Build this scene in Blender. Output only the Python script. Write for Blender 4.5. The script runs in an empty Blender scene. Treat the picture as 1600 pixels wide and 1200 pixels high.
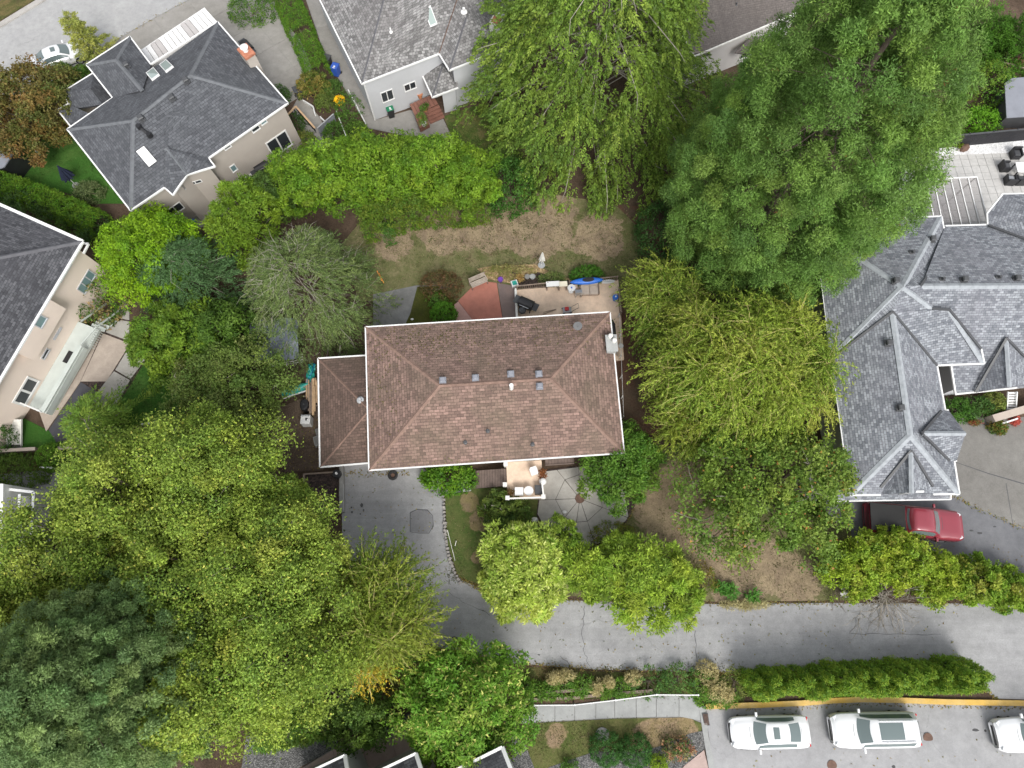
import bpy, math, random
import numpy as np
from mathutils import Vector
from mathutils.geometry import tessellate_polygon

random.seed(5)
rng = np.random.default_rng(11)
SC = bpy.context.scene
COL = SC.collection

# ------------------------------------------------------------------ camera, sky, sun, exposure
F_PX, TILT, SLOPE = 1125.0, math.radians(14.3), 0.10
D0 = F_PX / 22.0
FW = np.array([0, math.sin(TILT), -math.cos(TILT)])
UP = np.array([0, math.cos(TILT), math.sin(TILT)])
RT = np.array([1.0, 0, 0])
CAM = -D0 * FW
cam_d = bpy.data.cameras.new("camera")
cam_d.sensor_width = 36.0
cam_d.lens = F_PX / 1600.0 * 36.0
cam_d.clip_end = 3000
cam = bpy.data.objects.new("camera", cam_d)
cam.location = CAM
cam.rotation_euler = (TILT, 0, 0)
COL.objects.link(cam)
SC.camera = cam

SUN_EL, SUN_AZ = math.radians(52), math.radians(162)      # azimuth clockwise from north (+Y)
w = bpy.data.worlds.new("World"); SC.world = w; w.use_nodes = True
nt = w.node_tree
bg = nt.nodes["Background"]
sky = nt.nodes.new("ShaderNodeTexSky"); sky.sky_type = 'NISHITA'; sky.sun_disc = False
sky.sun_elevation = SUN_EL; sky.sun_rotation = SUN_AZ
sky.air_density = 1.0; sky.dust_density = 3.0
hs = nt.nodes.new("ShaderNodeHueSaturation"); hs.inputs["Saturation"].default_value = 0.22   # overcast: grey cloud
nt.links.new(sky.outputs[0], hs.inputs["Color"]); nt.links.new(hs.outputs[0], bg.inputs[0])
bg.inputs[1].default_value = 0.15
sun_d = bpy.data.lights.new("sun", 'SUN'); sun_d.energy = 1.5; sun_d.angle = math.radians(22)
sun_d.color = (1.0, 0.965, 0.91)
sun = bpy.data.objects.new("sun", sun_d)
sdir = Vector((math.sin(SUN_AZ) * math.cos(SUN_EL), math.cos(SUN_AZ) * math.cos(SUN_EL), math.sin(SUN_EL)))
sun.rotation_euler = sdir.to_track_quat('Z', 'Y').to_euler()
sun.location = (0, 0, 80)
COL.objects.link(sun)
SC.view_settings.view_transform = 'Standard'
SC.view_settings.look = 'None'
SC.view_settings.exposure = 0.8
SC.view_settings.gamma = 1.0
SC.view_settings.use_curve_mapping = False

# ------------------------------------------------------------------ placing: the slope of the hill and points on it
def G(y): return -SLOPE * y                                # the hillside falls to the north
def ray(px, py): return FW + (px - 800) / F_PX * RT - (py - 600) / F_PX * UP
def PX(px, py, h=0.0):                                     # survey point: height h above the hillside
    d = ray(px, py); t = (h - SLOPE * CAM[1] - CAM[2]) / (d[2] + SLOPE * d[1]); return CAM + t * d
def PZ(px, py, z):                                         # survey point on a level plane
    d = ray(px, py); return CAM + (z - CAM[2]) / d[2] * d
def base_under(px, py, h):                                 # ground point under something seen at height h
    p = PX(px, py, h); return np.array([p[0], p[1], G(p[1])])
SLOPE_ROT = -math.atan(SLOPE)

# ------------------------------------------------------------------ mesh building
class MB:
    def __init__(s): s.v = []; s.f = []; s.uv = {}
    def add(s, vs, fs):
        o = len(s.v); s.v += [tuple(map(float, p)) for p in vs]; s.f += [tuple(i + o for i in f) for f in fs]; return s
    def box(s, c, size, rz=0.0, tilt=0.0, taper=1.0):
        x, y, z = [a / 2 for a in size]; ca, sa = math.cos(rz), math.sin(rz); vs = []
        for k in (-1, 1):
            t = taper if k > 0 else 1
            for i, j in ((-1, -1), (1, -1), (1, 1), (-1, 1)):
                a, b = i * x * t, j * y * t
                X = a * ca - b * sa; Y = a * sa + b * ca
                vs.append((c[0] + X, c[1] + Y, c[2] + k * z + tilt * Y))
        return s.add(vs, [(3, 2, 1, 0), (4, 5, 6, 7), (0, 1, 5, 4), (1, 2, 6, 5), (2, 3, 7, 6), (3, 0, 4, 7)])
    def prism(s, pts, dz):                                  # pts: top ring (3D), dz: depth below
        n = len(pts); a = sum(pts[i][0] * pts[(i + 1) % n][1] - pts[(i + 1) % n][0] * pts[i][1] for i in range(n))
        if a < 0: pts = pts[::-1]
        vs = [tuple(p) for p in pts] + [(p[0], p[1], p[2] - dz) for p in pts]
        fs = [tuple(range(n)), tuple(range(2 * n - 1, n - 1, -1))]
        fs += [(i, i + n, (i + 1) % n + n, (i + 1) % n) for i in range(n)]
        return s.add(vs, fs)
    def beam(s, a, b, wd, ht, drop=0.0):                    # box-section bar from a to b (top at a,b minus drop)
        a = np.array(a, float); b = np.array(b, float); d = b - a; L = np.linalg.norm(d)
        if L < 1e-6: return s
        d /= L; sd = np.cross(d, (0, 0, 1.0)); n = np.linalg.norm(sd)
        sd = sd / n if n > 1e-6 else np.array([1.0, 0, 0])
        u = np.cross(sd, d); vs = []
        for p in (a, b):
            for i, j in ((-1, -1), (1, -1), (1, 1), (-1, 1)):
                vs.append(p + sd * i * wd / 2 + u * (j * ht / 2) - np.array([0, 0, drop]))
        return s.add(vs, [(3, 2, 1, 0), (4, 5, 6, 7), (0, 1, 5, 4), (1, 2, 6, 5), (2, 3, 7, 6), (3, 0, 4, 7)])
    def tube(s, pts, rad, n=6, cap=True):
        pts = [np.array(p, float) for p in pts]; m = len(pts)
        if np.isscalar(rad): rad = [rad] * m
        o = len(s.v); ref = None
        for i, p in enumerate(pts):
            d = pts[min(i + 1, m - 1)] - pts[max(i - 1, 0)]; d = d / (np.linalg.norm(d) + 1e-9)
            if ref is None:
                ref = np.cross(d, (0.31, 0.87, 0.4)); ref /= np.linalg.norm(ref)
            ref = ref - d * (ref @ d); ref /= np.linalg.norm(ref) + 1e-9
            bb = np.cross(d, ref)
            for k in range(n):
                a = 2 * math.pi * k / n
                s.v.append(tuple(p + rad[i] * (math.cos(a) * ref + math.sin(a) * bb)))
        for i in range(m - 1):
            for k in range(n):
                s.f.append((o + i * n + k, o + i * n + (k + 1) % n, o + (i + 1) * n + (k + 1) % n, o + (i + 1) * n + k))
        if cap:
            s.f.append(tuple(o + k for k in range(n - 1, -1, -1))); s.f.append(tuple(o + (m - 1) * n + k for k in range(n)))
        return s
    def lathe(s, c, prof, n=16, sx=1.0, sy=1.0):            # prof: (r, z) from bottom to top
        o = len(s.v)
        for r, z in prof:
            for k in range(n):
                a = 2 * math.pi * k / n; s.v.append((c[0] + sx * r * math.cos(a), c[1] + sy * r * math.sin(a), c[2] + z))
        for i in range(len(prof) - 1):
            for k in range(n):
                s.f.append((o + i * n + k, o + i * n + (k + 1) % n, o + (i + 1) * n + (k + 1) % n, o + (i + 1) * n + k))
        s.f.append(tuple(o + k for k in range(n - 1, -1, -1))); s.f.append(tuple(o + (len(prof) - 1) * n + k for k in range(n)))
        return s
    def grid(s, P):                                         # P: (m, n, 3)
        m, n = P.shape[:2]; o = len(s.v); s.v += [tuple(p) for p in P.reshape(-1, 3)]
        for i in range(m - 1):
            for j in range(n - 1):
                s.f.append((o + i * n + j, o + i * n + j + 1, o + (i + 1) * n + j + 1, o + (i + 1) * n + j))
        return s
    def build(s, name, mat, parent=None, smooth=False, bevel=0.0, uvs=None):
        off = np.array([float(q) for q in parent["_loc"]]) if parent is not None and "_loc" in parent else np.zeros(3)
        me = bpy.data.meshes.new(name)
        me.from_pydata([(p[0] - off[0], p[1] - off[1], p[2] - off[2]) for p in s.v], [], s.f)
        if uvs is not None:
            ul = me.uv_layers.new(name="UVMap"); ul.data.foreach_set("uv", np.array(uvs, dtype=np.float32).ravel())
        me.materials.append(mat)
        if smooth: me.polygons.foreach_set("use_smooth", [True] * len(me.polygons))
        me.update()
        o = bpy.data.objects.new(name, me); COL.objects.link(o)
        if parent is not None:
            o.parent = parent; o["_loc"] = tuple(off)
        if bevel > 0:
            b = o.modifiers.new("bevel", 'BEVEL'); b.width = bevel; b.segments = 2; b.limit_method = 'ANGLE'
        return o

def empty(name, loc, label, cat, group=None):
    o = bpy.data.objects.new(name, None); o.empty_display_size = 0.2
    o.location = tuple(map(float, loc)); COL.objects.link(o)
    o["_loc"] = tuple(map(float, loc)); tag(o, label, cat, group); return o
def tag(o, label, cat, group=None):
    o["label"] = label; o["category"] = cat
    if group: o["group"] = group
    return o
def struct(o, label=None):
    o["kind"] = "structure"
    if label: o["label"] = label
    return o
def copy_tree(o, parent=None):
    c = o.copy(); COL.objects.link(c)
    if parent is not None: c.parent = parent
    for ch in list(o.children): copy_tree(ch, c)
    return c

# ------------------------------------------------------------------ materials
def new_mat(name):
    m = bpy.data.materials.new(name); m.use_nodes = True
    nt = m.node_tree; b = nt.nodes["Principled BSDF"]; return m, nt, b
def mixc(nt, fac, a, b):
    n = nt.nodes.new("ShaderNodeMix"); n.data_type = 'RGBA'
    for sock, v in ((n.inputs[0], fac), (n.inputs[6], a), (n.inputs[7], b)):
        if hasattr(v, "links") or hasattr(v, "is_linked"): nt.links.new(v, sock)
        else: sock.default_value = v if not isinstance(v, (tuple, list)) else (*v[:3], 1)
    return n.outputs[2]
def noise(nt, scale, detail=4, rough=0.6, vec=None, dist=0.0):
    n = nt.nodes.new("ShaderNodeTexNoise"); n.inputs["Scale"].default_value = scale
    n.inputs["Detail"].default_value = detail; n.inputs["Roughness"].default_value = rough; n.inputs["Distortion"].default_value = dist
    if vec is not None: nt.links.new(vec, n.inputs["Vector"])
    return n.outputs["Fac"]
def ramp(nt, fac, stops):
    r = nt.nodes.new("ShaderNodeValToRGB"); e = r.color_ramp.elements
    while len(e) < len(stops): e.new(0.5)
    for i, (p, c) in enumerate(stops):
        e[i].position = p; e[i].color = (c, c, c, 1) if np.isscalar(c) else (*c, 1)
    nt.links.new(fac, r.inputs[0]); return r.outputs[0]
def pos(nt): return nt.nodes.new("ShaderNodeNewGeometry").outputs["Position"]
def bump(nt, b, h, strength=0.3, dist=0.02):
    n = nt.nodes.new("ShaderNodeBump"); n.inputs["Strength"].default_value = strength; n.inputs["Distance"].default_value = dist
    nt.links.new(h, n.inputs["Height"]); nt.links.new(n.outputs[0], b.inputs["Normal"])
def simple(name, col, rough=0.7, var=0.12, scale=1.5, metal=0.0, bmp=0.0, coat=0.0):
    m, nt, b = new_mat(name); v = pos(nt)
    n1 = noise(nt, scale, 5, 0.65, v)
    lo = tuple(c * (1 - var) for c in col); hi = tuple(min(1, c * (1 + var)) for c in col)
    c = mixc(nt, ramp(nt, n1, [(0.3, 0.0), (0.7, 1.0)]), lo, hi)
    nt.links.new(c, b.inputs["Base Color"]); b.inputs["Roughness"].default_value = rough; b.inputs["Metallic"].default_value = metal
    if coat: b.inputs["Coat Weight"].default_value = coat; b.inputs["Coat Roughness"].default_value = 0.05
    if bmp: bump(nt, b, noise(nt, scale * 12, 3, 0.6, v), bmp, 0.02)
    return m
def shingle(name, c1, c2, blot, wcourse=0.17, tab=0.33, blot_amt=0.5, joint=0.45):
    m, nt, b = new_mat(name)
    uv = nt.nodes.new("ShaderNodeUVMap"); uv.uv_map = "UVMap"
    br = nt.nodes.new("ShaderNodeTexBrick"); nt.links.new(uv.outputs[0], br.inputs["Vector"])
    br.inputs["Scale"].default_value = 1.0; br.inputs["Mortar Size"].default_value = 0.014; br.inputs["Mortar Smooth"].default_value = 0.5
    br.inputs["Brick Width"].default_value = tab; br.inputs["Row Height"].default_value = wcourse
    br.inputs["Color1"].default_value = (*c1, 1); br.inputs["Color2"].default_value = (*c2, 1)
    br.inputs["Mortar"].default_value = (*[x * joint for x in c1], 1); br.inputs["Bias"].default_value = 0.0
    v = pos(nt)
    n1 = ramp(nt, noise(nt, 0.35, 6, 0.7, v), [(0.42, 0.0), (0.66, blot_amt)])
    c = mixc(nt, n1, br.outputs[0], blot)
    mp = nt.nodes.new('ShaderNodeMapping'); mp.inputs['Scale'].default_value = (1.6, 0.12, 1.0); nt.links.new(uv.outputs[0], mp.inputs[0])
    c = mixc(nt, ramp(nt, noise(nt, 1.0, 5, 0.7, mp.outputs[0]), [(0.45, 0.0), (0.72, 0.38)]), c, tuple(x * 0.55 for x in c1))
    n2 = noise(nt, 7.0, 4, 0.8, v)
    mul = nt.nodes.new("ShaderNodeMix"); mul.data_type = 'RGBA'; mul.blend_type = 'MULTIPLY'; mul.inputs[0].default_value = 1.0
    nt.links.new(c, mul.inputs[6]); nt.links.new(ramp(nt, n2, [(0.25, 0.62), (0.75, 1.3)]), mul.inputs[7])
    nt.links.new(mul.outputs[2], b.inputs["Base Color"]); b.inputs["Roughness"].default_value = 0.9
    inv = nt.nodes.new("ShaderNodeMath"); inv.operation = 'SUBTRACT'; inv.inputs[0].default_value = 1.0
    nt.links.new(br.outputs["Fac"], inv.inputs[1]); bump(nt, b, inv.outputs[0], 0.6, 0.03)
    return m
def paved(name, col, stain, stain_amt=0.6, fine=0.12, crack=0.0, scale=0.25, crack_scale=0.22, streak=None):
    m, nt, b = new_mat(name); v = pos(nt)
    s1 = ramp(nt, noise(nt, scale, 7, 0.62, v, 0.4), [(0.38, 0.0), (0.68, stain_amt)])
    c = mixc(nt, s1, col, stain)
    if streak:
        mp = nt.nodes.new('ShaderNodeMapping'); mp.inputs['Scale'].default_value = streak; nt.links.new(v, mp.inputs[0])
        c = mixc(nt, ramp(nt, noise(nt, 1.0, 6, 0.65, mp.outputs[0]), [(0.42, 0.0), (0.7, 0.6)]), c, tuple(x * 1.32 for x in col))
    s2 = ramp(nt, noise(nt, 1.9, 6, 0.7, v), [(0.3, 0.86), (0.7, 1.12)])
    mul = nt.nodes.new("ShaderNodeMix"); mul.data_type = 'RGBA'; mul.blend_type = 'MULTIPLY'; mul.inputs[0].default_value = 1.0
    nt.links.new(c, mul.inputs[6]); nt.links.new(s2, mul.inputs[7])
    mul2 = nt.nodes.new("ShaderNodeMix"); mul2.data_type = 'RGBA'; mul2.blend_type = 'MULTIPLY'; mul2.inputs[0].default_value = 1.0
    nt.links.new(mul.outputs[2], mul2.inputs[6]); nt.links.new(ramp(nt, noise(nt, 14, 3, 0.8, v), [(0.2, 1 - fine), (0.8, 1 + fine)]), mul2.inputs[7])
    out = mul2.outputs[2]
    if crack:
        dn = nt.nodes.new("ShaderNodeTexNoise"); dn.inputs["Scale"].default_value = 1.3; dn.inputs["Detail"].default_value = 5
        nt.links.new(v, dn.inputs["Vector"])
        vm = nt.nodes.new("ShaderNodeVectorMath"); vm.operation = 'MULTIPLY_ADD'
        nt.links.new(dn.outputs["Color"], vm.inputs[0]); vm.inputs[1].default_value = (1.1, 1.1, 0); nt.links.new(v, vm.inputs[2])
        vo = nt.nodes.new("ShaderNodeTexVoronoi"); vo.feature = 'DISTANCE_TO_EDGE'; vo.inputs["Scale"].default_value = crack_scale
        nt.links.new(vm.outputs[0], vo.inputs["Vector"])
        k = ramp(nt, vo.outputs["Distance"], [(0.0, 1.0), (0.0045, 0.0)])
        msk = ramp(nt, noise(nt, 0.16, 2, 0.5, v), [(0.5, 0.0), (0.58, crack)])
        mm = nt.nodes.new("ShaderNodeMath"); mm.operation = 'MULTIPLY'; nt.links.new(k, mm.inputs[0]); nt.links.new(msk, mm.inputs[1])
        out = mixc(nt, mm.outputs[0], out, tuple(x * 0.3 for x in col))
    nt.links.new(out, b.inputs["Base Color"]); b.inputs["Roughness"].default_value = 0.9
    bump(nt, b, noise(nt, 30, 2, 0.6, v), 0.15, 0.01)
    return m
def lawn_mat(name, green, dry, soil, dryness=0.5, soil_amt=0.5, scale=0.35):
    m, nt, b = new_mat(name); v = pos(nt)
    n1 = noise(nt, scale, 7, 0.68, v, 0.6)
    c = mixc(nt, ramp(nt, n1, [(0.62 - dryness * 0.35, 0.0), (0.78 - dryness * 0.35, 1.0)]), green, dry)
    n2 = noise(nt, scale * 1.7, 6, 0.7, v, 0.3)
    c = mixc(nt, ramp(nt, n2, [(0.52, 0.0), (0.7, soil_amt)]), c, soil)
    mul = nt.nodes.new("ShaderNodeMix"); mul.data_type = 'RGBA'; mul.blend_type = 'MULTIPLY'; mul.inputs[0].default_value = 1.0
    nt.links.new(c, mul.inputs[6]); nt.links.new(ramp(nt, noise(nt, 9, 6, 0.85, v), [(0.25, 0.55), (0.75, 1.45)]), mul.inputs[7])
    nt.links.new(mul.outputs[2], b.inputs["Base Color"]); b.inputs["Roughness"].default_value = 0.95
    b.inputs["Specular IOR Level"].default_value = 0.15
    bump(nt, b, noise(nt, 16, 5, 0.8, v), 0.9, 0.06)
    return m
def speckle(name, cols, scale=14, rough=0.9):
    m, nt, b = new_mat(name); v = pos(nt)
    vo = nt.nodes.new("ShaderNodeTexVoronoi"); vo.inputs["Scale"].default_value = scale; nt.links.new(v, vo.inputs["Vector"])
    sep = nt.nodes.new("ShaderNodeSeparateColor"); nt.links.new(vo.outputs["Color"], sep.inputs[0])
    c = ramp(nt, sep.outputs[0], [(i / (len(cols) - 1), cc) for i, cc in enumerate(cols)])
    c2 = mixc(nt, ramp(nt, noise(nt, 0.8, 4, 0.6, v), [(0.4, 0.0), (0.7, 0.4)]), c, tuple(x * 0.6 for x in cols[0]))
    nt.links.new(c2, b.inputs["Base Color"]); b.inputs["Roughness"].default_value = rough
    bump(nt, b, vo.outputs["Distance"], 0.8, 0.05)
    return m
def leaf_mat(name="leaf"):
    m, nt, b = new_mat(name)
    at = nt.nodes.new("ShaderNodeAttribute"); at.attribute_name = "Col"
    b.inputs["Roughness"].default_value = 0.55; b.inputs["Specular IOR Level"].default_value = 0.25
    nt.links.new(at.outputs["Color"], b.inputs["Base Color"])
    tr = nt.nodes.new("ShaderNodeBsdfTranslucent"); nt.links.new(at.outputs["Color"], tr.inputs[0])
    mx = nt.nodes.new("ShaderNodeMixShader"); mx.inputs[0].default_value = 0.4
    nt.links.new(b.outputs[0], mx.inputs[1]); nt.links.new(tr.outputs[0], mx.inputs[2])
    nt.links.new(mx.outputs[0], nt.nodes["Material Output"].inputs[0])
    return m
def glass_mat(name, col=(0.03, 0.035, 0.04), rough=0.06):
    m, nt, b = new_mat(name); b.inputs["Base Color"].default_value = (*col, 1); b.inputs["Roughness"].default_value = rough
    b.inputs["Specular IOR Level"].default_value = 0.6; return m

MT = dict(
    leaf=leaf_mat(),
    bark=simple("bark", (0.13, 0.10, 0.08), 0.95, 0.3, 4, bmp=0.6),
    twig=simple("twig_grey", (0.30, 0.27, 0.23), 0.9, 0.2, 3),
    twig_y=simple("twig_yellow", (0.42, 0.36, 0.14), 0.8, 0.2, 3),
    white=simple("white_paint", (0.70, 0.70, 0.69), 0.45, 0.04),
    white_old=simple("weathered_white", (0.66, 0.65, 0.61), 0.6, 0.12, 3),
    black=simple("black_plastic", (0.018, 0.018, 0.02), 0.45, 0.2),
    dark=simple("dark_metal", (0.06, 0.062, 0.066), 0.55, 0.2),
    grey=simple("grey_metal", (0.32, 0.33, 0.34), 0.45, 0.15),
    rubber=simple("rubber", (0.02, 0.02, 0.02), 0.85, 0.2),
    alloy=simple("alloy", (0.45, 0.46, 0.47), 0.35, 0.1, metal=0.7),
    glass=glass_mat("window_glass"),
    glass_teal=glass_mat("teal_glass", (0.16, 0.25, 0.26), 0.1),
    glass_car=glass_mat("car_glass", (0.13, 0.165, 0.165), 0.05),  # base colour lightened to stand in for sky reflected in the glass
    skyglass=glass_mat("skylight_glass", (0.30, 0.36, 0.34), 0.12),
    chrome=simple("chrome", (0.75, 0.76, 0.78), 0.2, 0.05, metal=0.8),
    carwhite=simple("car_paint_white", (0.70, 0.71, 0.72), 0.3, 0.01, coat=1.0),
    carred=simple("car_paint_red", (0.23, 0.03, 0.045), 0.35, 0.04, coat=0.8),
    carblack=simple("car_paint_dark", (0.02, 0.022, 0.03), 0.3, 0.04, coat=0.8),
    redlamp=simple("red_lamp", (0.45, 0.02, 0.02), 0.25, 0.05),
    lamp=simple("lamp_glass", (0.6, 0.62, 0.64), 0.15, 0.05),
    roof_brown=shingle("brown_shingle", (0.138, 0.09, 0.073), (0.285, 0.185, 0.152), (0.12, 0.095, 0.065), joint=0.55, wcourse=0.19, tab=0.36, blot_amt=0.6),
    cap_brown=simple("brown_ridge_cap", (0.20, 0.13, 0.102), 0.9, 0.28, 2.5, bmp=0.3),
    cap_brown_dull=simple("dull_ridge_cap", (0.18, 0.115, 0.09), 0.9, 0.25, 2.5, bmp=0.3),
    roof_brown_old=shingle("old_brown_shingle", (0.095, 0.063, 0.05), (0.165, 0.108, 0.086), (0.085, 0.066, 0.045), joint=0.55, wcourse=0.19, tab=0.36),
    roof_grey=shingle("grey_shingle", (0.058, 0.061, 0.07), (0.115, 0.121, 0.134), (0.085, 0.092, 0.10), joint=0.55, wcourse=0.19, tab=0.34),
    cap_grey=simple("grey_ridge_cap", (0.119, 0.126, 0.136), 0.9, 0.18, 3, bmp=0.3),
    roof_light=shingle("light_grey_shingle", (0.125, 0.135, 0.155), (0.325, 0.345, 0.37), (0.19, 0.19, 0.215), joint=0.6, wcourse=0.16, tab=0.3),
    cap_light=simple("light_ridge_cap", (0.29, 0.31, 0.33), 0.9, 0.18, 3, bmp=0.3),
    roof_shake=shingle("grey_shake", (0.12, 0.117, 0.115), (0.33, 0.325, 0.32), (0.14, 0.13, 0.13), 0.21, 0.24, 0.6, joint=0.4),
    roof_dark=shingle("charcoal_shingle", (0.035, 0.036, 0.042), (0.11, 0.112, 0.122), (0.07, 0.07, 0.08), joint=0.65, wcourse=0.16, tab=0.32),
    cap_dark=simple("charcoal_ridge_cap", (0.10, 0.10, 0.11), 0.9, 0.15, 3),
    roof_taupe=shingle("taupe_shingle", (0.115, 0.10, 0.092), (0.14, 0.122, 0.112), (0.12, 0.105, 0.1), joint=0.75),
    stucco_cream=simple("cream_stucco", (0.74, 0.63, 0.55), 0.9, 0.05, 0.6, bmp=0.2),
    stucco_beige=simple("beige_stucco", (0.40, 0.36, 0.32), 0.9, 0.06, 0.6, bmp=0.2),
    stucco_white=simple("white_stucco", (0.468, 0.476, 0.493), 0.9, 0.05, 0.6, bmp=0.2),
    stucco_pale=simple("pale_wall", (0.510, 0.493, 0.476), 0.9, 0.05, 0.6, bmp=0.15),
    stucco_grey=simple("grey_wall", (0.42, 0.42, 0.40), 0.9, 0.08, 0.6, bmp=0.15),
    siding_brown=simple("brown_siding", (0.12, 0.07, 0.055), 0.8, 0.2, 2),
    mint=simple("pale_green_deck", (0.47, 0.51, 0.48), 0.8, 0.08, 1.2),
    asphalt=paved("asphalt", (0.275, 0.275, 0.276), (0.195, 0.195, 0.199), 0.7, 0.2, 0.3, scale=0.3, streak=(0.07, 0.75, 1)),
    asphalt_light=paved("light_asphalt", (0.315, 0.315, 0.315), (0.374, 0.374, 0.365), 0.6, 0.1, 0.8, crack_scale=0.12),
    asphalt_dark=paved("dark_asphalt", (0.116, 0.118, 0.127), (0.171, 0.173, 0.182), 0.7, 0.14, 0.4),
    asphalt_patch=paved("asphalt_patch", (0.185, 0.185, 0.19), (0.22, 0.22, 0.225), 0.6, 0.2),
    tarmac_dark=paved("new_tarmac", (0.06, 0.06, 0.07), (0.075, 0.075, 0.085), 0.5, 0.15),
    parking=paved("parking_lot", (0.275, 0.275, 0.28), (0.325, 0.325, 0.325), 0.75, 0.1, 0.3),
    concrete=paved("concrete", (0.272, 0.260, 0.240), (0.192, 0.180, 0.160), 0.6, 0.1, 0.0),
    concrete_grey=paved("grey_concrete", (0.240, 0.236, 0.224), (0.160, 0.160, 0.152), 0.7, 0.1),
    concrete_warm=paved("warm_concrete", (0.42, 0.355, 0.30), (0.30, 0.25, 0.21), 0.6, 0.1),
    concrete_pale=paved("pale_concrete", (0.318, 0.326, 0.318), (0.281, 0.281, 0.274), 0.5, 0.06),
    concrete_pink=paved("pinkish_concrete", (0.43, 0.325, 0.29), (0.33, 0.255, 0.23), 0.6, 0.08),
    concrete_stained=paved("stained_concrete", (0.20, 0.20, 0.195), (0.095, 0.095, 0.09), 0.9, 0.12, scale=0.5),
    exposed=paved("exposed_aggregate", (0.162, 0.155, 0.142), (0.218, 0.211, 0.195), 0.7, 0.22, 0.0, 0.4),
    moss=lawn_mat("moss", (0.055, 0.065, 0.012), (0.075, 0.075, 0.02), (0.03, 0.03, 0.02), 0.4, 0.5),
    paver=paved("pale_paver", (0.468, 0.459, 0.442), (0.399, 0.391, 0.374), 0.5, 0.06),
    deck_tan=paved("tan_deck", (0.72, 0.56, 0.425), (0.50, 0.37, 0.28), 0.75, 0.12, scale=0.6),
    concrete_front=paved("front_concrete", (0.37, 0.355, 0.325), (0.27, 0.255, 0.23), 0.6, 0.1),
    red_paint=paved("red_painted_concrete", (0.42, 0.165, 0.12), (0.33, 0.14, 0.105), 0.7, 0.06, scale=0.6),
    pink_paint=paved("faded_pink_concrete", (0.43, 0.26, 0.225), (0.35, 0.21, 0.18), 0.6, 0.08),
    brown_pad=paved("brown_concrete", (0.19, 0.14, 0.125), (0.13, 0.105, 0.10), 0.8, 0.1, scale=0.6),
    curb=paved("curb", (0.368, 0.352, 0.328), (0.288, 0.272, 0.248), 0.6, 0.1),
    yellow=paved("yellow_curb_paint", (0.594, 0.378, 0.090), (0.558, 0.414, 0.198), 0.8, 0.1, scale=0.7),
    soil=lawn_mat("soil", (0.075, 0.052, 0.036), (0.115, 0.08, 0.058), (0.05, 0.035, 0.027), 0.5, 0.6),
    soil_red=lawn_mat("leaf_litter", (0.12, 0.062, 0.042), (0.10, 0.072, 0.05), (0.06, 0.04, 0.03), 0.5, 0.6),
    mulch=speckle("mulch", [(0.02, 0.014, 0.012), (0.05, 0.033, 0.028), (0.09, 0.06, 0.05)], 9),
    lawn_dry=lawn_mat("dry_lawn", (0.081, 0.081, 0.030), (0.230, 0.162, 0.102), (0.145, 0.102, 0.072), 0.72, 0.5),
    lawn_mix=lawn_mat("patchy_lawn", (0.059, 0.095, 0.020), (0.153, 0.135, 0.050), (0.216, 0.149, 0.095), 0.42, 0.55, 0.45),
    lawn_green=lawn_mat("green_lawn", (0.045, 0.125, 0.02), (0.07, 0.15, 0.03), (0.085, 0.11, 0.03), 0.35, 0.25),
    lawn_verge=lawn_mat("verge_grass", (0.06, 0.075, 0.022), (0.15, 0.115, 0.05), (0.10, 0.065, 0.04), 0.5, 0.6),
    gravel=speckle("gravel", [(0.05, 0.05, 0.05), (0.12, 0.12, 0.117), (0.22, 0.217, 0.21)], 16),
    gravel_pale=speckle("pale_stones", [(0.30, 0.30, 0.29), (0.45, 0.45, 0.43), (0.60, 0.60, 0.58)], 7),
    white_rock=speckle("white_stones", [(0.58, 0.58, 0.58), (0.74, 0.74, 0.74), (0.82, 0.82, 0.82)], 9),
    straw=speckle("straw", [(0.22, 0.15, 0.07), (0.38, 0.27, 0.14), (0.48, 0.36, 0.2)], 11),
    wood_red=simple("red_brown_deck", (0.19, 0.085, 0.06), 0.75, 0.18, 2.5),
    wood_dark=simple("dark_deck_board", (0.13, 0.095, 0.08), 0.8, 0.25, 3),
    wood=simple("old_wood", (0.24, 0.185, 0.145), 0.85, 0.25, 3),
    wood_light=simple("new_timber", (0.50, 0.34, 0.20), 0.75, 0.2, 3),
    wood_bench=simple("silvered_wood", (0.36, 0.31, 0.26), 0.8, 0.2, 3),
    wood_ground=lawn_mat("worn_boards", (0.11, 0.08, 0.06), (0.155, 0.115, 0.085), (0.075, 0.06, 0.05), 0.5, 0.5, 0.6),
    blue=simple("blue_plastic", (0.02, 0.13, 0.52), 0.45, 0.1),
    bin_blue=simple("bin_blue", (0.03, 0.09, 0.40), 0.5, 0.1),
    green=simple("bin_green", (0.01, 0.16, 0.075), 0.5, 0.1),
    teal=simple("teal_plastic", (0.02, 0.28, 0.23), 0.5, 0.1),
    navy=simple("navy_cloth", (0.012, 0.018, 0.045), 0.9, 0.25, 4),
    red=simple("red_plastic", (0.50, 0.03, 0.03), 0.4, 0.1),
    orange=simple("orange_plastic", (0.75, 0.28, 0.05), 0.6, 0.1),
    purple=simple("purple_pot", (0.14, 0.05, 0.32), 0.5, 0.1),
    brick=simple("chimney_brick", (0.38, 0.15, 0.09), 0.9, 0.3, 6),
    terracotta=simple("terracotta", (0.42, 0.17, 0.08), 0.85, 0.1),
    tarp=simple("blue_grey_tarp", (0.16, 0.18, 0.23), 0.6, 0.2, 1.2),
    cushion=simple("beige_cushion", (0.40, 0.34, 0.29), 0.9, 0.08, 3),
    cream=simple("cream_panel", (0.70, 0.65, 0.52), 0.6, 0.08),
    polycarb=simple("clear_roof_sheet", (0.42, 0.40, 0.39), 0.3, 0.06),
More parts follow.
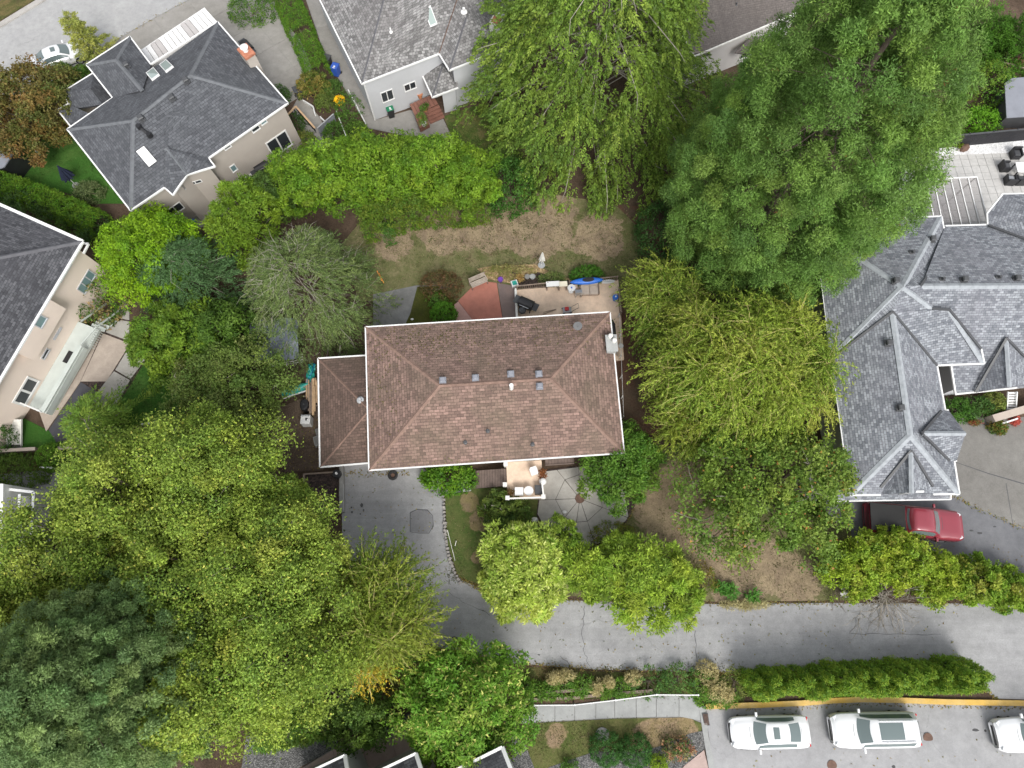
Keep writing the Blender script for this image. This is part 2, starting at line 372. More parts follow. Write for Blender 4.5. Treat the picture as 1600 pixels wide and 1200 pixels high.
    shed_grey=simple("grey_shed_roof", (0.20, 0.21, 0.24), 0.6, 0.08),
    fence_black=simple("black_fence", (0.025, 0.025, 0.03), 0.7, 0.2, 3),
    flower_y=simple("yellow_petals", (0.75, 0.36, 0.02), 0.7, 0.2, 8),
    stone=simple("stone", (0.30, 0.28, 0.26), 0.9, 0.3, 4, bmp=0.5),
    rust=simple("rusty_iron", (0.12, 0.07, 0.05), 0.85, 0.3, 6),
    oil=simple("oil_stain", (0.05, 0.05, 0.052), 0.6, 0.3, 3),
    tar=simple("tar_seal", (0.075, 0.075, 0.08), 0.7, 0.2, 3),
)
# ------------------------------------------------------------------ the hillside, roads, lawns and paving
def sheet(name, poly, mat, h, label=None, thick=0.06, kind="structure"):
    m = MB(); m.prism([PX(x, y, h) for x, y in poly], thick); o = m.build(name, mat)
    o["kind"] = kind
    if label: o["label"] = label
    return o
def clip_poly(P, a, b, c):                                  # keep a*x+b*y<=c
    out = []
    for i in range(len(P)):
        p, q = P[i], P[(i + 1) % len(P)]; dp = a * p[0] + b * p[1] - c; dq = a * q[0] + b * q[1] - c
        if dp <= 0: out.append(p)
        if dp * dq < 0:
            t = dp / (dp - dq); out.append((p[0] + t * (q[0] - p[0]), p[1] + t * (q[1] - p[1])))
    return out
def area2(P): return 0.5 * sum(P[i][0] * P[(i + 1) % len(P)][1] - P[(i + 1) % len(P)][0] * P[i][1] for i in range(len(P)))
def slabs(parent, poly, d0, d1, sx, sy, mat, h, name="slab", gap=0.025, off=(0, 0), jitter=0.008, thick=0.05):
    P = [tuple(PX(x, y, h)[:2]) for x, y in poly]
    a = PX(*d0, h)[:2]; b = PX(*d1, h)[:2]; u = (b - a) / np.linalg.norm(b - a); v = np.array([-u[1], u[0]])
    us = [(p[0] - a[0]) * u[0] + (p[1] - a[1]) * u[1] for p in P]; vs = [(p[0] - a[0]) * v[0] + (p[1] - a[1]) * v[1] for p in P]
    for i in range(math.floor((min(us) - off[0]) / sx), math.ceil((max(us) - off[0]) / sx)):
        for j in range(math.floor((min(vs) - off[1]) / sy), math.ceil((max(vs) - off[1]) / sy)):
            Q = P
            u0 = i * sx + off[0] + gap / 2; u1 = (i + 1) * sx + off[0] - gap / 2
            v0 = j * sy + off[1] + gap / 2; v1 = (j + 1) * sy + off[1] - gap / 2
            for (n, c, s) in ((u, u1, 1), (u, u0, -1), (v, v1, 1), (v, v0, -1)):
                if len(Q) < 3: break
                Q = clip_poly(Q, s * n[0], s * n[1], s * (c + a @ n))
            if len(Q) < 3 or abs(area2(Q)) < 0.05: continue
            dz = random.uniform(-jitter, jitter)
            MB().prism([(x, y, G(y) + h + dz) for x, y in Q], thick).build(name, mat, parent)
def lawn_spots(name, green, dry, soil, spots, wob=0.55):
    m, nt, b = new_mat(name); v = pos(nt)
    n1 = noise(nt, 0.55, 8, 0.7, v, 0.5)
    cur = None
    for (px, py, r) in spots:
        c = PX(px, py, 0.03)
        d = nt.nodes.new("ShaderNodeVectorMath"); d.operation = 'DISTANCE'; nt.links.new(v, d.inputs[0]); d.inputs[1].default_value = tuple(c)
        k = nt.nodes.new("ShaderNodeMath"); k.operation = 'MULTIPLY_ADD'; nt.links.new(d.outputs["Value"], k.inputs[0]); k.inputs[1].default_value = -1 / r; k.inputs[2].default_value = 1.0
        if cur is None: cur = k.outputs[0]
        else:
            mx = nt.nodes.new("ShaderNodeMath"); mx.operation = 'MAXIMUM'; nt.links.new(cur, mx.inputs[0]); nt.links.new(k.outputs[0], mx.inputs[1]); cur = mx.outputs[0]
    ad = nt.nodes.new("ShaderNodeMath"); ad.operation = 'MULTIPLY_ADD'; nt.links.new(n1, ad.inputs[0]); ad.inputs[1].default_value = 3.0 * wob; nt.links.new(cur, ad.inputs[2])
    mask = ramp(nt, ad.outputs[0], [(0.92, 0.0), (1.5, 1.0)])
    gmix = mixc(nt, ramp(nt, noise(nt, 1.1, 6, 0.7, v), [(0.35, 0.0), (0.7, 1.0)]), green, tuple(g * 0.5 + d_ * 0.45 for g, d_ in zip(green, dry)))
    dry = tuple(x * .97 for x in dry); soil = tuple(x * .88 for x in soil); dmix = mixc(nt, ramp(nt, noise(nt, 0.9, 6, 0.75, v, 0.4), [(0.40, 0.0), (0.6, 1.0)]), dry, soil)
    c = mixc(nt, mask, gmix, dmix)
    mul = nt.nodes.new("ShaderNodeMix"); mul.data_type = 'RGBA'; mul.blend_type = 'MULTIPLY'; mul.inputs[0].default_value = 1.0
    nt.links.new(c, mul.inputs[6]); nt.links.new(ramp(nt, noise(nt, 8, 7, 0.85, v), [(0.25, 0.6), (0.75, 1.4)]), mul.inputs[7])
    nt.links.new(mul.outputs[2], b.inputs["Base Color"]); b.inputs["Roughness"].default_value = 0.95; b.inputs["Specular IOR Level"].default_value = 0.15
    bump(nt, b, noise(nt, 16, 5, 0.8, v), 0.9, 0.06)
    return m

gm = MB()
N = 24
gm.grid(np.array([[(x, y, G(y)) for x in np.linspace(-700, 700, N)] for y in np.linspace(-700, 700, N)]))
struct(gm.build("ground", MT["soil"]))

# north-west street and the drives beside it
sheet("street", [(-120, 110), (0, 40), (66, 0), (150, -60), (430, -60), (330, -20), (240, 28), (163, 72), (118, 102), (60, 140), (-120, 240)], MT["asphalt_light"], 0.03)
sheet("kerb", [(-80, 80), (0, 34), (62, -4), (120, -40), (126, -36), (66, 2), (0, 42), (-80, 90)], MT["curb"], 0.14, thick=0.2)
sheet("verge", [(-120, 100), (0, 32), (60, -4), (100, -60), (-120, -60)], MT["lawn_verge"], 0.02)
pad = sheet("driveway", [(118, 108), (163, 72), (240, 28), (330, -20), (390, -60), (450, -60), (425, -5), (440, 30), (468, 60), (487, 105), (470, 150), (445, 165), (330, 130)], MT["concrete_grey"], 0.02)
slabs(pad, [(163, 74), (240, 30), (330, -18), (390, -60), (448, -60), (425, -5), (440, 30), (468, 60), (487, 105), (470, 150), (445, 165), (330, 130), (200, 110)], (240, 30), (330, -18), 3.4, 3.0, MT["concrete"], 0.045)
pth = sheet("path", [(468, -30), (502, -30), (568, 133), (592, 186), (640, 172), (690, 180), (707, 216), (680, 222), (575, 200), (545, 150), (508, 88)], MT["concrete_grey"], 0.02)
slabs(pth, [(469, -30), (502, -30), (568, 133), (592, 186), (640, 172), (690, 180), (706, 215), (680, 221), (576, 199), (546, 150), (509, 88)], (502, -30), (568, 133), 2.6, 2.9, MT["concrete"], 0.04)
sheet("lawn", [(693, 182), (740, 165), (790, 180), (830, 260), (745, 245), (708, 218)], MT["lawn_mix"], 0.03)
sheet("lawn", [(30, 215), (70, 195), (108, 200), (150, 255), (197, 318), (150, 318), (100, 300), (25, 280)], MT["lawn_green"], 0.03)
sheet("path", [(395, 262), (440, 230), (475, 215), (520, 205), (520, 225), (470, 250), (420, 290)], MT["concrete"], 0.03)
sheet("path", [(468, 148), (497, 180), (512, 205), (480, 225), (470, 200), (455, 172)], MT["concrete"], 0.025)
sheet("terrace", [(265, 330), (330, 300), (420, 262), (440, 285), (360, 340), (300, 360)], MT["concrete_grey"], 0.02)

# left neighbour's paving and grass
pt = sheet("patio", [(160, 519), (196, 460), (203, 468), (203, 534), (228, 561), (181, 636), (124, 598)], MT["mulch"], 0.02)
for q in ([(161, 521), (203, 537), (166, 596), (126, 596)], [(205, 537), (227, 561), (204, 592), (180, 578)], [(178, 580), (203, 594), (181, 633), (152, 613)],
          [(196, 463), (202, 469), (202, 500), (178, 496)], [(176, 499), (202, 502), (202, 533), (165, 519)]):
    MB().prism([PX(x, y, 0.045) for x, y in q], 0.05).build("slab", MT["concrete_front"] if q[0][0] > 170 else MT["concrete_warm"], pt)
sheet("patio", [(126, 597), (151, 612), (125, 668), (117, 700), (92, 697), (76, 672)], MT["tarmac_dark"], 0.045)
sheet("path", [(151, 612), (180, 634), (160, 660), (128, 690), (117, 700), (125, 668)], MT["concrete_grey"], 0.04)
sheet("patio", [(72, 674), (125, 597), (160, 519), (140, 505), (60, 640)], MT["concrete_warm"], 0.035)
sheet("lawn", [(228, 563), (280, 575), (290, 650), (200, 668), (180, 640)], MT["lawn_green"], 0.03)
sheet("lawn", [(30, 650), (78, 674), (92, 698), (34, 702)], MT["lawn_green"], 0.03)
sheet("path", [(-40, 745), (130, 728), (170, 735), (60, 775), (-40, 775)], MT["asphalt"], 0.03)
sheet("steps_path", [(10, 655), (36, 660), (34, 702), (8, 702)], MT["concrete_grey"], 0.03)
sheet("lawn", [(-40, 710), (130, 700), (170, 735), (-40, 745)], MT["lawn_verge"], 0.02)

# back lawn with its dry patches, and the paving behind the brown house
lb = lawn_spots("back_lawn", (0.10, 0.112, 0.04), (0.30, 0.235, 0.15), (0.235, 0.178, 0.122), [(840, 345, 3.8), (700, 360, 2.6), (615, 378, 1.7), (935, 370, 2.4), (770, 365, 2.0)])
sheet("lawn", [(535, 380), (560, 350), (620, 335), (720, 318), (840, 300), (960, 318), (992, 350), (1008, 440), (995, 470), (930, 470), (700, 470), (590, 470), (560, 470)], lb, 0.03)
sheet("leaf_litter", [(965, 320), (1000, 322), (1060, 420), (1060, 640), (1025, 680), (960, 680), (965, 470), (1000, 440)], MT["soil_red"], 0.02)
sheet("patio", [(583, 460), (650, 446), (684, 446), (684, 520), (583, 520)], MT["concrete_stained"], 0.05)
sheet("patio", [(652, 448), (690, 446), (716, 475), (716, 520), (627, 520), (641, 490)], MT["moss"], 0.062)
sheet("patio", [(716, 470), (738, 448), (760, 440), (776, 442), (788, 515), (750, 515)], MT["red_paint"], 0.075)
sheet("patio", [(710, 476), (716, 471), (750, 515), (712, 518)], MT["pink_paint"], 0.07)
sheet("patio", [(777, 442), (800, 446), (808, 452), (808, 520), (789, 518)], MT["brown_pad"], 0.07)
dk = sheet("terrace", [(806, 453), (856, 449), (966, 437), (969, 470), (975, 562), (952, 565), (940, 510), (806, 520)], MT["deck_tan"], 0.16, thick=0.3)
sheet("garden_bed", [(745, 420), (770, 415), (835, 413), (870, 430), (905, 440), (850, 447), (800, 443), (762, 436)], MT["straw"], 0.055)
sheet("garden_bed", [(800, 440), (840, 425), (880, 436), (905, 442), (860, 449), (806, 450)], MT["mulch"], 0.06)

# front of the brown house: drive, lane, lawns, octagon patio
ln = sheet("lane", [(533, 715), (640, 715), (692, 755), (694, 800), (698, 850), (713, 900), (760, 925), (880, 938), (1120, 944), (1300, 942), (1700, 944), (1700, 1095), (1560, 1092), (1462, 1036), (1180, 1052), (1100, 1050), (930, 1046), (800, 1036), (720, 1020), (650, 1006), (560, 930), (535, 860)], MT["asphalt"], 0.03)
def flat(name, pts, mat, h, parent):
    return MB().prism([PX(x, y, h) for x, y in pts], 0.006).build(name, mat, parent)
def blob(cx, cy, rx, ry, n=11, wob=0.35): return [(cx + rx * (1 + random.uniform(-wob, wob)) * math.cos(2 * math.pi * k / n), cy + ry * (1 + random.uniform(-wob, wob)) * math.sin(2 * math.pi * k / n)) for k in range(n)]
def crack(parent, pts, wpx, mat, h, name="crack"):
    out = []; L = []; R = []
    for i, (x, y) in enumerate(pts):
        a = pts[max(i - 1, 0)]; b = pts[min(i + 1, len(pts) - 1)]; d = math.hypot(b[0] - a[0], b[1] - a[1]); nx, ny = -(b[1] - a[1]) / d, (b[0] - a[0]) / d
        ww = wpx * random.uniform(0.5, 1.3) / 2; L.append((x + nx * ww, y + ny * ww)); R.append((x - nx * ww, y - ny * ww))
    m = MB()
    for i in range(len(pts) - 1): m.prism([PX(*q, h) for q in (L[i], L[i + 1], R[i + 1], R[i])], 0.004)
    return m.build(name, mat, parent)
def wander(a, b, n, amp): return [(a[0] + (b[0] - a[0]) * i / n + random.uniform(-amp, amp), a[1] + (b[1] - a[1]) * i / n + random.uniform(-amp, amp)) for i in range(n + 1)]
flat("oil_stain", blob(711, 999, 6, 5), MT["oil"], 0.036, ln)
for c in ((565, 790, 2.2, 3.5), (550, 800, 2, 1.6), (538, 829, 1.6, 1.6), (568, 797, 1.2, 1.4), (549, 793, 1.4, 1.2), (563, 803, 1.2, 1), (812, 1018, 3, 2.5), (820, 1024, 4, 1.8), (842, 1023, 2, 1)):
    flat("oil_stain", blob(*c), MT["oil"], 0.036, ln)
crack(ln, wander((912, 945), (910, 990), 6, 2) + wander((911, 1000), (919, 1042), 6, 2.5), 0.8, MT["tar"], 0.036)
crack(ln, wander((1086, 985), (1089, 1038), 7, 1.2), 1.0, MT["tar"], 0.036)
crack(ln, wander((875, 1025), (895, 1043), 4, 1.2), 0.8, MT["tar"], 0.036)
crack(ln, wander((690, 920), (765, 962), 9, 2.2), 0.6, MT["tar"], 0.036)
crack(ln, wander((1330, 990), (1470, 992), 14, 1.2), 0.8, MT["tar"], 0.036)
flat("asphalt_patch", [(642, 802), (653, 797), (668, 798), (675, 807), (676, 822), (669, 832), (655, 832), (642, 830)], MT["asphalt_patch"], 0.0335, ln)
crack(ln, [(641, 801), (652, 796), (668, 797), (676, 806), (677, 822), (670, 833), (655, 833), (641, 831), (641, 801)], 1.5, MT["tar"], 0.036, "patch_joint")
fl = lawn_spots("front_lawn", (0.058, 0.10, 0.022), (0.22, 0.18, 0.085), (0.24, 0.18, 0.115), [(733, 785, 1.1), (748, 815, 1.0), (745, 870, .6)], 0.4)
sheet("lawn", [(695, 770), (735, 764), (800, 760), (850, 770), (850, 930), (770, 922), (716, 900), (699, 850)], fl, 0.06, thick=0.12)
fr = lawn_spots("side_lawn", (0.10, 0.112, 0.04), (0.31, 0.245, 0.155), (0.25, 0.19, 0.128), [(1075, 755, 2.2), (1040, 810, 2.6), (1150, 880, 3.4), (1240, 905, 2.0), (1110, 830, 2.0), (1200, 880, 2.4)], 0.5)
sheet("lawn", [(935, 740), (1040, 700), (1120, 700), (1330, 830), (1330, 938), (1120, 940), (960, 935), (870, 930), (850, 840)], fr, 0.05)
op = sheet("patio", [(848, 735), (950, 722), (992, 790), (975, 825), (940, 850), (900, 862), (858, 842), (838, 805), (842, 770)], MT["mulch"], 0.065)
OC = (906, 779)
angs = [math.radians(a) for a in (22, 72, 98, 128, 178, 232, 268, 318)]
rim = []
for i, a in enumerate(angs):
    b = angs[(i + 1) % 8] + (2 * math.pi if i == 7 else 0)
    def pt_(r, t): return (OC[0] + r * math.cos(t), OC[1] + r * math.sin(t) * 0.98)
    g1, g2 = 0.5 / 38, 0.5 / 80
    for r0, r1, g in ((7.8, 37.5, g1), (38.3, 82, g2)):
        rr = [pt_(r0, a + g * 38 / max(r0, 12)), pt_(r1, a + g), pt_(r1, b - g), pt_(r0, b - g * 38 / max(r0, 12))]
        Q = [tuple(PX(x, y, 0.09)[:2]) for x, y in rr]
        lim = [tuple(PX(x, y, 0.09)[:2]) for x, y in [(850, 737), (948, 724), (990, 790), (973, 823), (938, 848), (900, 860), (860, 840), (840, 803), (844, 770)]]
        s_ = 1 if area2(lim) > 0 else -1
        for k in range(len(lim)):
            p, q = lim[k], lim[(k + 1) % len(lim)]; n_ = (s_ * (q[1] - p[1]), -s_ * (q[0] - p[0]))
            if len(Q) >= 3: Q = clip_poly(Q, n_[0], n_[1], n_[0] * p[0] + n_[1] * p[1])
        if len(Q) >= 3: MB().prism([(x, y, G(y) + 0.09 + random.uniform(-.006, .006)) for x, y in Q], 0.05).build("slab", MT["concrete_front"], op)
MB().lathe(PX(*OC, 0.07), [(0.30, 0), (0.32, 0.05), (0.29, 0.06)], 20).build("drain_cover", MT["rust"], op)
sheet("path", [(713, 768), (722, 752), (738, 745), (738, 764)], MT["concrete"], 0.075)
sheet("yard", [(430, 640), (500, 610), (505, 735), (445, 738), (425, 700)], MT["wood_ground"], 0.03)

# right neighbour's drive and terrace
dr = sheet("driveway", [(1470, 640), (1500, 632), (1560, 655), (1720, 640), (1720, 885), (1600, 827), (1487, 776), (1465, 700)], MT["exposed"], 0.03)
crack(dr, [(1493, 722), (1545, 740), (1600, 756), (1640, 768)], 1.4, MT["tar"], 0.036, "joint")
crack(dr, [(1572, 755), (1583, 822)], 1.2, MT["tar"], 0.036, "joint")
lr = sheet("lane", [(1240, 745), (1470, 745), (1487, 776), (1600, 827), (1720, 885), (1720, 960), (1600, 925), (1480, 880), (1240, 860)], MT["asphalt_dark"], 0.026)
for c in ((1518, 829, 4, 1.6), (1531, 833, 3.5, 2), (1554, 823, 3, 1.2)): flat("oil_stain", blob(*c), MT["oil"], 0.032, lr)
tp = sheet("terrace", [(1405, 240), (1500, 226), (1700, 215), (1700, 330), (1560, 315), (1545, 350), (1425, 365), (1405, 300)], MT["concrete_pale"], 0.02)
slabs(tp, [(1425, 246), (1500, 240), (1700, 230), (1700, 325), (1563, 312), (1540, 345), (1425, 350)], (1472, 240), (1547, 236), 0.66, 0.66, MT["paver"], 0.045, "paver", 0.03, jitter=0.003)
sheet("stone_bed", [(1455, 243), (1470, 230), (1600, 219), (1700, 212), (1700, 231), (1600, 238)], MT["white_rock"], 0.06)
sheet("garden_bed", [(1470, 625), (1500, 620), (1570, 620), (1555, 658), (1500, 645), (1480, 648)], MT["mulch"], 0.04)

# bottom: parking, sidewalk, lawn, gravel, kerbs
pk = sheet("parking_lot", [(1101, 1106), (1250, 1102), (1330, 1096), (1480, 1100), (1740, 1104), (1740, 1320), (1130, 1320), (1112, 1180)], MT["parking"], 0.03)
for c in ((1450, 1153, 7, 8), (1300, 1196, 8, 8)):
    MB().lathe(PX(c[0], c[1], 0.03), [(0.29, 0), (0.29, 0.012), (0.2, 0.016)], 24).build("manhole_cover", MT["rust"], pk)
for c in ((1525, 1141, 5, 2.6), (1540, 1142, 2, 2), (1553, 1140, 2, 1.4), (1396, 1198, 3, 3)): flat("oil_stain", blob(*c), MT["oil"], 0.036, pk)
kb = MB(); kp = [(1103, 1104), (1180, 1102), (1250, 1099), (1300, 1095), (1345, 1093), (1400, 1094), (1480, 1097), (1600, 1099), (1740, 1101)]
for a, b in zip(kp[:-1], kp[1:]): kb.prism([PX(a[0], a[1] - 4.3, 0.17), PX(b[0], b[1] - 4.3, 0.17), PX(b[0], b[1] + 4.3, 0.17), PX(a[0], a[1] + 4.3, 0.17)], 0.3)
struct(kb.build("kerb", MT["yellow"]), "yellow painted kerb along the parking lot")
sheet("kerb", [(1092, 1104), (1102, 1103), (1107, 1150), (1120, 1215), (1110, 1215), (1099, 1150)], MT["concrete_pale"], 0.08)
sheet("driveway", [(1045, 1225), (1070, 1196), (1100, 1172), (1113, 1225)], MT["concrete_pink"], 0.05)
sw = sheet("pavement", [(815, 1103), (834, 1102), (898, 1101), (960, 1094), (1025, 1086), (1091, 1086), (1097, 1130), (1075, 1121), (960, 1123), (834, 1130), (815, 1131)], MT["concrete_grey"], 0.03)
tx = [815, 833.5, 867, 898, 931, 960.5, 994, 1025.5, 1061, 1091.5]
def ty(x): return np.interp(x, [815, 834, 898, 960, 1025, 1091], [1102, 1101.5, 1100.5, 1093.5, 1085.5, 1085.5])
def by(x): return np.interp(x, [815, 834, 960, 1025, 1075, 1097], [1130, 1128, 1121.5, 1120, 1119.5, 1128])
for a, b in zip(tx[:-1], tx[1:]):
    a2, b2 = a + 0.45, b - 0.45
    MB().prism([PX(x, y, 0.065 + random.uniform(-.005, .005)) for x, y in ((a2, ty(a2)), (b2, ty(b2)), (b2 + (3 if b > 1090 else 0), by(b2)), (a2, by(a2)))], 0.06).build("slab", MT["concrete_pale"], sw)
bl = lawn_spots("bottom_lawn", (0.082, 0.108, 0.028), (0.24, 0.185, 0.095), (0.30, 0.22, 0.14), [(1050, 1142, 2.4), (1010, 1150, 1.2), (870, 1150, 1.1)], 0.42)
sheet("lawn", [(816, 1131), (960, 1123), (1075, 1121), (1097, 1131), (1096, 1142), (1030, 1170), (950, 1182), (850, 1202), (834, 1202), (814, 1150)], bl, 0.05)
sheet("gravel_bed", [(800, 1140), (814, 1145), (836, 1203), (850, 1203), (860, 1198), (930, 1174), (1000, 1175), (1040, 1163), (1078, 1146), (1097, 1142), (1108, 1165), (1070, 1195), (1040, 1225), (800, 1225)], MT["gravel"], 0.06)
MB().lathe(PX(941, 1148, 0.05), [(0.42, 0), (0.42, 0.03), (0.36, 0.035)], 24).build("concrete_disc", MT["concrete_grey"], sw)
sheet("verge", [(640, 1010), (800, 1040), (930, 1049), (1100, 1053), (1180, 1055), (1160, 1100), (1100, 1085), (1025, 1082), (960, 1090), (820, 1098), (600, 1090)], MT["lawn_verge"], 0.02)
sheet("gravel_bed", [(375, 1215), (385, 1150), (440, 1150), (520, 1140), (530, 1165), (440, 1215)], MT["gravel"], 0.03)
sheet("gravel_bed", [(600, 1118), (640, 1115), (650, 1140), (600, 1142)], MT["gravel"], 0.03)
pp = sheet("path", [(440, 1220), (520, 1170), (600, 1142), (700, 1132), (760, 1140), (760, 1230), (440, 1240)], MT["concrete_grey"], 0.03)
slabs(pp, [(441, 1220), (521, 1171), (600, 1143), (700, 1133), (759, 1141), (759, 1230), (441, 1240)], (520, 1171), (600, 1143), 1.75, 3.2, MT["concrete_pink"], 0.055)
# ------------------------------------------------------------------ houses
def inset(poly, d):
    n = len(poly); P = [np.array(p[:2], float) for p in poly]
    s = 1 if area2([tuple(p) for p in P]) > 0 else -1; out = []
    for i in range(n):
        a, b, c = P[i - 1], P[i], P[(i + 1) % n]
        e1 = (b - a) / np.linalg.norm(b - a); e2 = (c - b) / np.linalg.norm(c - b)
        n1 = s * np.array([-e1[1], e1[0]]); n2 = s * np.array([-e2[1], e2[0]])
        k = n1 + n2; q = max(0.35, 1 + n1 @ n2); out.append(b + k * d / q)
    return out
class House:
    def __init__(s, name, ref, label, cat="house", base_h=0.0):
        p = PX(*ref); s.z0 = p[2] + base_h
        s.root = empty(name, (p[0], p[1], s.z0), label, cat); s.tris = []; s.wl = {}
    def P(s, q): return PZ(q[0], q[1], s.z0 + q[2])
    def roof(s, V, faces, mat, name="roof", thick=0.16, fascia=None):
        W = {k: s.P(v) for k, v in V.items()}; vs = []; fs = []; uvs = []
        def addf(idx, pts):
            a = np.zeros(3)
            for i in range(len(pts)): a += np.cross(pts[i] - pts[0], pts[(i + 1) % len(pts)] - pts[0])
            n = a / (np.linalg.norm(a) + 1e-9)
            if n[2] < 0: pts = pts[::-1]; n = -n
            u = np.cross((0, 0, 1.0), n); u = u / np.linalg.norm(u) if np.linalg.norm(u) > 1e-3 else np.array([1.0, 0, 0]); v = np.cross(n, u)
            o = len(vs); vs.extend(pts); fs.append(tuple(range(o, o + len(pts)))); uvs.extend([(p @ u, p @ v) for p in pts])
            for tr in tessellate_polygon([[Vector(p) for p in pts]]): s.tris.append(tuple(pts[q] for q in tr))
        from collections import Counter
        ec = Counter()
        for f in faces:
            for i in range(len(f)): ec[frozenset((f[i], f[(i + 1) % len(f)]))] += 1
            addf(f, [W[k] for k in f])
        dz = np.array([0, 0, -thick])
        for f in faces:
            addl = [W[k] + dz for k in f]; o = len(vs); vs.extend(addl[::-1]); fs.append(tuple(range(o, o + len(addl)))); uvs.extend([(p[0], p[1]) for p in addl])
            for i in range(len(f)):
                a, b = f[i], f[(i + 1) % len(f)]
                if ec[frozenset((a, b))] == 1:
                    o = len(vs); vs.extend([W[a], W[b], W[b] + dz, W[a] + dz]); fs.append((o, o + 1, o + 2, o + 3)); uvs.extend([(0, 0)] * 4)
        m = MB(); m.v = [tuple(p) for p in vs]; m.f = fs
        return m.build(name, mat, s.root, uvs=uvs)
    def line(s, pts, mat, name, wd, ht, drop=0.0, parent=None):
        for a, b in zip(pts[:-1], pts[1:]):
            MB().beam(s.P(a), s.P(b), wd, ht, drop).build(name, mat, parent or s.root)
    def gutter(s, pts, mat=None, name="gutter", wd=0.1): s.line(pts, mat or MT["white"], name, wd, 0.13, 0.03)
    def caps(s, pairs, mat, wd=0.32):
        for a, b in pairs:
            A, B = s.P(a), s.P(b); L = np.linalg.norm(B - A); n = max(2, int(L / 0.75)); m = MB()
            d = (B - A) / L; sd = np.cross(d, (0, 0, 1.0)); sd /= np.linalg.norm(sd); up = np.cross(sd, d)
            for i in range(n):                               # overlapping cap shingles folded over the hip
                p = A + (B - A) * i / n; q = A + (B - A) * (i + 1) / n + d * 0.02
                z = up * 0.035; lo = up * (-0.045)
                vs = [p + sd * wd / 2 + lo, p + z * 1.4, p - sd * wd / 2 + lo, q + sd * wd / 2 + lo - up * .012, q + z, q - sd * wd / 2 + lo - up * .012]
                m.add(vs, [(0, 3, 4, 1), (1, 4, 5, 2), (0, 1, 2), (5, 4, 3), (0, 2, 5, 3)])
            m.build("ridge_cap", mat, s.root)
    def walls(s, key, poly, h, ins, mat, zb=-1.2, top=None, name="wall"):
        W = [PZ(x, y, s.z0 + h)[:2] for x, y in poly]; Q = inset(W, ins) if ins else [np.array(p) for p in W]; s.wl[key] = Q
        zt = s.z0 + (top if top is not None else h - 0.05)
        m = MB(); m.prism([(p[0], p[1], zt) for p in Q], zt - s.z0 - zb); return m.build(name, mat, s.root)
    def on_wall(s, key, i, px, py):
        a, b = s.wl[key][i], s.wl[key][(i + 1) % len(s.wl[key])]; d = (b - a) / np.linalg.norm(b - a)
        n = np.array([d[1], -d[0], 0.0]); r = ray(px, py); t = ((np.array([*a, 0]) - CAM) @ n) / (r @ n); p = CAM + t * r
        return (p[:2] - a) @ d, p[2]
    def win(s, key, i, c1, c2, panes=2, glass="glass", fr="white", name="window", fw=0.07, bars=0, out=0.05):
        u1, z1 = s.on_wall(key, i, *c1); u2, z2 = s.on_wall(key, i, *c2)
        return s.win_uz(key, i, min(u1, u2), max(u1, u2), min(z1, z2), max(z1, z2), panes, glass, fr, name, fw, out)
    def win_uz(s, key, i, ua, ub, za, zb, panes=2, glass="glass", fr="white", name="window", fw=0.07, out=0.05):
        a, b = s.wl[key][i], s.wl[key][(i + 1) % len(s.wl[key])]; d = (b - a) / np.linalg.norm(b - a)
        n = np.array([d[1], -d[0]]); cen = sum(s.wl[key]) / len(s.wl[key])
        if (a - cen) @ n < 0: n = -n
        def q(u, z, o): p = a + d * u + n * o; return np.array([p[0], p[1], z])
        def bar(m, u0, u1, z0, z1, o0, o1):
            vs = [q(u0, z0, o0), q(u1, z0, o0), q(u1, z1, o0), q(u0, z1, o0), q(u0, z0, o1), q(u1, z0, o1), q(u1, z1, o1), q(u0, z1, o1)]
            m.add(vs, [(0, 1, 2, 3), (7, 6, 5, 4), (0, 4, 5, 1), (1, 5, 6, 2), (2, 6, 7, 3), (3, 7, 4, 0)])
        m = MB()
        bar(m, ua, ub, za, za + fw, -0.02, out + .03); bar(m, ua, ub, zb - fw, zb, -0.02, out); bar(m, ua, ua + fw, za + fw, zb - fw, -0.02, out); bar(m, ub - fw, ub, za + fw, zb - fw, -0.02, out)
        wdt = (ub - ua - fw) / panes
        for k in range(1, panes): bar(m, ua + k * wdt, ua + k * wdt + fw, za + fw, zb - fw, -0.02, out - .005)
        o = m.build(name, MT[fr], s.root)
        for k in range(panes):
            g = MB(); bar(g, ua + k * wdt + fw + .002, ua + (k + 1) * wdt - .002, za + fw + .002, zb - fw - .002, -0.02, 0.015); g.build("pane", MT[glass], o)
        return o
    def hit(s, px, py):
        r = ray(px, py); best = None
        for a, b, c in s.tris:
            e1, e2 = b - a, c - a; h = np.cross(r, e2); det = e1 @ h
            if abs(det) < 1e-9: continue
            f = 1 / det; q = CAM - a; u = f * (q @ h)
            if u < -1e-3 or u > 1.001: continue
            k = np.cross(q, e1); v = f * (r @ k)
            if v < -1e-3 or u + v > 1.001: continue
            t = f * (e2 @ k)
            if t > 0 and (best is None or t < best[0]):
                n = np.cross(e1, e2); n /= np.linalg.norm(n); best = (t, CAM + t * r, n if n[2] > 0 else -n)
        return (best[1], best[2]) if best else (s.P((px, py, 5)), np.array([0, 0, 1.0]))
    def vent(s, px, py, size=0.35, mat=None, rz=0.0):
        p, n = s.hit(px, py); m = MB(); m.box(p + [0, 0, 0.06], (size * 1.35, size * 1.35, 0.05), rz); m.box(p + [0, 0, 0.2], (size * .8, size * .8, 0.24), rz); m.box(p + [0, 0, 0.35], (size * 1.1, size * 1.1, 0.06), rz, 0, .7)
        return m.build("roof_vent", mat or MT["dark"], s.root)
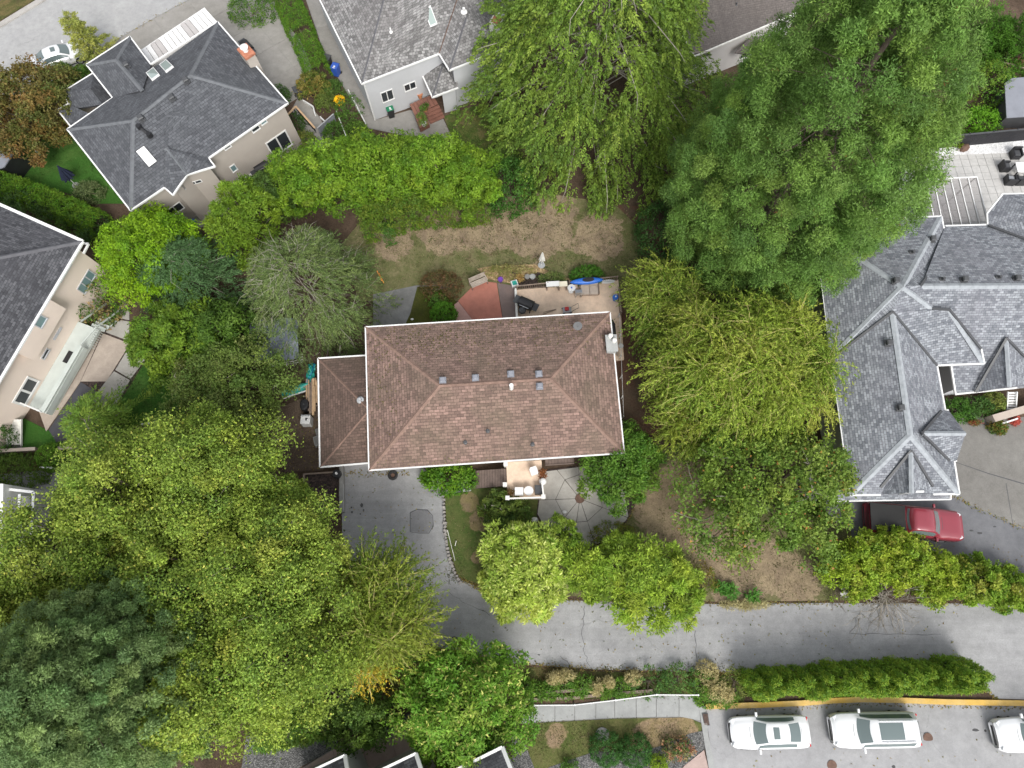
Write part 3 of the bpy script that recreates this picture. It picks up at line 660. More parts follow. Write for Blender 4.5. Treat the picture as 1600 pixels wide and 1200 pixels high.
    def pipe(s, px, py, r=0.06, h=0.4, mat=None):
        p, n = s.hit(px, py); m = MB(); m.lathe(p + [0, 0, -.05], [(r * 2.6, 0), (r * 2.2, .09), (r, .12), (r, h)], 10); return m.build("vent_pipe", mat or MT["dark"], s.root)
    def skylight(s, quad, mat="skyglass", fr="white", rise=0.13, split=1):
        pts = [s.hit(*q) for q in quad]; n = sum(p[1] for p in pts); n /= np.linalg.norm(n); P = [p[0] for p in pts]
        m = MB(); c = sum(P) / 4
        top = [p + n * rise for p in P]; inn = [c + (p - c) * 0.84 + n * rise for p in P]
        m.add([*P, *top, *inn], [(i, (i + 1) % 4, 4 + (i + 1) % 4, 4 + i) for i in range(4)] + [(4 + i, 4 + (i + 1) % 4, 8 + (i + 1) % 4, 8 + i) for i in range(4)])
        o = m.build("skylight", MT[fr], s.root)
        for k in range(split):
            a, b = k / split, (k + 1) / split; lp = lambda p, q, t: p + (q - p) * t
            g = MB(); g.add([lp(inn[0], inn[3], a) - n * .01, lp(inn[1], inn[2], a) - n * .01, lp(inn[1], inn[2], b) - n * .01, lp(inn[0], inn[3], b) - n * .01], [(0, 1, 2, 3)]); g.build("pane", MT[mat], o)

# ---- the brown house in the middle
A = House("brown_house", (770, 640), "large house with reddish-brown hipped shingle roof beside the asphalt drive")
e = 4.4; V = dict(tl=(571, 511, e), tr=(953, 487.5, e), br=(975.5, 708, e), bl=(576.5, 735, e), r1=(687, 602, e + 1.9), r2=(860, 591, e + 1.9))
rf = A.roof(V, [("tl", "tr", "r2", "r1"), ("tr", "br", "r2"), ("br", "bl", "r1", "r2"), ("bl", "tl", "r1")], MT["roof_brown"])
A.gutter([V["tl"], V["tr"], V["br"], V["bl"], V["tl"]], wd=.08)
A.caps([(V["tl"], V["r1"]), (V["bl"], V["r1"]), (V["tr"], V["r2"]), (V["br"], V["r2"])], MT["cap_brown"]); A.caps([(V["r1"], V["r2"])], MT["cap_brown_dull"], .26)
A.walls("main", [(571, 511), (953, 487.5), (975.5, 708), (576.5, 735)], e, 0.55, MT["stucco_pale"])
f = 2.9; U = dict(a=(497, 560, f), b=(500, 730, f), c=(577, 723.5, f), d=(577, 640, f + 1.45), g=(577, 555, f))
A.roof(U, [("a", "b", "d"), ("b", "c", "d"), ("g", "a", "d")], MT["roof_brown_old"], "garage_roof")
A.gutter([U["g"], U["a"], U["b"], U["c"]])
A.caps([(U["a"], U["d"]), (U["b"], U["d"])], MT["cap_brown_dull"], 0.22)
A.walls("wing", [(497, 560), (500, 730), (577, 723.5), (577, 555)], f, 0.4, MT["stucco_pale"])
for q in ((692, 595), (743, 591), (798, 585), (842, 585), (843, 604)): A.vent(*q, 0.32, MT["shed_grey"], 0.06)
for q in ((762, 673), (727, 691), (832, 694)): A.pipe(*q, 0.06, 0.35)
A.pipe(563, 625, 0.1, 0.3, MT["grey"])
p, n = A.hit(799, 607); MB().tube([p, p + [0, 0, .5], p + [0.0, 0.02, .75]], .13, 10).build("vent_pipe", MT["white"], A.root)
p, n = A.hit(902, 512)
m = MB(); th = np.linspace(0, 2 * math.pi, 13)[:-1]
m.v = [tuple(p + [0, 0, .35] + 0.3 * np.array([math.cos(t), math.sin(t) * .8, 0.55 * math.sin(t)])) for t in th] + [tuple(p + [0.0, -.06, .28])]; m.f = [(i, (i + 1) % 12, 12) for i in range(12)]
m.tube([p, p + [0, -.02, .32]], .03, 6).build("satellite_dish", MT["dark"], A.root)
p, n = A.hit(949, 538); ch = MB(); ch.box(p + [0.2, -.1, -0.3], (0.62, 1.0, 1.7), 0.06); ch.box(p + [0.2, -.1, .56], (.74, 1.14, 0.09), 0.06)
co = ch.build("chimney", MT["concrete_pale"], A.root)
for dx, dy in ((-.05, .5), (.2, .2)):
    MB().lathe(p + [dx + .15, dy - .2, .6], [(.12, 0), (.11, .25), (.15, .27), (.14, .34), (.03, .38)], 12).build("chimney_pot", MT["white_old"], co)
# front landing, stair and rail
FL = PX(820, 748)[2] + 1.05
def plat(name, poly, z, mat, parent, thick=0.14):
    return MB().prism([PZ(x, y, z) for x, y in poly], thick).build(name, mat, parent)
porch = empty("front_porch", PX(820, 750), "raised concrete front landing with wooden steps at the brown house", "porch")
plat("landing", [(791, 722), (846, 719), (850, 778), (793, 779)], FL, MT["deck_tan"], porch, 1.1)
nst = 13
for k in range(nst):
    x0 = 791 - (k + 1) * 55 / nst; x1 = 791 - k * 55 / nst - 0.35; z = FL - 0.07 - k * 0.068
    t0, t1 = (791 - x0) / 55, (791 - x1) / 55
    plat("step", [(x1, 732 + 4 * t1), (x1, 759 + 5 * t1), (x0, 759 + 5 * t0), (x0, 732 + 4 * t0)], z, MT["wood_dark"], porch, 0.08)
for (x, y) in ((790, 725), (789, 757), (793, 778), (849, 776)):
    b = PZ(x, y, FL + 0.9); MB().box(b - [0, 0, 0.45], (0.2, 0.2, 0.9)).box(b + [0, 0, .03], (0.27, 0.27, 0.08)).build("post", MT["white_old"], porch)
rl = MB(); rl.beam(PZ(793, 779, FL + .9), PZ(849.5, 777, FL + .9), .1, .08); rl.beam(PZ(849.5, 777, FL + .9), PZ(847, 755, FL + .9), .1, .08)
for k in range(18):
    a, b = PZ(793, 779, FL + .9), PZ(849.5, 777, FL + .9); q = a + (b - a) * k / 18; rl.beam(q, q - [0, 0, .9], .04, .04)
rl.build("railing", MT["white_old"], porch)
bd = empty("cedar_deck", PX(868, 722), "narrow dark wooden deck against the brown house beside the octagon patio", "deck")
for k in range(9):
    x = 852 + k * 5; plat("board", [(x, 717 - k * .25), (x + 4.6, 716.8 - k * .25), (x + 4.8, 726 - k * .3), (x + .2, 726.3 - k * .3)], FL - .25, MT["wood_dark"], bd, 0.05)
MB().beam(PZ(852, 727, FL - .3), PZ(897, 724, FL - .3), .06, .25).build("fascia_board", MT["wood_dark"], bd)

# ---- grey house upper left
B = House("grey_roof_house", (330, 290), "beige house with dark grey shingle roof and white slatted canopy near the street")
e = 5.3; V = dict(a=(340, 34, e), b=(450, 161, e), s=(204, 329, e), w=(105, 202, e), R1=(207, 188, e + 2.3), R2=(297, 117, e + 2.3), n1=(176, 153, e), t=(236, 100, e))
B.roof(V, [("w", "s", "R1"), ("s", "b", "R2", "R1"), ("b", "a", "R2"), ("a", "w", "R1", "R2")], MT["roof_grey"])
W = dict(q=(135, 101, e - .1), r=(203, 57, e - .1), t=(236, 101, e - .1), n=(176, 153, e - .1), A=(181, 93, e + 1.25), J=(222, 141, e + 1.3))
B.roof(W, [("q", "r", "A"), ("q", "A", "J", "n"), ("r", "t", "J", "A")], MT["roof_grey"], "wing_roof")
Y = dict(k=(259, 231, e + 1.25), g=(257, 293, e + .02), f=(270, 305, e - .02), e=(292, 273, e + .25), d=(336, 260, e - .02), c=(326, 247, e + .02))
B.roof(Y, [("k", "g", "f", "e"), ("k", "e", "d", "c")], MT["roof_grey"], "bay_roof")
B.roof(dict(a=(96, 145, 3), b=(146, 114, 3), c=(182, 158, 3), d=(114, 170, 3), k=(142, 140, 4.0), j=(160, 163, 4.0)), [("a", "b", "k"), ("a", "k", "j", "d"), ("b", "c", "j", "k")], MT["roof_grey"], "porch_roof")
B.roof(dict(a=(90, 172, 3), b=(107, 162, 3.0), c=(140, 178, 4.0), d=(110, 197, 3)), [("a", "b", "c", "d")], MT["roof_grey"], "side_roof")
B.gutter([V["a"], V["b"], V["c"] if "c" in V else (326, 247, e)]); B.gutter([(326, 247, e), (336, 260, e)]); B.gutter([(336, 260, e), (292, 273, e + .22), (270, 305, e), (257, 293, e)])
B.gutter([(257, 293, e), V["s"], V["w"], V["n1"], (135, 101, e - .1), (203, 57, e - .1), (236, 101, e - .1)]); B.gutter([V["t"], V["a"]]); B.gutter([(146, 114, 3), (96, 145, 3), (112, 168, 3)]); B.gutter([(107, 162, 3), (90, 172, 3), (110, 197, 3)])
B.caps([(V["w"], V["R1"]), (V["s"], V["R1"]), (V["R1"], V["R2"]), (V["a"], V["R2"]), (V["b"], V["R2"]), (W["q"], W["A"]), (W["r"], W["A"]), (W["A"], W["J"]), (Y["k"], Y["e"])], MT["cap_grey"], 0.3)
B.walls("main", [(105, 202), (204, 329), (450, 161), (340, 34)], e, 0.3, MT["stucco_beige"])
B.walls("wing", [(135, 101), (176, 153), (236, 101), (203, 57)], e - .1, 0.4, MT["stucco_beige"])
B.walls("bay", [(257, 293), (270, 305), (292, 273), (336, 260), (326, 247), (280, 250)], e, 0.35, MT["stucco_beige"], zb=-1.0)
B.walls("low", [(96, 145), (110, 168), (178, 152), (146, 114)], 3, 0.35, MT["stucco_beige"])
B.win("main", 1, (414, 224), (457.6, 225), 2, "glass", fw=.11)
B.win("main", 1, (357.5, 261), (372, 264), 1, "glass_teal")
B.win("main", 1, (390, 200), (407, 200), 1); B.win("main", 1, (405, 190), (418, 190), 1, "glass_teal"); B.win("main", 1, (347, 229), (362, 228), 1)
B.win("main", 1, (257.5, 330), (289, 324), 2, "glass")
B.win("bay", 2, (293, 286), (317, 284), 2, "glass"); B.win("bay", 1, (283, 287), (290, 297), 1, "glass"); B.win("bay", 2, (306, 312), (319, 313), 2, "glass")
for q in ((292, 128), (270, 155), (222, 187), (199, 104)): B.vent(*q, 0.34, MT["dark"], 0.6)
m = MB(); p1, _ = B.hit(219, 200); p2, _ = B.hit(235, 213); m.tube([p1 + [0, 0, .1], p2 + [0, 0, .18]], .1, 8); m.lathe(p1, [(.18, 0), (.16, .3)], 10); m.lathe(p2, [(.2, 0), (.16, .35)], 10); m.build("flue_pipe", MT["black"], B.root)
B.skylight([(229, 116), (241, 107), (250, 118), (238, 127)]); B.skylight([(250, 103), (261, 94.5), (272, 105), (260, 114)]); B.skylight([(213, 237), (225, 228.5), (245, 252), (233, 261)], "skyglass" if False else "white")
p, _ = B.hit(386, 92); ch = MB(); cz = 0.56; ch.box(p + [.35, -.25, -.3], (1.0, 0.75, 2.6), -0.86); c_ = ch.build("chimney", MT["stucco_beige"], B.root)
MB().box(p + [.35, -.25, 1.08], (1.1, .85, .2), -0.86).build("chimney_top", MT["brick"], c_); MB().lathe(p + [.35, -.25, 1.17], [(.2, 0), (.2, .35), (.3, .4), (.02, .5)], 12).build("chimney_pot", MT["white"], c_)
can = empty("slatted_canopy", PZ(280, 60, G(22) + 2.6), "white slatted canopy over the drive on the grey roof house", "canopy")
ca, cb, cc, cd = [PZ(x, y, B.z0 + 3.4) for x, y in ((221, 78), (320, 12), (340, 34), (236, 101))]
for k in range(15):
    t0, t1 = k / 15 + .004, (k + 1) / 15 - .004; lp = lambda p, q, t: p + (q - p) * t
    MB().prism([lp(ca, cb, t0), lp(ca, cb, t1), lp(cd, cc, t1), lp(cd, cc, t0)], 0.06).build("roof_panel", MT["white"] if k not in (2, 3, 9, 10) else MT["polycarb"], can)
bm = MB(); bm.beam(ca, cb, .12, .2, .12); bm.beam(cd, cc, .12, .2, .12)
for t in (0.01, .5, .99):
    q = lp(ca, cb, t); bm.beam(q - [0, 0, .15], [q[0], q[1], G(q[1])], .12, .12)
bm.build("frame", MT["white"], can)

# ---- light shake-roof house top centre
C_ = House("shake_roof_house", (620, 185), "pale house with weathered light grey shake roof and red-brown steps")
e = 5.0; V = dict(L=(475, -50, e), c1=(565, 131, e), c2=(686, 84, e), c3=(702, 110, e), c4=(797, 72, e), c5=(774, 23, e), c6=(828, 2, e), c7=(850, -60, e), R=(615, -60, e + 2.6), v=(714, 0, e + 1.7), T=(722, -60, e + 2.6), w1=(729, 26, e + 1.5))
C_.roof(V, [("L", "c1", "R"), ("c1", "c2", "v", "T", "R"), ("c2", "c3", "w1", "v"), ("c3", "c4", "w1"), ("w1", "c4", "c5"), ("w1", "c5", "v"), ("v", "c5", "c6", "c7", "T")], MT["roof_shake"])
C_.gutter([V["L"], V["c1"], V["c2"], V["c3"], V["c4"], V["c5"], V["c6"]])
C_.caps([(V["c1"], V["R"]), (V["c3"], V["w1"])], MT["cap_dark"], 0.2); C_.caps([(V["c2"], V["v"])], MT["rust"], 0.16)
C_.walls("main", [(475, -50), (565, 131), (686, 84), (790, 40), (850, -60)], e, 0.25, MT["stucco_white"])
C_.walls("wing", [(690, 60), (702, 110), (797, 72), (774, 23)], e, 0.35, MT["stucco_white"])
D_ = dict(p1=(660, 118, 2.9), p2=(690, 92, 3.2), m=(692, 101, 3.75), p4=(675.5, 152, 2.9), p3=(716, 137, 2.9), p5=(712, 110, 3.1))
C_.roof(D_, [("p1", "p4", "m", "p2"), ("p4", "p3", "m"), ("p3", "p5", "p2", "m")], MT["roof_shake"], "porch_roof"); C_.gutter([D_["p1"], D_["p4"], D_["p3"]])
C_.caps([(D_["p4"], D_["m"])], MT["cap_dark"], 0.2)
C_.walls("porch", [(684, 147), (716, 137), (712, 100), (690, 105)], 2.9, 0.25, MT["stucco_white"])
C_.win("main", 1, (593.5, 145.5), (616.5, 153.5), 2); C_.win("main", 1, (630, 133), (651, 136.5), 2)
MB().beam(*[np.array([*(C_.wl["main"][1]), z]) + [-.02, -.04, 0] for z in (C_.z0 + e - .1, C_.z0 - .6)], .1, .1).build("downpipe", MT["white"], C_.root)
C_.skylight([(662, 16), (673, 9), (684, 38), (673, 43)], "skyglass")
C_.pipe(611, 50, .06, .45, MT["white"]); C_.pipe(725, 18, .1, .4, MT["white"])
p, _ = C_.hit(776, 52); ch = MB(); ch.box(p + [0, 0, .2], (.85, .7, 2.2), -.4); c_ = ch.build("chimney", MT["white_old"], C_.root); MB().box(p + [0, 0, 1.35], (.6, .5, .14), -.4).build("chimney_top", MT["brick"], c_)
st = empty("back_steps", PX(660, 185), "red-brown wooden landing and steps at the shake roof house", "steps")
sz = PX(660, 185)[2] + .85
for k in range(7):
    t0, t1 = k / 7, (k + 1) / 7 - .012
    A0, A1, B0, B1 = np.array((640, 163)), np.array((656, 200)), np.array((657, 147)), np.array((686, 162))
    # boards of the landing run towards the house
    a0 = A0 + (B0 - A0) * 0; L0 = np.array((640, 163)) + (np.array((676, 147)) - np.array((640, 163))) * t0; L1 = np.array((640, 163)) + (np.array((676, 147)) - np.array((640, 163))) * t1
    M0 = np.array((648, 180)) + (np.array((685, 162)) - np.array((648, 180))) * t0; M1 = np.array((648, 180)) + (np.array((685, 162)) - np.array((648, 180))) * t1
    plat("board", [L0, L1, M1, M0], sz, MT["wood_red"], st, .05)
for k in range(4):
    o = np.array((2.4, 5.1)) * k + np.array((9, 18.5)) * 0
    a = np.array((663, 173)) + o; b = np.array((685.5, 163)) + o
    plat("step", [a + (0, .4), b + (0, .4), b + (2.3, 5.0), a + (2.3, 5.0)], sz - .17 * (k + 1), MT["wood_red"], st, .06)
plat("side_landing", [(648, 180.5), (662.5, 173.5), (671, 193), (656, 201)], sz - .02, MT["wood_red"], st, .5)

# ---- taupe roof house top right
D = House("taupe_roof_house", (1180, 100), "white-walled house with plain dark taupe roof behind the big conifers")
e = 4.6; V = dict(a=(1085, 88, e), b=(1233, 25, e), c=(1262, 13, e), d=(1235, -70, e + 1.6), f=(1030, -70, e + 1.8), g=(1045, 20, e + .6))
D.roof(V, [("a", "b", "c", "d", "f", "g")], MT["roof_taupe"]); D.gutter([V["g"], V["a"], V["b"], V["c"], V["d"]], MT["white_old"])
D.walls("main", [(1085, 88), (1262, 13), (1235, -70), (1030, -70), (1045, 20)], e, 0.45, MT["stucco_pale"])
D.win("main", 0, (1158, 83), (1176, 84), 2)
D.roof(dict(a=(1148, 82, 2.9), b=(1152, 76, 3.3), c=(1172, 60, 3.5), d=(1194, 56, 3.4), f=(1190, 72, 2.9), g=(1160, 84, 2.85)), [("a", "b", "c", "d", "f", "g")], MT["roof_taupe"], "window_roof", .1)
D.pipe(1150, 8, .05, .3)

# ---- cream house at the left edge
E = House("cream_house", (120, 560), "cream stucco house with charcoal roof and pale green balcony at the left edge")
e = 5.0; V = dict(a=(-110, 271, e), b=(129, 377, e), c=(-75, 718, e), R=(-70, 415, e + 2.6), R3=(-160, 415, e + 2.6), c2=(-200, 718, e))
E.roof(V, [("a", "b", "R", "R3"), ("b", "c", "R"), ("c", "c2", "R3", "R")], MT["roof_dark"]); E.gutter([V["a"], V["b"], V["c"]], wd=.22); E.caps([(V["b"], V["R"])], MT["cap_dark"], .3)
E.walls("main", [(-110, 271), (129, 377), (-75, 718), (-200, 718)], e, 0.5, MT["stucco_cream"])
E.gutter([(131, 380, e - .6), (138, 381, e - .6), (130, 396, e - .6)], MT["white"], "downpipe", .12)
wq = E.wl["main"]; wa, wb = wq[1], wq[2]; wd_ = (wb - wa) / np.linalg.norm(wb - wa); wn = np.array([wd_[1], -wd_[0]])
if (wa - sum(wq) / 4) @ wn < 0: wn = -wn
# jettied upper storey with its own face
u1 = E.on_wall("main", 1, 78, 470)[0]; u2 = E.on_wall("main", 1, 30, 553)[0]
jq = [wa + wd_ * u1 - wn * .3, wa + wd_ * u2 - wn * .3, wa + wd_ * u2 + wn * .6, wa + wd_ * u1 + wn * .6]
E.wl["jut"] = [jq[3], jq[2], jq[1], jq[0]]
MB().prism([(p[0], p[1], E.z0 + e - .12) for p in jq], 1.7).build("jetty", MT["stucco_cream"], E.root)
E.win("main", 1, (119, 452), (150, 429), 3, "glass_teal", "stucco_white"); E.win("main", 1, (92, 440), (112, 412), 2, "glass_teal", "stucco_white")
E.win("jut", 0, (52, 508), (74, 497), 1, "glass_teal", "stucco_white"); E.win("main", 1, (82, 530), (96, 512), 1, "glass_teal", "stucco_white"); E.win("main", 1, (63, 560), (78, 546), 1, "glass", "stucco_white")
dz = E.z0 + .65
E.win("main", 1, (18, 629), (62, 595), 2, "glass", "white", "patio_door", .16)
def W3(u, o, z): p = wa + wd_ * u + wn * o; return np.array([p[0], p[1], z])
ud0 = E.on_wall("main", 1, 113, 497)[0]; ud1 = E.on_wall("main", 1, 45, 634)[0]
bal = MB(); bal.prism([W3(ud0, .02, dz), W3(ud1, .02, dz), W3(ud1, 1.75, dz), W3(ud0, 1.75, dz)], .25); bo = bal.build("balcony", MT["mint"], E.root)
MB().box(W3(ud0 + 2.6, .9, dz + .015), (.9, .75, .02), math.atan2(wd_[1], wd_[0])).build("door_mat", MT["black"], bo)
r1 = MB(); r1.beam(W3(ud0 + 1.6, 1.75, dz + .95), W3(ud1, 1.75, dz + .95), .34, .09); r1.build("top_rail", MT["mint"], bo)
r2 = MB(); r2.beam(W3(ud0 + 1.6, 1.83, dz + .45), W3(ud1, 1.83, dz + .45), .12, .5); r2.build("rail_panel", MT["mint"], bo)
r4 = MB(); r4.beam(W3(ud1, 0, dz + .95), W3(ud1, 1.75, dz + .95), .1, .09)
for k in range(6): r4.beam(W3(ud1, .2 + .28 * k, dz + .95), W3(ud1, .2 + .28 * k, dz), .04, .04)
r4.build("end_rail", MT["white"], bo)
for k in range(7):
    z = dz - .2 * (k + 1)
    r3 = MB(); r3.prism([W3(ud0 - .28 * k, .9, z), W3(ud0 - .28 * k - .3, .9, z), W3(ud0 - .28 * k - .3, 2.0, z), W3(ud0 - .28 * k, 2.0, z)], .06); r3.build("stair_tread", MT["mint"], bo)
r5 = MB(); r5.beam(W3(ud0, 2.05, dz + .9), W3(ud0 - 2, 2.05, dz - .5), .08, .1); r5.beam(W3(ud0, .85, dz + .9), W3(ud0 - 2, .85, dz - .5), .08, .1); r5.beam(W3(ud0 + 1.5, 1.75, dz + .95), W3(ud0, 2.05, dz + .9), .07, .07)
for k in range(9): r5.beam(W3(ud0 + .17 * k, 2.15, dz + .92), W3(ud0 + .17 * k, 2.15, dz), .035, .035)
r5.build("stair_rail", MT["mint"], bo)

# ---- large light-grey roof house at the right
R = House("complex_roof_house", (1420, 620), "large house with many-hipped light grey shingle roof beside the red pickup")
e = 4.2
V = dict(NW=(1272, 356, e), tA=(1345, 342, e), tB=(1471, 338, e), tC=(1481, 387, e), vJ=(1439, 446, e + 2.35), X=(1411, 448, e + 2.6), lS=(1297, 562, e), gN=(1395, 487, e + 2.0), vg=(1464, 571, e), se=(1538, 568, e), sr=(1533, 545, e + .35), s2=(1484, 484, e + 1.75), s1=(1457, 482, e + 1.8), gS=(1423, 680, e + 2.0), lB=(1328, 774, e), bR=(1499, 772, e), g1=(1477, 641, e), g2=(1491, 720, e))
R.roof(V, [("NW", "X", "tB", "tA"), ("tB", "tC", "vJ", "X"), ("NW", "lS", "X"), ("X", "lS", "gN"), ("X", "gN", "vg", "s2", "s1", "vJ"), ("vg", "se", "sr", "s2"), ("lS", "lB", "gS", "gN"), ("lB", "bR", "gS"), ("gN", "gS", "bR", "g2", "g1", "vg")], MT["roof_light"])
V2 = dict(a=(1440, 447, e + 2.3), b=(1660, 446, e + 2.3), c=(1660, 350, e - .05), d=(1543, 351, e - .05), f=(1477, 353, e - .05), g=(1660, 600, 3.0), h=(1589, 606, 2.9), i=(1493, 616, 2.9), j=(1486, 571, 3.65))
R.roof(V2, [("a", "f", "d", "c", "b"), ("a", "b", "g", "h", "i", "j")], MT["roof_light"], "east_roof")
R.roof(dict(a=(1543, 351, e), b=(1542, 334, e), c=(1567, 303, e), d=(1660, 302, e), f=(1660, 392, e + 1.2), g=(1620, 335, e + 1.0)), [("a", "b", "c", "g"), ("c", "d", "f", "g"), ("a", "g", "f")], MT["roof_light"], "bay_roof")
R.roof(dict(a=(1573, 528, 4.75), r=(1578, 604, 4.5), l=(1524, 613, 2.98), q=(1640, 598, 3.0)), [("a", "l", "r"), ("a", "r", "q")], MT["roof_light"], "gable_roof")
R.roof(dict(a=(1424, 704, e + 1.62), r=(1425, 770, e + 1.45), l=(1376, 762, e + .22), q=(1458, 760, e + .24), l2=(1376, 772, e + .02), q2=(1458, 771, e + .02)), [("a", "l", "l2", "r"), ("a", "r", "q2", "q")], MT["roof_light"], "front_gable_roof")
R.roof(dict(a=(1441, 677, e + 1.75), t=(1509, 677, e + 1.35), u=(1470, 642, e + .15), u2=(1482, 641, e), l=(1484, 720, e + .2), l2=(1495, 720, e)), [("a", "u", "u2", "t"), ("a", "t", "l2", "l")], MT["roof_light"], "side_gable_roof")
R.roof(dict(a=(1300, 783, 2.7), b=(1485, 780, 2.7), c=(1483, 772, 3.2), d=(1310, 766, 3.2)), [("a", "b", "c", "d")], MT["roof_light"], "skirt_roof")
R.gutter([V["tA"], V["tB"], V["tC"]]); R.gutter([V["NW"], V["tA"]]); R.gutter([V["vg"], V["se"], V["sr"]]); R.gutter([V["vg"], V["g1"], (1482, 641, e)]); R.gutter([(1495, 720, e), V["g2"], V["bR"], (1458, 772.5, e)]); R.gutter([(1376, 773.5, e), V["lB"], V["NW"]])
R.gutter([(1300, 783, 2.7), (1485, 780, 2.7), (1485, 773, 3.1)]); R.gutter([V2["f"], V2["d"]]); R.gutter([(1543, 351, e), (1542, 334, e), (1567, 303, e), (1660, 302, e)]); R.gutter([V2["h"], V2["i"], V2["j"]])
R.gutter([(1407, 771, e + .3), (1425, 768.5, e + 1.3), (1443, 768, e + .8)], MT["white"], "bargeboard", .12)
R.caps([(V["NW"], V["X"]), (V["X"], V["tB"]), (V["X"], V["lS"]), (V["X"], V["s1"]), (V["s2"], V["se"]), (V["gN"], V["gS"]), (V["gS"], V["lB"]), (V["gS"], V["bR"]), (V2["a"], V2["b"])], MT["cap_light"], .4)
R.caps([((1573, 528, 4.78), (1578, 604, 4.53)), ((1424, 704, e + 1.65), (1425, 770, e + 1.48)), ((1441, 677, e + 1.78), (1509, 677, e + 1.38))], MT["cap_light"], .3)
for a, b in ((V["vJ"], V["tC"]), (V["gN"], V["lS"]), (V["gN"], V["vg"]), (V["s1"], V["s2"]), (V["s2"], V["sr"]), ((1424, 704, e + 1.62), (1376, 762, e + .25)), ((1424, 704, e + 1.62), (1458, 760, e + .27)), ((1441, 677, e + 1.76), (1471, 642, e + .18)), ((1441, 677, e + 1.76), (1484, 720, e + .22)), ((1573, 528, 4.8), (1524, 613, 3.05)), ((1573, 528, 4.8), (1640, 598, 3.05)), ((1545, 352, e + .05), (1620, 380, e + .9))):
    R.line([(a[0], a[1], a[2] + .06), (b[0], b[1], b[2] + .06)], MT["dark"], "valley_flashing", .15, .08)
R.walls("garage", [(1297, 562), (1464, 571), (1499, 772), (1328, 774)], e, .45, MT["stucco_grey"])
R.walls("upper", [(1272, 356), (1471, 338), (1481, 387), (1464, 571), (1297, 562)], e, .45, MT["stucco_grey"])
R.walls("east", [(1477, 353), (1660, 350), (1660, 600), (1493, 616)], 2.9, .5, MT["stucco_white"], top=2.85)
for q in ((1398, 440), (1387, 537), (1405, 638), (1505, 438), (1587, 436), (1455, 375)): R.vent(*q, .34, MT["dark"])
for q in ((1425, 395), (1472, 437), (1560, 434)): R.pipe(*q, .09, .35)
# glazed patio cover behind it
pgl = empty("patio_cover", PX(1480, 320), "white-barred clear patio cover over the pale terrace", "canopy")
tz = R.z0 + 2.7
top = [(1423, 307), (1435, 298), (1446, 281), (1458.5, 280), (1471.5, 279.5), (1485, 279), (1498, 278.5), (1512, 278), (1526, 277)]
bot = [(1430, 338), (1444, 338), (1458, 337), (1473, 353), (1488, 352), (1502, 352), (1516, 351.5), (1530, 351), (1543.5, 350.5)]
for a, b in zip(top, bot): MB().beam(PZ(*a, tz), PZ(*b, tz + .25), .07, .12).build("bar", MT["white"], pgl)
m = MB(); m.beam(PZ(1446, 281, tz), PZ(1526, 277, tz), .09, .14)
for x, y in ((1446, 281), (1526, 277)):
    q = PZ(x, y, tz); m.beam(q, [q[0], q[1], G(q[1])], .1, .1)
m.build("front_beam", MT["white"], pgl)
clr, nt_, b_ = new_mat("clear_sheet"); tr_ = nt_.nodes.new("ShaderNodeBsdfTransparent"); mx_ = nt_.nodes.new("ShaderNodeMixShader"); mx_.inputs[0].default_value = .35
b_.inputs["Base Color"].default_value = (.32, .29, .28, 1); b_.inputs["Roughness"].default_value = .2
nt_.links.new(tr_.outputs[0], mx_.inputs[1]); nt_.links.new(b_.outputs[0], mx_.inputs[2]); nt_.links.new(mx_.outputs[0], nt_.nodes["Material Output"].inputs[0])
for i in range(len(top) - 1):
    P = [PZ(*top[i], tz + .01), PZ(*top[i + 1], tz + .01), PZ(*bot[i + 1], tz + .26), PZ(*bot[i], tz + .26)]
    g = MB(); g.add(P, [(0, 1, 2, 3)]); g.build("pane", clr, pgl)

# ---- townhouses at the bottom edge
def townhouse(corner, left, right, label, h=5.2):
    T_ = House("townhouse", (corner[0] - 10, corner[1] - 30), label)
    c = np.array(corner, float); l = np.array(left, float); r = np.array(right, float); k = 3.2
    c3, l3, r3 = [T_.P((*q, h)) for q in (c, c + (l - c) * k, c + (r - c) * k)]
    far = l3 + r3 - c3; rp = (l3 + far) / 2 + [0, 0, 1.2]; rq = (c3 + r3) / 2 + [0, 0, 1.2]
    def ref(p): pr = p - CAM; z = pr @ FW; return (800 + F_PX * (pr @ RT) / z, 600 - F_PX * (pr @ UP) / z, p[2] - T_.z0)
    VV = dict(c=ref(c3), l=ref(l3), r=ref(r3), f=ref(far), p=ref(rp), q=ref(rq))
    T_.roof(VV, [("c", "l", "p", "q"), ("q", "p", "f", "r")], MT["roof_dark"]); T_.gutter([VV["l"], VV["c"], VV["q"], VV["r"]], wd=.2)
    T_.walls("m", [VV[x][:2] for x in "clfr"], h, .35, MT["stucco_grey"], top=h - .1)
    return T_
T1 = townhouse((539, 1181), (503, 1198), (548, 1200), "townhouse with charcoal roof corner at the bottom edge, leftmost of three", 4.6)
T2 = townhouse((650, 1178), (606, 1199), (662, 1200), "townhouse with white-trimmed roof corner at the bottom edge, middle of three", 4.6)
T3 = townhouse((785, 1168), (722, 1199), (800, 1200), "townhouse roof corner beside the chestnut tree, rightmost of three at the bottom edge", 4.6)

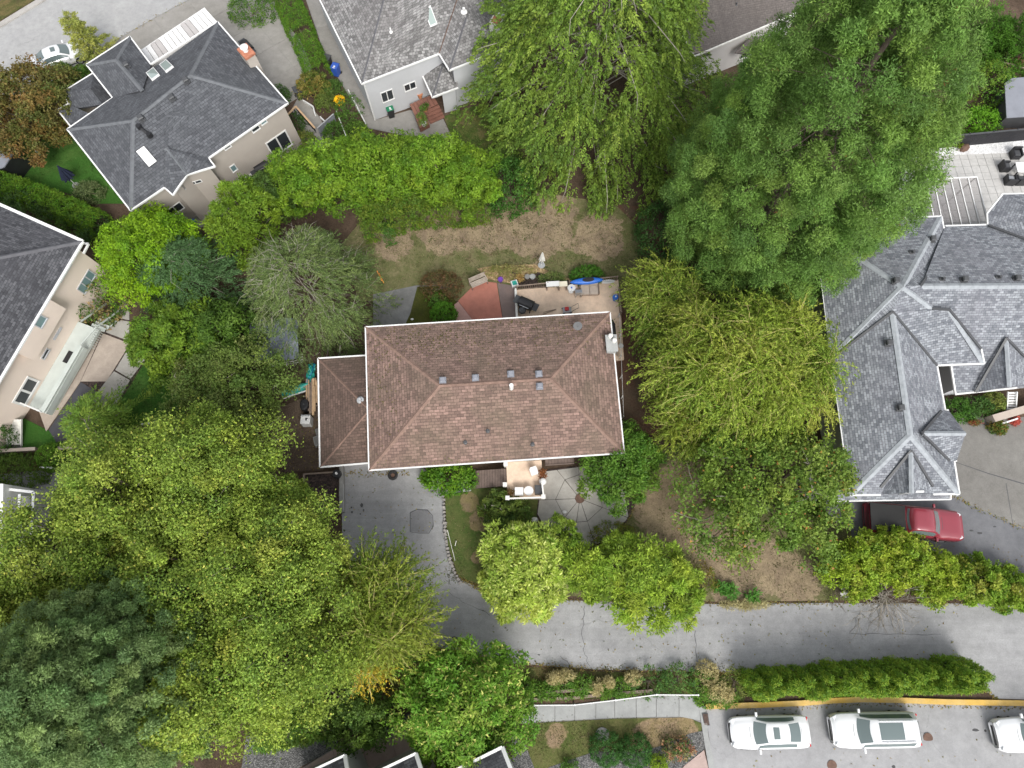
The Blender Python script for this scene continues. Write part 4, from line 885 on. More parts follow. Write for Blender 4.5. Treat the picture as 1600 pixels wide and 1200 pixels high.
# ---- small buildings
S1 = House("garden_shed", (1585, 175), "small grey-roofed shed behind the black fence", "shed")
S1.roof(dict(a=(1570, 130, 2.1), b=(1581, 122, 2.1), c=(1640, 118, 2.1), d=(1640, 180, 2.0), f=(1573, 184, 2.0)), [("a", "b", "c", "d", "f")], MT["shed_grey"], thick=.08)
S1.walls("m", [(1572, 130), (1640, 122), (1640, 180), (1574, 182)], 2.0, .12, MT["dark"], zb=-.4)
S2 = House("lawn_shed", (30, 268), "dark shed with slate-blue roof on the green lawn", "shed")
S2.roof(dict(a=(-40, 215, 2.6), b=(29, 226, 2.2), c=(6, 261, 2.2), d=(-60, 280, 2.6)), [("a", "b", "c", "d")], MT["shed_grey"], thick=.1)
S2.walls("m", [(-40, 217), (28, 227), (6, 260), (-60, 278)], 2.2, .05, MT["black"], zb=-.5)
Wd = House("white_balcony_house", (30, 850), "white-framed balcony of a house at the left edge beside the yellow-green trees")
wz = Wd.z0 + 3.0
Wd.walls("m", [(-120, 752), (5, 756), (3, 900), (-120, 900)], 4.6, 0, MT["white"], top=4.6)
plat("balcony_floor", [(-10, 770), (48, 776), (44, 900), (-10, 900)], wz, MT["concrete_pale"], Wd.root, .3)
def RB(a, b): MB().beam(PZ(*a, wz + 1.0), PZ(*b, wz + 1.0), .16, .1).build("rail", MT["white"], Wd.root)
RB((8, 764), (53, 769)); RB((53, 769), (46, 900)); RB((31, 772), (26, 900)); RB((5, 822), (28, 821))
m = MB()
for k in range(26):
    a = PZ(53 - k * .27, 769 + k * 5, wz + 1.0); m.beam(a, a - [0, 0, 1], .035, .035)
for k in range(12):
    a = PZ(8 + k * 3.8, 764 + k * .42, wz + 1.0); m.beam(a, a - [0, 0, 1], .035, .035)
m.build("baluster", MT["white"], Wd.root)
# ------------------------------------------------------------------ foliage
def unit(a): return a / (np.linalg.norm(a, axis=-1, keepdims=True) + 1e-9)
def rnd(n): return rng.normal(size=(n, 3))
UPV = np.array([0, 0, 1.0])
class Leaves:
    def __init__(s): s.P = []; s.A = []; s.N = []; s.L = []; s.W = []; s.C = []
    def add(s, P, A, N, L, W, C):
        n = len(P); s.P.append(P); s.A.append(A); s.N.append(N); s.L.append(np.broadcast_to(L, n)); s.W.append(np.broadcast_to(W, n)); s.C.append(C)
    def build(s, name, parent):
        P, A, N, C = [np.concatenate(x) for x in (s.P, s.A, s.N, s.C)]; L = np.concatenate(s.L)[:, None]; W = np.concatenate(s.W)[:, None] * 1.1
        A = unit(A); S = unit(np.cross(A, N)); Nn = np.cross(S, A); n = len(P); off = np.array([float(q) for q in parent["_loc"]]) if parent is not None else np.zeros(3)
        V = np.empty((n, 3, 3)); V[:, 0] = P + S * W * .5 + A * L * .12; V[:, 1] = P + A * L - Nn * L * .06; V[:, 2] = P - S * W * .5 + A * L * rng.uniform(.1, .5, (n, 1))
        V -= off
        me = bpy.data.meshes.new(name); me.vertices.add(n * 3); me.vertices.foreach_set("co", V.ravel().astype(np.float32))
        me.loops.add(n * 3); me.loops.foreach_set("vertex_index", np.arange(n * 3, dtype=np.int32))
        me.polygons.add(n); me.polygons.foreach_set("loop_start", np.arange(0, n * 3, 3, dtype=np.int32)); me.polygons.foreach_set("loop_total", np.full(n, 3, dtype=np.int32))
        ca = me.color_attributes.new("Col", 'FLOAT_COLOR', 'POINT'); cc = np.ones((n, 3, 4), np.float32); cc[:, :, :3] = np.clip(C, 0.001, 1)[:, None, :]; ca.data.foreach_set("color", cc.ravel())
        me.materials.append(MT["leaf"]); me.update(calc_edges=True); me.validate()
        o = bpy.data.objects.new(name, me); COL.objects.link(o)
        if parent is not None: o.parent = parent; o["_loc"] = tuple(off)
        return o
LEAF_GAIN = np.array([1.52, 1.62, 1.2])
def palette(cols, n, w=None, jit=0.16):
    c = np.array(cols, float) * LEAF_GAIN; i = rng.choice(len(c), n, p=w); j = rng.choice(len(c), n, p=w); t = rng.random((n, 1)) * .5
    return (c[i] * (1 - t) + c[j] * t) * rng.uniform(1 - jit, 1 + jit, (n, 1))
def perp(A, up=.5):
    N = rnd(len(A)) + UPV * up; return N - (N * A).sum(1, keepdims=True) * A
def tufts(lv, C, R, OUT, n, L, W, COLS, spread=.8, shell=(.25, .95), jit=.32, up=.6, aj=.45):
    k = len(C); ix = np.repeat(np.arange(k), n); m = len(ix); R = np.broadcast_to(R, k)
    u = unit(rnd(m) * spread + OUT[ix]); P = C[ix] + u * (R[ix] * rng.uniform(*shell, m))[:, None]
    A = unit(u * [1, 1, .4] + aj * rnd(m) * [1, 1, .6]); lv.add(P, A, perp(A, up + .9), L * rng.uniform(.65, 1.3, m), W * rng.uniform(.7, 1.3, m), COLS[ix] * rng.uniform(1 - jit, 1 + jit, (m, 1)))
def broad(lv, C, R, OUT, n, L, W, COLS, spread=1.0, shell=(.25, 1.05), jit=.36, up=.5):
    k = len(C); ix = np.repeat(np.arange(k), n); m = len(ix); R = np.broadcast_to(R, k)
    u = unit(rnd(m) * spread + OUT[ix] * .7); P = C[ix] + u * (R[ix] * rng.uniform(*shell, m))[:, None]
    N = unit(u * .55 + rnd(m) * .72 + UPV * up); A = rnd(m) + u * .5; A = unit(A - (A * N).sum(1, keepdims=True) * N)
    lv.add(P, A, N, L * rng.uniform(.65, 1.3, m), W * rng.uniform(.7, 1.3, m), COLS[ix] * rng.uniform(1 - jit, 1 + jit, (m, 1)))
def domes(lv, C, R, OUT, n, L, W, COLS, spread=.85, shell=(.55, 1.12), jit=.38, up=.4, lift=.45):
    """leaves lying over rounded clumps, so that each clump shades the gap beside it"""
    k = len(C); ix = np.repeat(np.arange(k), n); m = len(ix); R = np.broadcast_to(R, k)
    u = unit(rnd(m) * spread + OUT[ix] * .75 + UPV * .35); P = C[ix] + u * (R[ix] * rng.uniform(*shell, m))[:, None] * [1, 1, .85]
    N = unit(u + rnd(m) * .42 + UPV * up * .5); A = rnd(m) * .8 + u * lift; A = unit(A - (A * N).sum(1, keepdims=True) * N * .8)
    lv.add(P, A, N, L * rng.uniform(.6, 1.35, m), W * rng.uniform(.65, 1.35, m), COLS[ix] * rng.uniform(1 - jit, 1 + jit, (m, 1)))
def hue(c, n, k=.2): return c * np.stack([rng.uniform(1 - k, 1 + k * 1.3, n), rng.uniform(1 - k * .4, 1 + k * .4, n), rng.uniform(1 - k, 1 + k, n)], 1)
def lump(ang, t, seed, k=5):
    r = np.random.default_rng(seed); s = 0
    for _ in range(k): s = s + r.uniform(.4, 1) * np.sin(r.integers(1, 6) * ang + r.uniform(-9, 9) * t + r.uniform(0, 6.28))
    return s / k
def envelope(n, prof, z0, z1, R, lumpy=.15, seed=1, inner=(0.82, 1.03), tmin=0.0):
    t = np.linspace(tmin, 1, 240); r = np.maximum(np.array([prof(x) for x in t]), 1e-3) * R; z = z0 + (z1 - z0) * t
    ds = np.hypot(np.diff(r), np.diff(z)); wgt = np.concatenate([[0], np.cumsum((r[1:] + r[:-1]) / 2 * ds)]); wgt /= wgt[-1]
    tt = np.interp(rng.random(n), wgt, t); ang = rng.uniform(0, 2 * np.pi, n); rr = np.interp(tt, t, r); zz = z0 + (z1 - z0) * tt
    dr = np.interp(tt, t, np.gradient(r, t)) ; dzv = (z1 - z0)
    k = (1 + lumpy * lump(ang, tt, seed)) * rng.uniform(*inner, n)
    P = np.stack([rr * k * np.cos(ang), rr * k * np.sin(ang), zz * (1 + 0 * k)], 1)
    out = np.stack([dzv * np.cos(ang), dzv * np.sin(ang), -dr], 1); return P, unit(out), tt
def segs(mb, p, q, r0, r1): mb.tube([p, q], [r0, r1], 3, False)
def trunk_mesh(root, base, H, r, limbs=(), mat="bark"):
    m = MB(); b = np.array(base, float)
    pts = [b + [0, 0, -.3]] + [b + [random.uniform(-.1, .1), random.uniform(-.1, .1), H * k / 5] for k in range(1, 6)]
    m.tube(pts, [r * (1 - .16 * k) for k in range(6)], 8); o = m.build("trunk", MT[mat], root, True)
    if len(limbs):
        lm = MB()
        for a, c, rr in limbs:
            a = np.array(a); c = np.array(c); mid = (a + c) / 2 + [0, 0, -.06 * np.linalg.norm(c - a)]; lm.tube([a, mid, c], [rr, rr * .7, rr * .3], 5, False)
        lm.build("branches", MT[mat], root, True)
def tree_root(name, px, py, h, label, cat="tree", group=None):
    b = base_under(px, py, h); return empty(name, b, label, cat, group), b
def R_m(rpx, px, py, h):                                     # pixel radius to metres at that place and height
    a = PX(px, py, h); b = PX(px + 10, py, h); return rpx / (10 / np.linalg.norm(b - a))

def broadleaf(name, label, px, py, hc, rx, ry, H, cols, w=None, nl=14, nc=26, nf=26, L=.2, Wd=.13, seed=1, zb=.35, twigs=0, twmat="twig", cat="tree", group=None, lobe=(.30, .44), style="broad", rot=0.0, flat=.55, spread=1.0, up=.45, trunk_r=None, jit=.36, lump_r=.3, edge=.62, fl=None):
    """lobed crown: px,py,hc is the crown's middle and its height; rx, ry in metres"""
    root, b = tree_root(name, px, py, hc, label, cat, group); lv = Leaves(); rx, ry = float(rx), float(ry)
    zc0 = H * zb
    nl = int(nl * 2.1); lobe = (lobe[0] * .52, lobe[1] * .66)
    i = np.arange(nl) + .5; ph = i * 2.399963 + seed + rng.normal(0, .12, nl); rad = np.sqrt(i / nl) * .9 + rng.normal(0, .05, nl)
    rad = rad * (1 + .13 * lump(ph, rad * .3, seed + 40))
    zz = zc0 + (H - zc0) * np.maximum(.05, 1 - np.minimum(rad, 1) ** 2.2 * .8) * rng.uniform(.66, 1.0, nl)
    zz = np.where(rng.random(nl) < .2, zz * rng.uniform(.6, .82, nl), zz)
    c, s_ = math.cos(rot), math.sin(rot); X = rad * np.cos(ph) * rx; Y = rad * np.sin(ph) * ry
    LC = np.stack([X * c - Y * s_, X * s_ + Y * c, zz], 1); rl = rng.uniform(*lobe, nl) * min(rx, ry) * rng.choice([.6, .8, 1.0, 1.25, 1.5], nl, p=[.15, .25, .3, .2, .1])
    LC[:, 2] -= rl * .5
    out = unit(LC * [1, 1, 0] / max(rx, ry) * .9 + [0, 0, .8])
    lc = hue(palette(cols, nl, w, .08) * rng.uniform(.8, 1.2, (nl, 1)), nl, .09)
    nc = max(8, int(nc * .52)); ix = np.repeat(np.arange(nl), nc); u = unit(rnd(len(ix)) * .8 + out[ix]); u[:, 2] = np.where(u[:, 2] < -.1, -u[:, 2] * .5, u[:, 2])
    CC = LC[ix] + u * (rl[ix] * rng.uniform(.55, 1.2, len(ix)))[:, None] * [1, 1, flat / .55 * .85]
    cc = .5 * lc[ix] + .5 * palette(cols, len(ix), w)
    dict(broad=broad, tufts=tufts, dome=domes)[style](lv, CC + b, rl[ix] * (lump_r + .06) * rng.uniform(.7, 1.3, len(ix)), u, nf, L, Wd, cc, spread=spread, up=up, jit=jit)
    ni = int(nl * 5); th = rng.uniform(0, 6.283, ni); rr = np.sqrt(rng.random(ni)) * .8          # shaded inner leaves
    IC = np.stack([rr * np.cos(th) * rx, rr * np.sin(th) * ry, zc0 * .9 + (H - zc0) * (1 - rr ** 2) * rng.uniform(.15, .6, ni)], 1)
    IC[:, :2] = np.stack([IC[:, 0] * c - IC[:, 1] * s_, IC[:, 0] * s_ + IC[:, 1] * c], 1)
    if fl:
        for q in range(len(lv.C)):
            k_ = rng.random(len(lv.C[q])) < fl[1]; lv.C[q][k_] = palette([fl[0]], int(k_.sum()), None, .3)
    broad(lv, IC + b, .35, np.tile([[0, 0, 1.0]], (ni, 1)), 9, L * 1.5, Wd * 1.6, palette(cols, ni, w))
    lv.build("crown", root)
    tr = trunk_r or max(.06, H * .02)
    trunk_mesh(root, b, max(zc0 * 1.15, .3), tr, [(b + [0, 0, zc0 * .9], b + LC[k], tr * .55) for k in range(nl)])
    if twigs:
        m = MB(); k = rng.choice(len(ix), min(twigs, len(ix)), replace=False)
        for q in k:
            p0 = LC[ix[q]] + b; p1 = CC[q] + b + u[q] * .35 * rl[ix[q]]; mid = (p0 + p1) / 2 + rnd(1)[0] * .12; m.tube([p0, mid, p1], [.03, .022, .008], 3, False)
        m.build("twigs", MT[twmat], root)
    return root

def tuft_conifer(name, label, px, py, hc, R, H, prof, cols, w=None, ntuft=260, sub=11, nf=30, tr=1.0, L=.32, Wd=.07, seed=1, zb=.08, lumpy=.12, dead=None, inner=.12, gap=1.0, cat="tree", group=None, tmin=0.0):
    """tufted conifer: rounded foliage tufts over an envelope of revolution"""
    root, b = tree_root(name, px, py, hc, label, cat, group); lv = Leaves()
    P, O, t = envelope(ntuft, prof, H * zb, H, R, lumpy, seed, (.86, 1.05), tmin)
    n2 = int(ntuft * inner); P2, O2, t2 = envelope(n2, prof, H * zb, H * .96, R, lumpy, seed, (.5, .8), tmin)
    keep = []
    for q in range(len(P)):
        if not keep or np.min(np.sum((P[keep] - P[q]) ** 2, 1)) > (gap * tr) ** 2: keep.append(q)
    P = P[keep]; O = O[keep]
    P = np.concatenate([P, P2]); O = np.concatenate([O, O2]); n = len(P)
    rt = tr * rng.uniform(.65, 1.25, n); col = palette(cols, n, w)
    col = hue(col * rng.uniform(.85, 1.15, (n, 1)), n, .07)
    ix = np.repeat(np.arange(n), sub); u = unit(rnd(len(ix)) * .75 + O[ix] * .9 + UPV * .35)
    C2 = P[ix] + u * (rt[ix] * rng.uniform(.35, .95, len(ix)))[:, None]; c2 = .7 * col[ix] + .3 * palette(cols, len(ix), w)
    domes(lv, C2 + b, rt[ix] * .34 * rng.uniform(.7, 1.3, len(ix)), u, nf, L, Wd, c2, lift=1.6, jit=.36)
    if dead is not None:
        k = rng.choice(n, n // 4, replace=False); q = P[k] + O[k] * .35 * tr + rnd(len(k)) * .2
        tufts(lv, q + b, tr * .28, O[k], 9, L * .8, Wd, palette([dead], len(k)), .9)
    lv.build("crown", root)
    k = rng.choice(n, min(n, 130), replace=False)
    trunk_mesh(root, b, H * .93, max(.12, H * .017), [(b + [0, 0, max(.5, P[q][2] - .12 * R)], b + P[q], .05) for q in k])
    return root

def spray_conifer(name, label, px, py, hc, R, H, prof, cols, w=None, nb=120, step=.34, L=.28, Wd=.1, nf=7, sprig=.8, droop=.28, rise=.25, zb=.1, twigcol="twig", bare=.25, hang=.6, seed=2, br=.05, cat="tree", group=None, tmin=.0, per=2, show=1.0):
    """boughs with hanging sprays along them"""
    root, b = tree_root(name, px, py, hc, label, cat, group); lv = Leaves(); m = MB()
    bc = []; bd = []; bl = []; bcol = []
    for i in range(nb):
        t = tmin + (1 - tmin) * ((i + .5) / nb) ** 1.0; ang = i * 2.399963 + rng.uniform(-.35, .35); z = H * (zb + (1 - zb) * t)
        Ln = max(.5, R * prof(t) * rng.uniform(.78, 1.12)); d = np.array([math.cos(ang), math.sin(ang), 0]); side = np.array([-d[1], d[0], 0]); bend = rng.uniform(-.25, .25)
        n = max(4, int(Ln / step)); pts = []
        for k in range(n + 1):
            s = k / n; pts.append(b + d * Ln * s + side * bend * Ln * s * s + np.array([0, 0, z + rise * Ln * s - (rise + droop) * Ln * s * s]))
        if rng.random() < show: m.tube(pts[::2] + ([pts[-1]] if n % 2 else []), list(np.linspace(br * (.5 + .5 * (1 - t)) + .012, .012, len(pts[::2]) + (1 if n % 2 else 0))), 4, False)
        c0 = palette(cols, 1, w)[0]
        for k in range(1, n + 1):
            s = k / n
            if s < bare: continue
            for sd in (-1, 1):
                for _ in range(per):
                    bc.append(pts[k] + rng.normal(0, .06, 3)); fwd = .55 + .5 * s
                    bd.append(d * fwd + side * (sd * rng.uniform(.35, 1.05) * (1.15 - .75 * s)) + np.array([0, 0, -hang * rng.uniform(.4, 1.3) + .1])); bl.append(sprig * rng.uniform(.5, 1.15) * (1.1 - .35 * s)); bcol.append(c0)
    bc = np.array(bc); bd = unit(np.array(bd)); bl = np.array(bl); bcol = .5 * np.array(bcol) + .5 * palette(cols, len(bc), w); k = len(bc)
    ix = np.repeat(np.arange(k), nf); s = np.tile((np.arange(nf) + .3) / nf, k)
    P = bc[ix] + bd[ix] * (bl[ix] * s)[:, None] + np.array([0, 0, -1.0]) * (.16 * bl[ix] * s * s)[:, None]
    hz = np.cross(bd[ix], UPV); sg = np.where(np.arange(len(ix)) % 2, 1, -1)[:, None]
    A = unit(bd[ix] + hz * sg * (.75 * (1 - .6 * s))[:, None] + rnd(len(ix)) * .25)
    lv.add(P, A, perp(A, 1.2), L * (1.15 - .45 * s) * rng.uniform(.7, 1.3, len(ix)), Wd * rng.uniform(.7, 1.3, len(ix)), bcol[ix] * rng.uniform(.8, 1.2, (len(ix), 1)))
    lv.build("crown", root); m.build("branches", MT[twigcol], root); trunk_mesh(root, b, H * .97, max(.1, H * .016))
    return root

def willow(name, label, px, py, hc, rx, ry, H, cols, w=None, crests=14, strands=60, slen=2.8, L=.26, Wd=.05, per=2, seed=3, zb=.3, twigcol="twig_y", cat="tree", group=None, stray=0.12, fall=1.0, tw=.3):
    root, b = tree_root(name, px, py, hc, label, cat, group); lv = Leaves(); m = MB(); lm = MB()
    i = np.arange(crests) + .5; ph = i * 2.399963 + seed; rad = np.sqrt(i / crests) * .72
    CR = np.stack([rad * np.cos(ph) * rx, rad * np.sin(ph) * ry, H * (1 - .42 * rad ** 2) * rng.uniform(.84, 1.0, crests)], 1)
    P0 = []; D0_ = []; LN = []; CO = []
    for c in range(crests):
        top = b + CR[c]; foot = b + np.array([CR[c][0] * .15, CR[c][1] * .15, H * zb]); mid = (top + foot) / 2 + rnd(1)[0] * .3
        lm.tube([foot, mid, top], [.13, .08, .03], 5, False)
        outd = unit(CR[c] * [1, 1, 0] + 1e-3); c0 = palette(cols, 1, w)[0]
        for s in range(strands):
            a = rng.uniform(0, 2 * np.pi); d = np.array([math.cos(a), math.sin(a), 0]) * rng.uniform(.5, 1) + outd * .45
            t = rng.uniform(.55, 1.0); P0.append(mid + (top - mid) * t + rnd(1)[0] * .12); D0_.append(d + UPV * rng.uniform(.15, .95)); LN.append(slen * rng.uniform(.5, 1.2)); CO.append(.6 * c0 + .4 * palette(cols, 1, w)[0])
    P = np.array(P0); D = unit(np.array(D0_)); LN = np.array(LN); CO = np.array(CO); ns = 11; st = (LN / ns)[:, None]; k = len(P); poly = [P.copy()]
    for q in range(ns):
        D = unit(D + np.array([0, 0, -.2 * fall]) + rnd(k) * .09); Pn = P + D * st
        for e_ in range(per):
            base = P + (Pn - P) * rng.random((k, 1)) + rnd(k) * .03; A = unit(D + rnd(k) * .42 + UPV * .05)
            lv.add(base, A, perp(A, .6), L * rng.uniform(.6, 1.25, k), Wd * rng.uniform(.7, 1.4, k), CO * rng.uniform(.6, 1.42, (k, 1)))
        P = Pn; poly.append(P.copy())
    for q in rng.choice(k, int(k * tw), replace=False): m.tube([poly[0][q], poly[3][q], poly[6][q], poly[9][q]], [.022, .016, .012, .006], 3, False)
    lv.build("crown", root); m.build("twigs", MT[twigcol], root); lm.build("branches", MT[twigcol], root, True); trunk_mesh(root, b, H * (zb + .1), .25)
    return root

def mound(name, label, px, py, hc, rx, ry, H, cols, w=None, n=220, nf=16, L=.12, Wd=.08, seed=1, lumpy=.12, rc=.22, style="broad", cat="shrub", group=None, pw=2.2, up=.6, rot=0.0, jit=.22):
    """shrub or clipped ball: leaf clumps over a rounded mound"""
    root, b = tree_root(name, px, py, hc, label, cat, group); lv = Leaves()
    P, O, t = envelope(n, lambda x: max(0, 1 - x ** pw) ** (1 / pw), 0.05, H, 1.0, lumpy, seed, (.86, 1.04))
    c, s = math.cos(rot), math.sin(rot); X, Y = P[:, 0] * rx, P[:, 1] * ry; P[:, 0] = X * c - Y * s; P[:, 1] = X * s + Y * c
    P2 = P * rng.uniform(.45, .8, (n, 1)); k = n // 3
    cc = palette(cols, n, w); f = dict(broad=broad, tufts=tufts, dome=domes)[style]
    f(lv, P + b, rc, O, nf, L, Wd, cc, up=up, jit=jit); f(lv, P2[:k] + b, rc * 1.3, O[:k], nf // 2, L * 1.2, Wd * 1.2, cc[:k])
    lv.build("crown", root); trunk_mesh(root, b, H * .6, max(.025, H * .025), [(b + [0, 0, .1], b + P[q] * .85, .02) for q in range(0, n, max(1, n // 12))])
    return root

def hedge(name, label, pts, width, H, cols, w=None, dens=26, nf=18, L=.16, Wd=.08, rc=.3, lumpy=.1, style="tufts", seed=1, up=.5, px_h=None, cat="hedge", boxy=3.0, bumps=None, jit=.2):
    """pts: pixels of the crest; height in metres"""
    B_ = [base_under(x, y, H if px_h is None else px_h) for x, y in pts]; root = empty(name, B_[len(B_) // 2], label, cat); lv = Leaves(); P = []; O = []
    r = np.random.default_rng(seed)
    for a, c in zip(B_[:-1], B_[1:]):
        Ln = np.linalg.norm(c - a); d = (c - a) / Ln; sd = unit(np.cross(d, UPV)); n = int(dens * Ln * (width + 1.3 * H) / 3); s = rng.random(n); th = rng.uniform(-.12, np.pi + .12, n)
        ct, sn = np.cos(th), np.sin(th); k = (np.abs(ct) ** boxy + np.abs(sn) ** boxy) ** (-1 / boxy); wob = 1 + lumpy * (np.sin(s * Ln * 2.1 + r.uniform(0, 6)) * np.sin(th * 3 + s * Ln * 1.3)) + rng.normal(0, .05, n)
        p = a + (c - a) * s[:, None] + sd * (ct * k * width / 2 * wob)[:, None] + UPV * np.maximum(.05, sn * k * H * wob)[:, None]
        P.append(p); O.append(unit(sd * ct[:, None] + UPV * (sn + .25)[:, None]))
    P = np.concatenate(P); O = np.concatenate(O); cc = hue(palette(cols, len(P), w) * rng.uniform(.8, 1.2, (len(P), 1)), len(P), .15)
    (tufts if style == "tufts" else broad)(lv, P, rc, O, nf, L, Wd, cc, up=up, jit=jit)
    lv.build("foliage", root); st = MB()
    for a, c in zip(B_[:-1], B_[1:]):
        for s in np.arange(0, 1, .9 / max(1, np.linalg.norm(c - a))): q = a + (c - a) * s; st.tube([q - [0, 0, .1], q + [0, 0, H * .75]], [.05, .02], 5)
    st.build("stems", MT["bark"], root); return root

def bough_conifer(name, label, px, py, hc, R, H, prof, cols, w=None, nb=150, ns=18, bl=2.4, bw=1.2, nf=8, L=.28, Wd=.1, sprig=.7, pitch=.4, arch=.25, tw=.4, fan=0, zb=.08, br=.05, twmat="twig", seed=2, inner=(.62, 1.05), lumpy=.14, cat="tree", group=None, hang=.5, tmin=0.0):
    """conifer of layered fan-shaped boughs whose sprays hang from them"""
    root, b = tree_root(name, px, py, hc, label, cat, group); lv = Leaves(); m = MB()
    P, O, t = envelope(nb, prof, H * zb, H, R, lumpy, seed, inner, tmin); col = palette(cols, nb, w) * rng.uniform(.85, 1.15, (nb, 1))
    d = unit(O * [1, 1, 0] + rng.normal(0, .28, (nb, 3)) * [1, 1, 0] + 1e-6); sd = np.stack([-d[:, 1], d[:, 0], 0 * d[:, 0]], 1)
    rr = np.hypot(P[:, 0], P[:, 1]); ln = np.minimum(bl * rng.uniform(.7, 1.25, nb), rr + .6)
    ix = np.repeat(np.arange(nb), ns); q = rng.random(len(ix)) ** .8; v = rng.uniform(-1, 1, len(ix))
    wid = bw * (.35 + .65 * np.sin(np.pi * np.clip(q * .85 + .12, 0, 1)))
    S = P[ix] + d[ix] * ((q - .75) * ln[ix])[:, None] + sd[ix] * (v * wid * rng.uniform(.6, 1, len(ix)))[:, None]
    S[:, 2] += -(pitch * q * ln[ix]) + arch * ln[ix] * (1 - (2 * q - .8) ** 2) - .22 * np.abs(v) * wid + rng.normal(0, .09, len(ix))
    D = unit(d[ix] * (.6 + .6 * q)[:, None] + sd[ix] * (v * .75)[:, None] + np.stack([0 * q, 0 * q, -hang * rng.uniform(.3, 1.3, len(ix))], 1) + rnd(len(ix)) * .15)
    sl = sprig * rng.uniform(.55, 1.2, len(ix)); sc = .6 * col[ix] + .4 * palette(cols, len(ix), w)
    k = len(S); jx = np.repeat(np.arange(k), nf); s = np.tile((np.arange(nf) + .3) / nf, k)
    PP = S[jx] + D[jx] * (sl[jx] * s)[:, None] - UPV * (.2 * sl[jx] * s * s)[:, None]; hz = unit(np.cross(D[jx], UPV)); sg = np.where(np.arange(len(jx)) % 2, 1, -1)[:, None]
    A = unit(D[jx] + hz * sg * (.8 * (1 - .6 * s))[:, None] + rnd(len(jx)) * .22)
    lv.add(PP + b, A, perp(A, 1.6), L * (1.15 - .5 * s) * rng.uniform(.7, 1.3, len(jx)), Wd * rng.uniform(.7, 1.3, len(jx)), sc[jx] * rng.uniform(.62, 1.42, (len(jx), 1)))
    lv.build("crown", root)
    for i in range(nb):
        if rng.random() < tw:
            tip = b + P[i] + d[i] * ln[i] * .15 + [0, 0, -.05 + .03]; zr = P[i][2] + .1 * rr[i]; st = b + np.array([P[i][0] * .12, P[i][1] * .12, zr]); mid = b + P[i] * [.55, .55, 0] + np.array([0, 0, (zr + P[i][2]) / 2 + .12 * rr[i]]) + rng.normal(0, .12, 3); r0 = br * (.35 + .65 * rr[i] / R)
            m.tube([st, mid, b + P[i] - d[i] * ln[i] * .2 + [0, 0, arch * ln[i] * .8], tip], [r0, r0 * .8, r0 * .5, r0 * .2], 4, False)
        for _ in range(fan):
            s0 = b + P[i] - d[i] * ln[i] * .5 * rng.random() + [0, 0, arch * ln[i] * .7]; e0 = d[i] * rng.uniform(.3, .8) + sd[i] * rng.uniform(-.8, .8) + [0, 0, rng.uniform(-.25, .3)]
            m.tube([s0, s0 + e0 * ln[i] * .3 + rng.normal(0, .05, 3), s0 + e0 * ln[i] * .6 + rng.normal(0, .1, 3) - [0, 0, .1]], [br * .4, br * .28, br * .12], 3, False)
    m.build("branches", MT[twmat], root); trunk_mesh(root, b, H * .95, max(.1, H * .015)); return root
# ------------------------------------------------------------------ the trees, hedges and shrubs
dome = lambda t: math.sqrt(max(0, 1 - t * t))
cone = lambda t: (1 - t) ** .8
def seq(t): return max(0.0, (1 - t ** 2.3)) ** .75 * (.75 + .25 * min(1, t * 6))
Yg = [(.115, .15, .025), (.17, .19, .035), (.075, .115, .022), (.23, .21, .05)]
# conifers at the top right
tuft_conifer("giant_sequoia", "huge blue-green tufted conifer towering between the pale house and grey roofs", 1163, 380, 0, 6.7, 27, seq,
             [(.094, .165, .046), (.12, .195, .052), (.165, .23, .062), (.07, .122, .04)], [.35, .3, .15, .2], ntuft=2500, gap=1.36, sub=32, nf=32, tr=.98, L=.19, Wd=.055, seed=4, zb=.07, lumpy=.1, inner=.14, dead=(.2, .1, .045))
bough_conifer("western_cedar", "tall yellow-green conifer with drooping sprays and bare grey boughs beside the back lawn", 916, 176, 0, 10.3, 20, lambda t: (1 - t) ** .5,
              [(.088, .14, .026), (.125, .178, .034), (.17, .21, .044), (.055, .098, .022)], [.35, .3, .15, .2], nb=560, ns=24, bl=2.2, bw=.9, nf=8, L=.26, Wd=.12, sprig=.75, pitch=.42, arch=.22, tw=.16, zb=.05, br=.055, hang=.7)
# willow by the right neighbour
WL = [(.15, .20, .035), (.21, .245, .045), (.31, .30, .08), (.10, .155, .028)]
willow("willow_tree", "large willow with yellow-green twisting strands between the brown house and grey roof", 1165, 570, 6, 7.3, 5.6, 9.0, WL, [.35, .3, .15, .2], crests=26, strands=110, slen=3.0, L=.27, Wd=.065, per=3, seed=1)
willow("willow_tree", "feathery mid-green willow overhanging the back terrace corner", 1040, 478, 4, 2.9, 3.5, 6.6, [(.10, .16, .03), (.14, .19, .036), (.19, .215, .045)], None, crests=11, strands=95, slen=2.4, L=.25, Wd=.06, per=3, seed=5)
willow("willow_tree", "low sprawling willow growth right behind the octagon patio shrub", 1078, 652, 3.8, 3.1, 2.6, 5.6, [(.10, .15, .026), (.15, .18, .03), (.21, .21, .045)], None, crests=8, strands=70, slen=2.2, L=.25, Wd=.06, per=3, seed=8)
broadleaf("rowan_tree", "leafy tree with orange-brown autumn sprays below the willow", 1208, 762, 4, 5.3, 4.5, 6.6, [(.098, .158, .034), (.132, .188, .04), (.068, .115, .026), (.17, .205, .05)], [.36, .3, .2, .14], nl=24, nc=40, nf=26, L=.22, Wd=.13, seed=3, twigs=110, lump_r=.4, fl=((.28, .13, .05), .02))
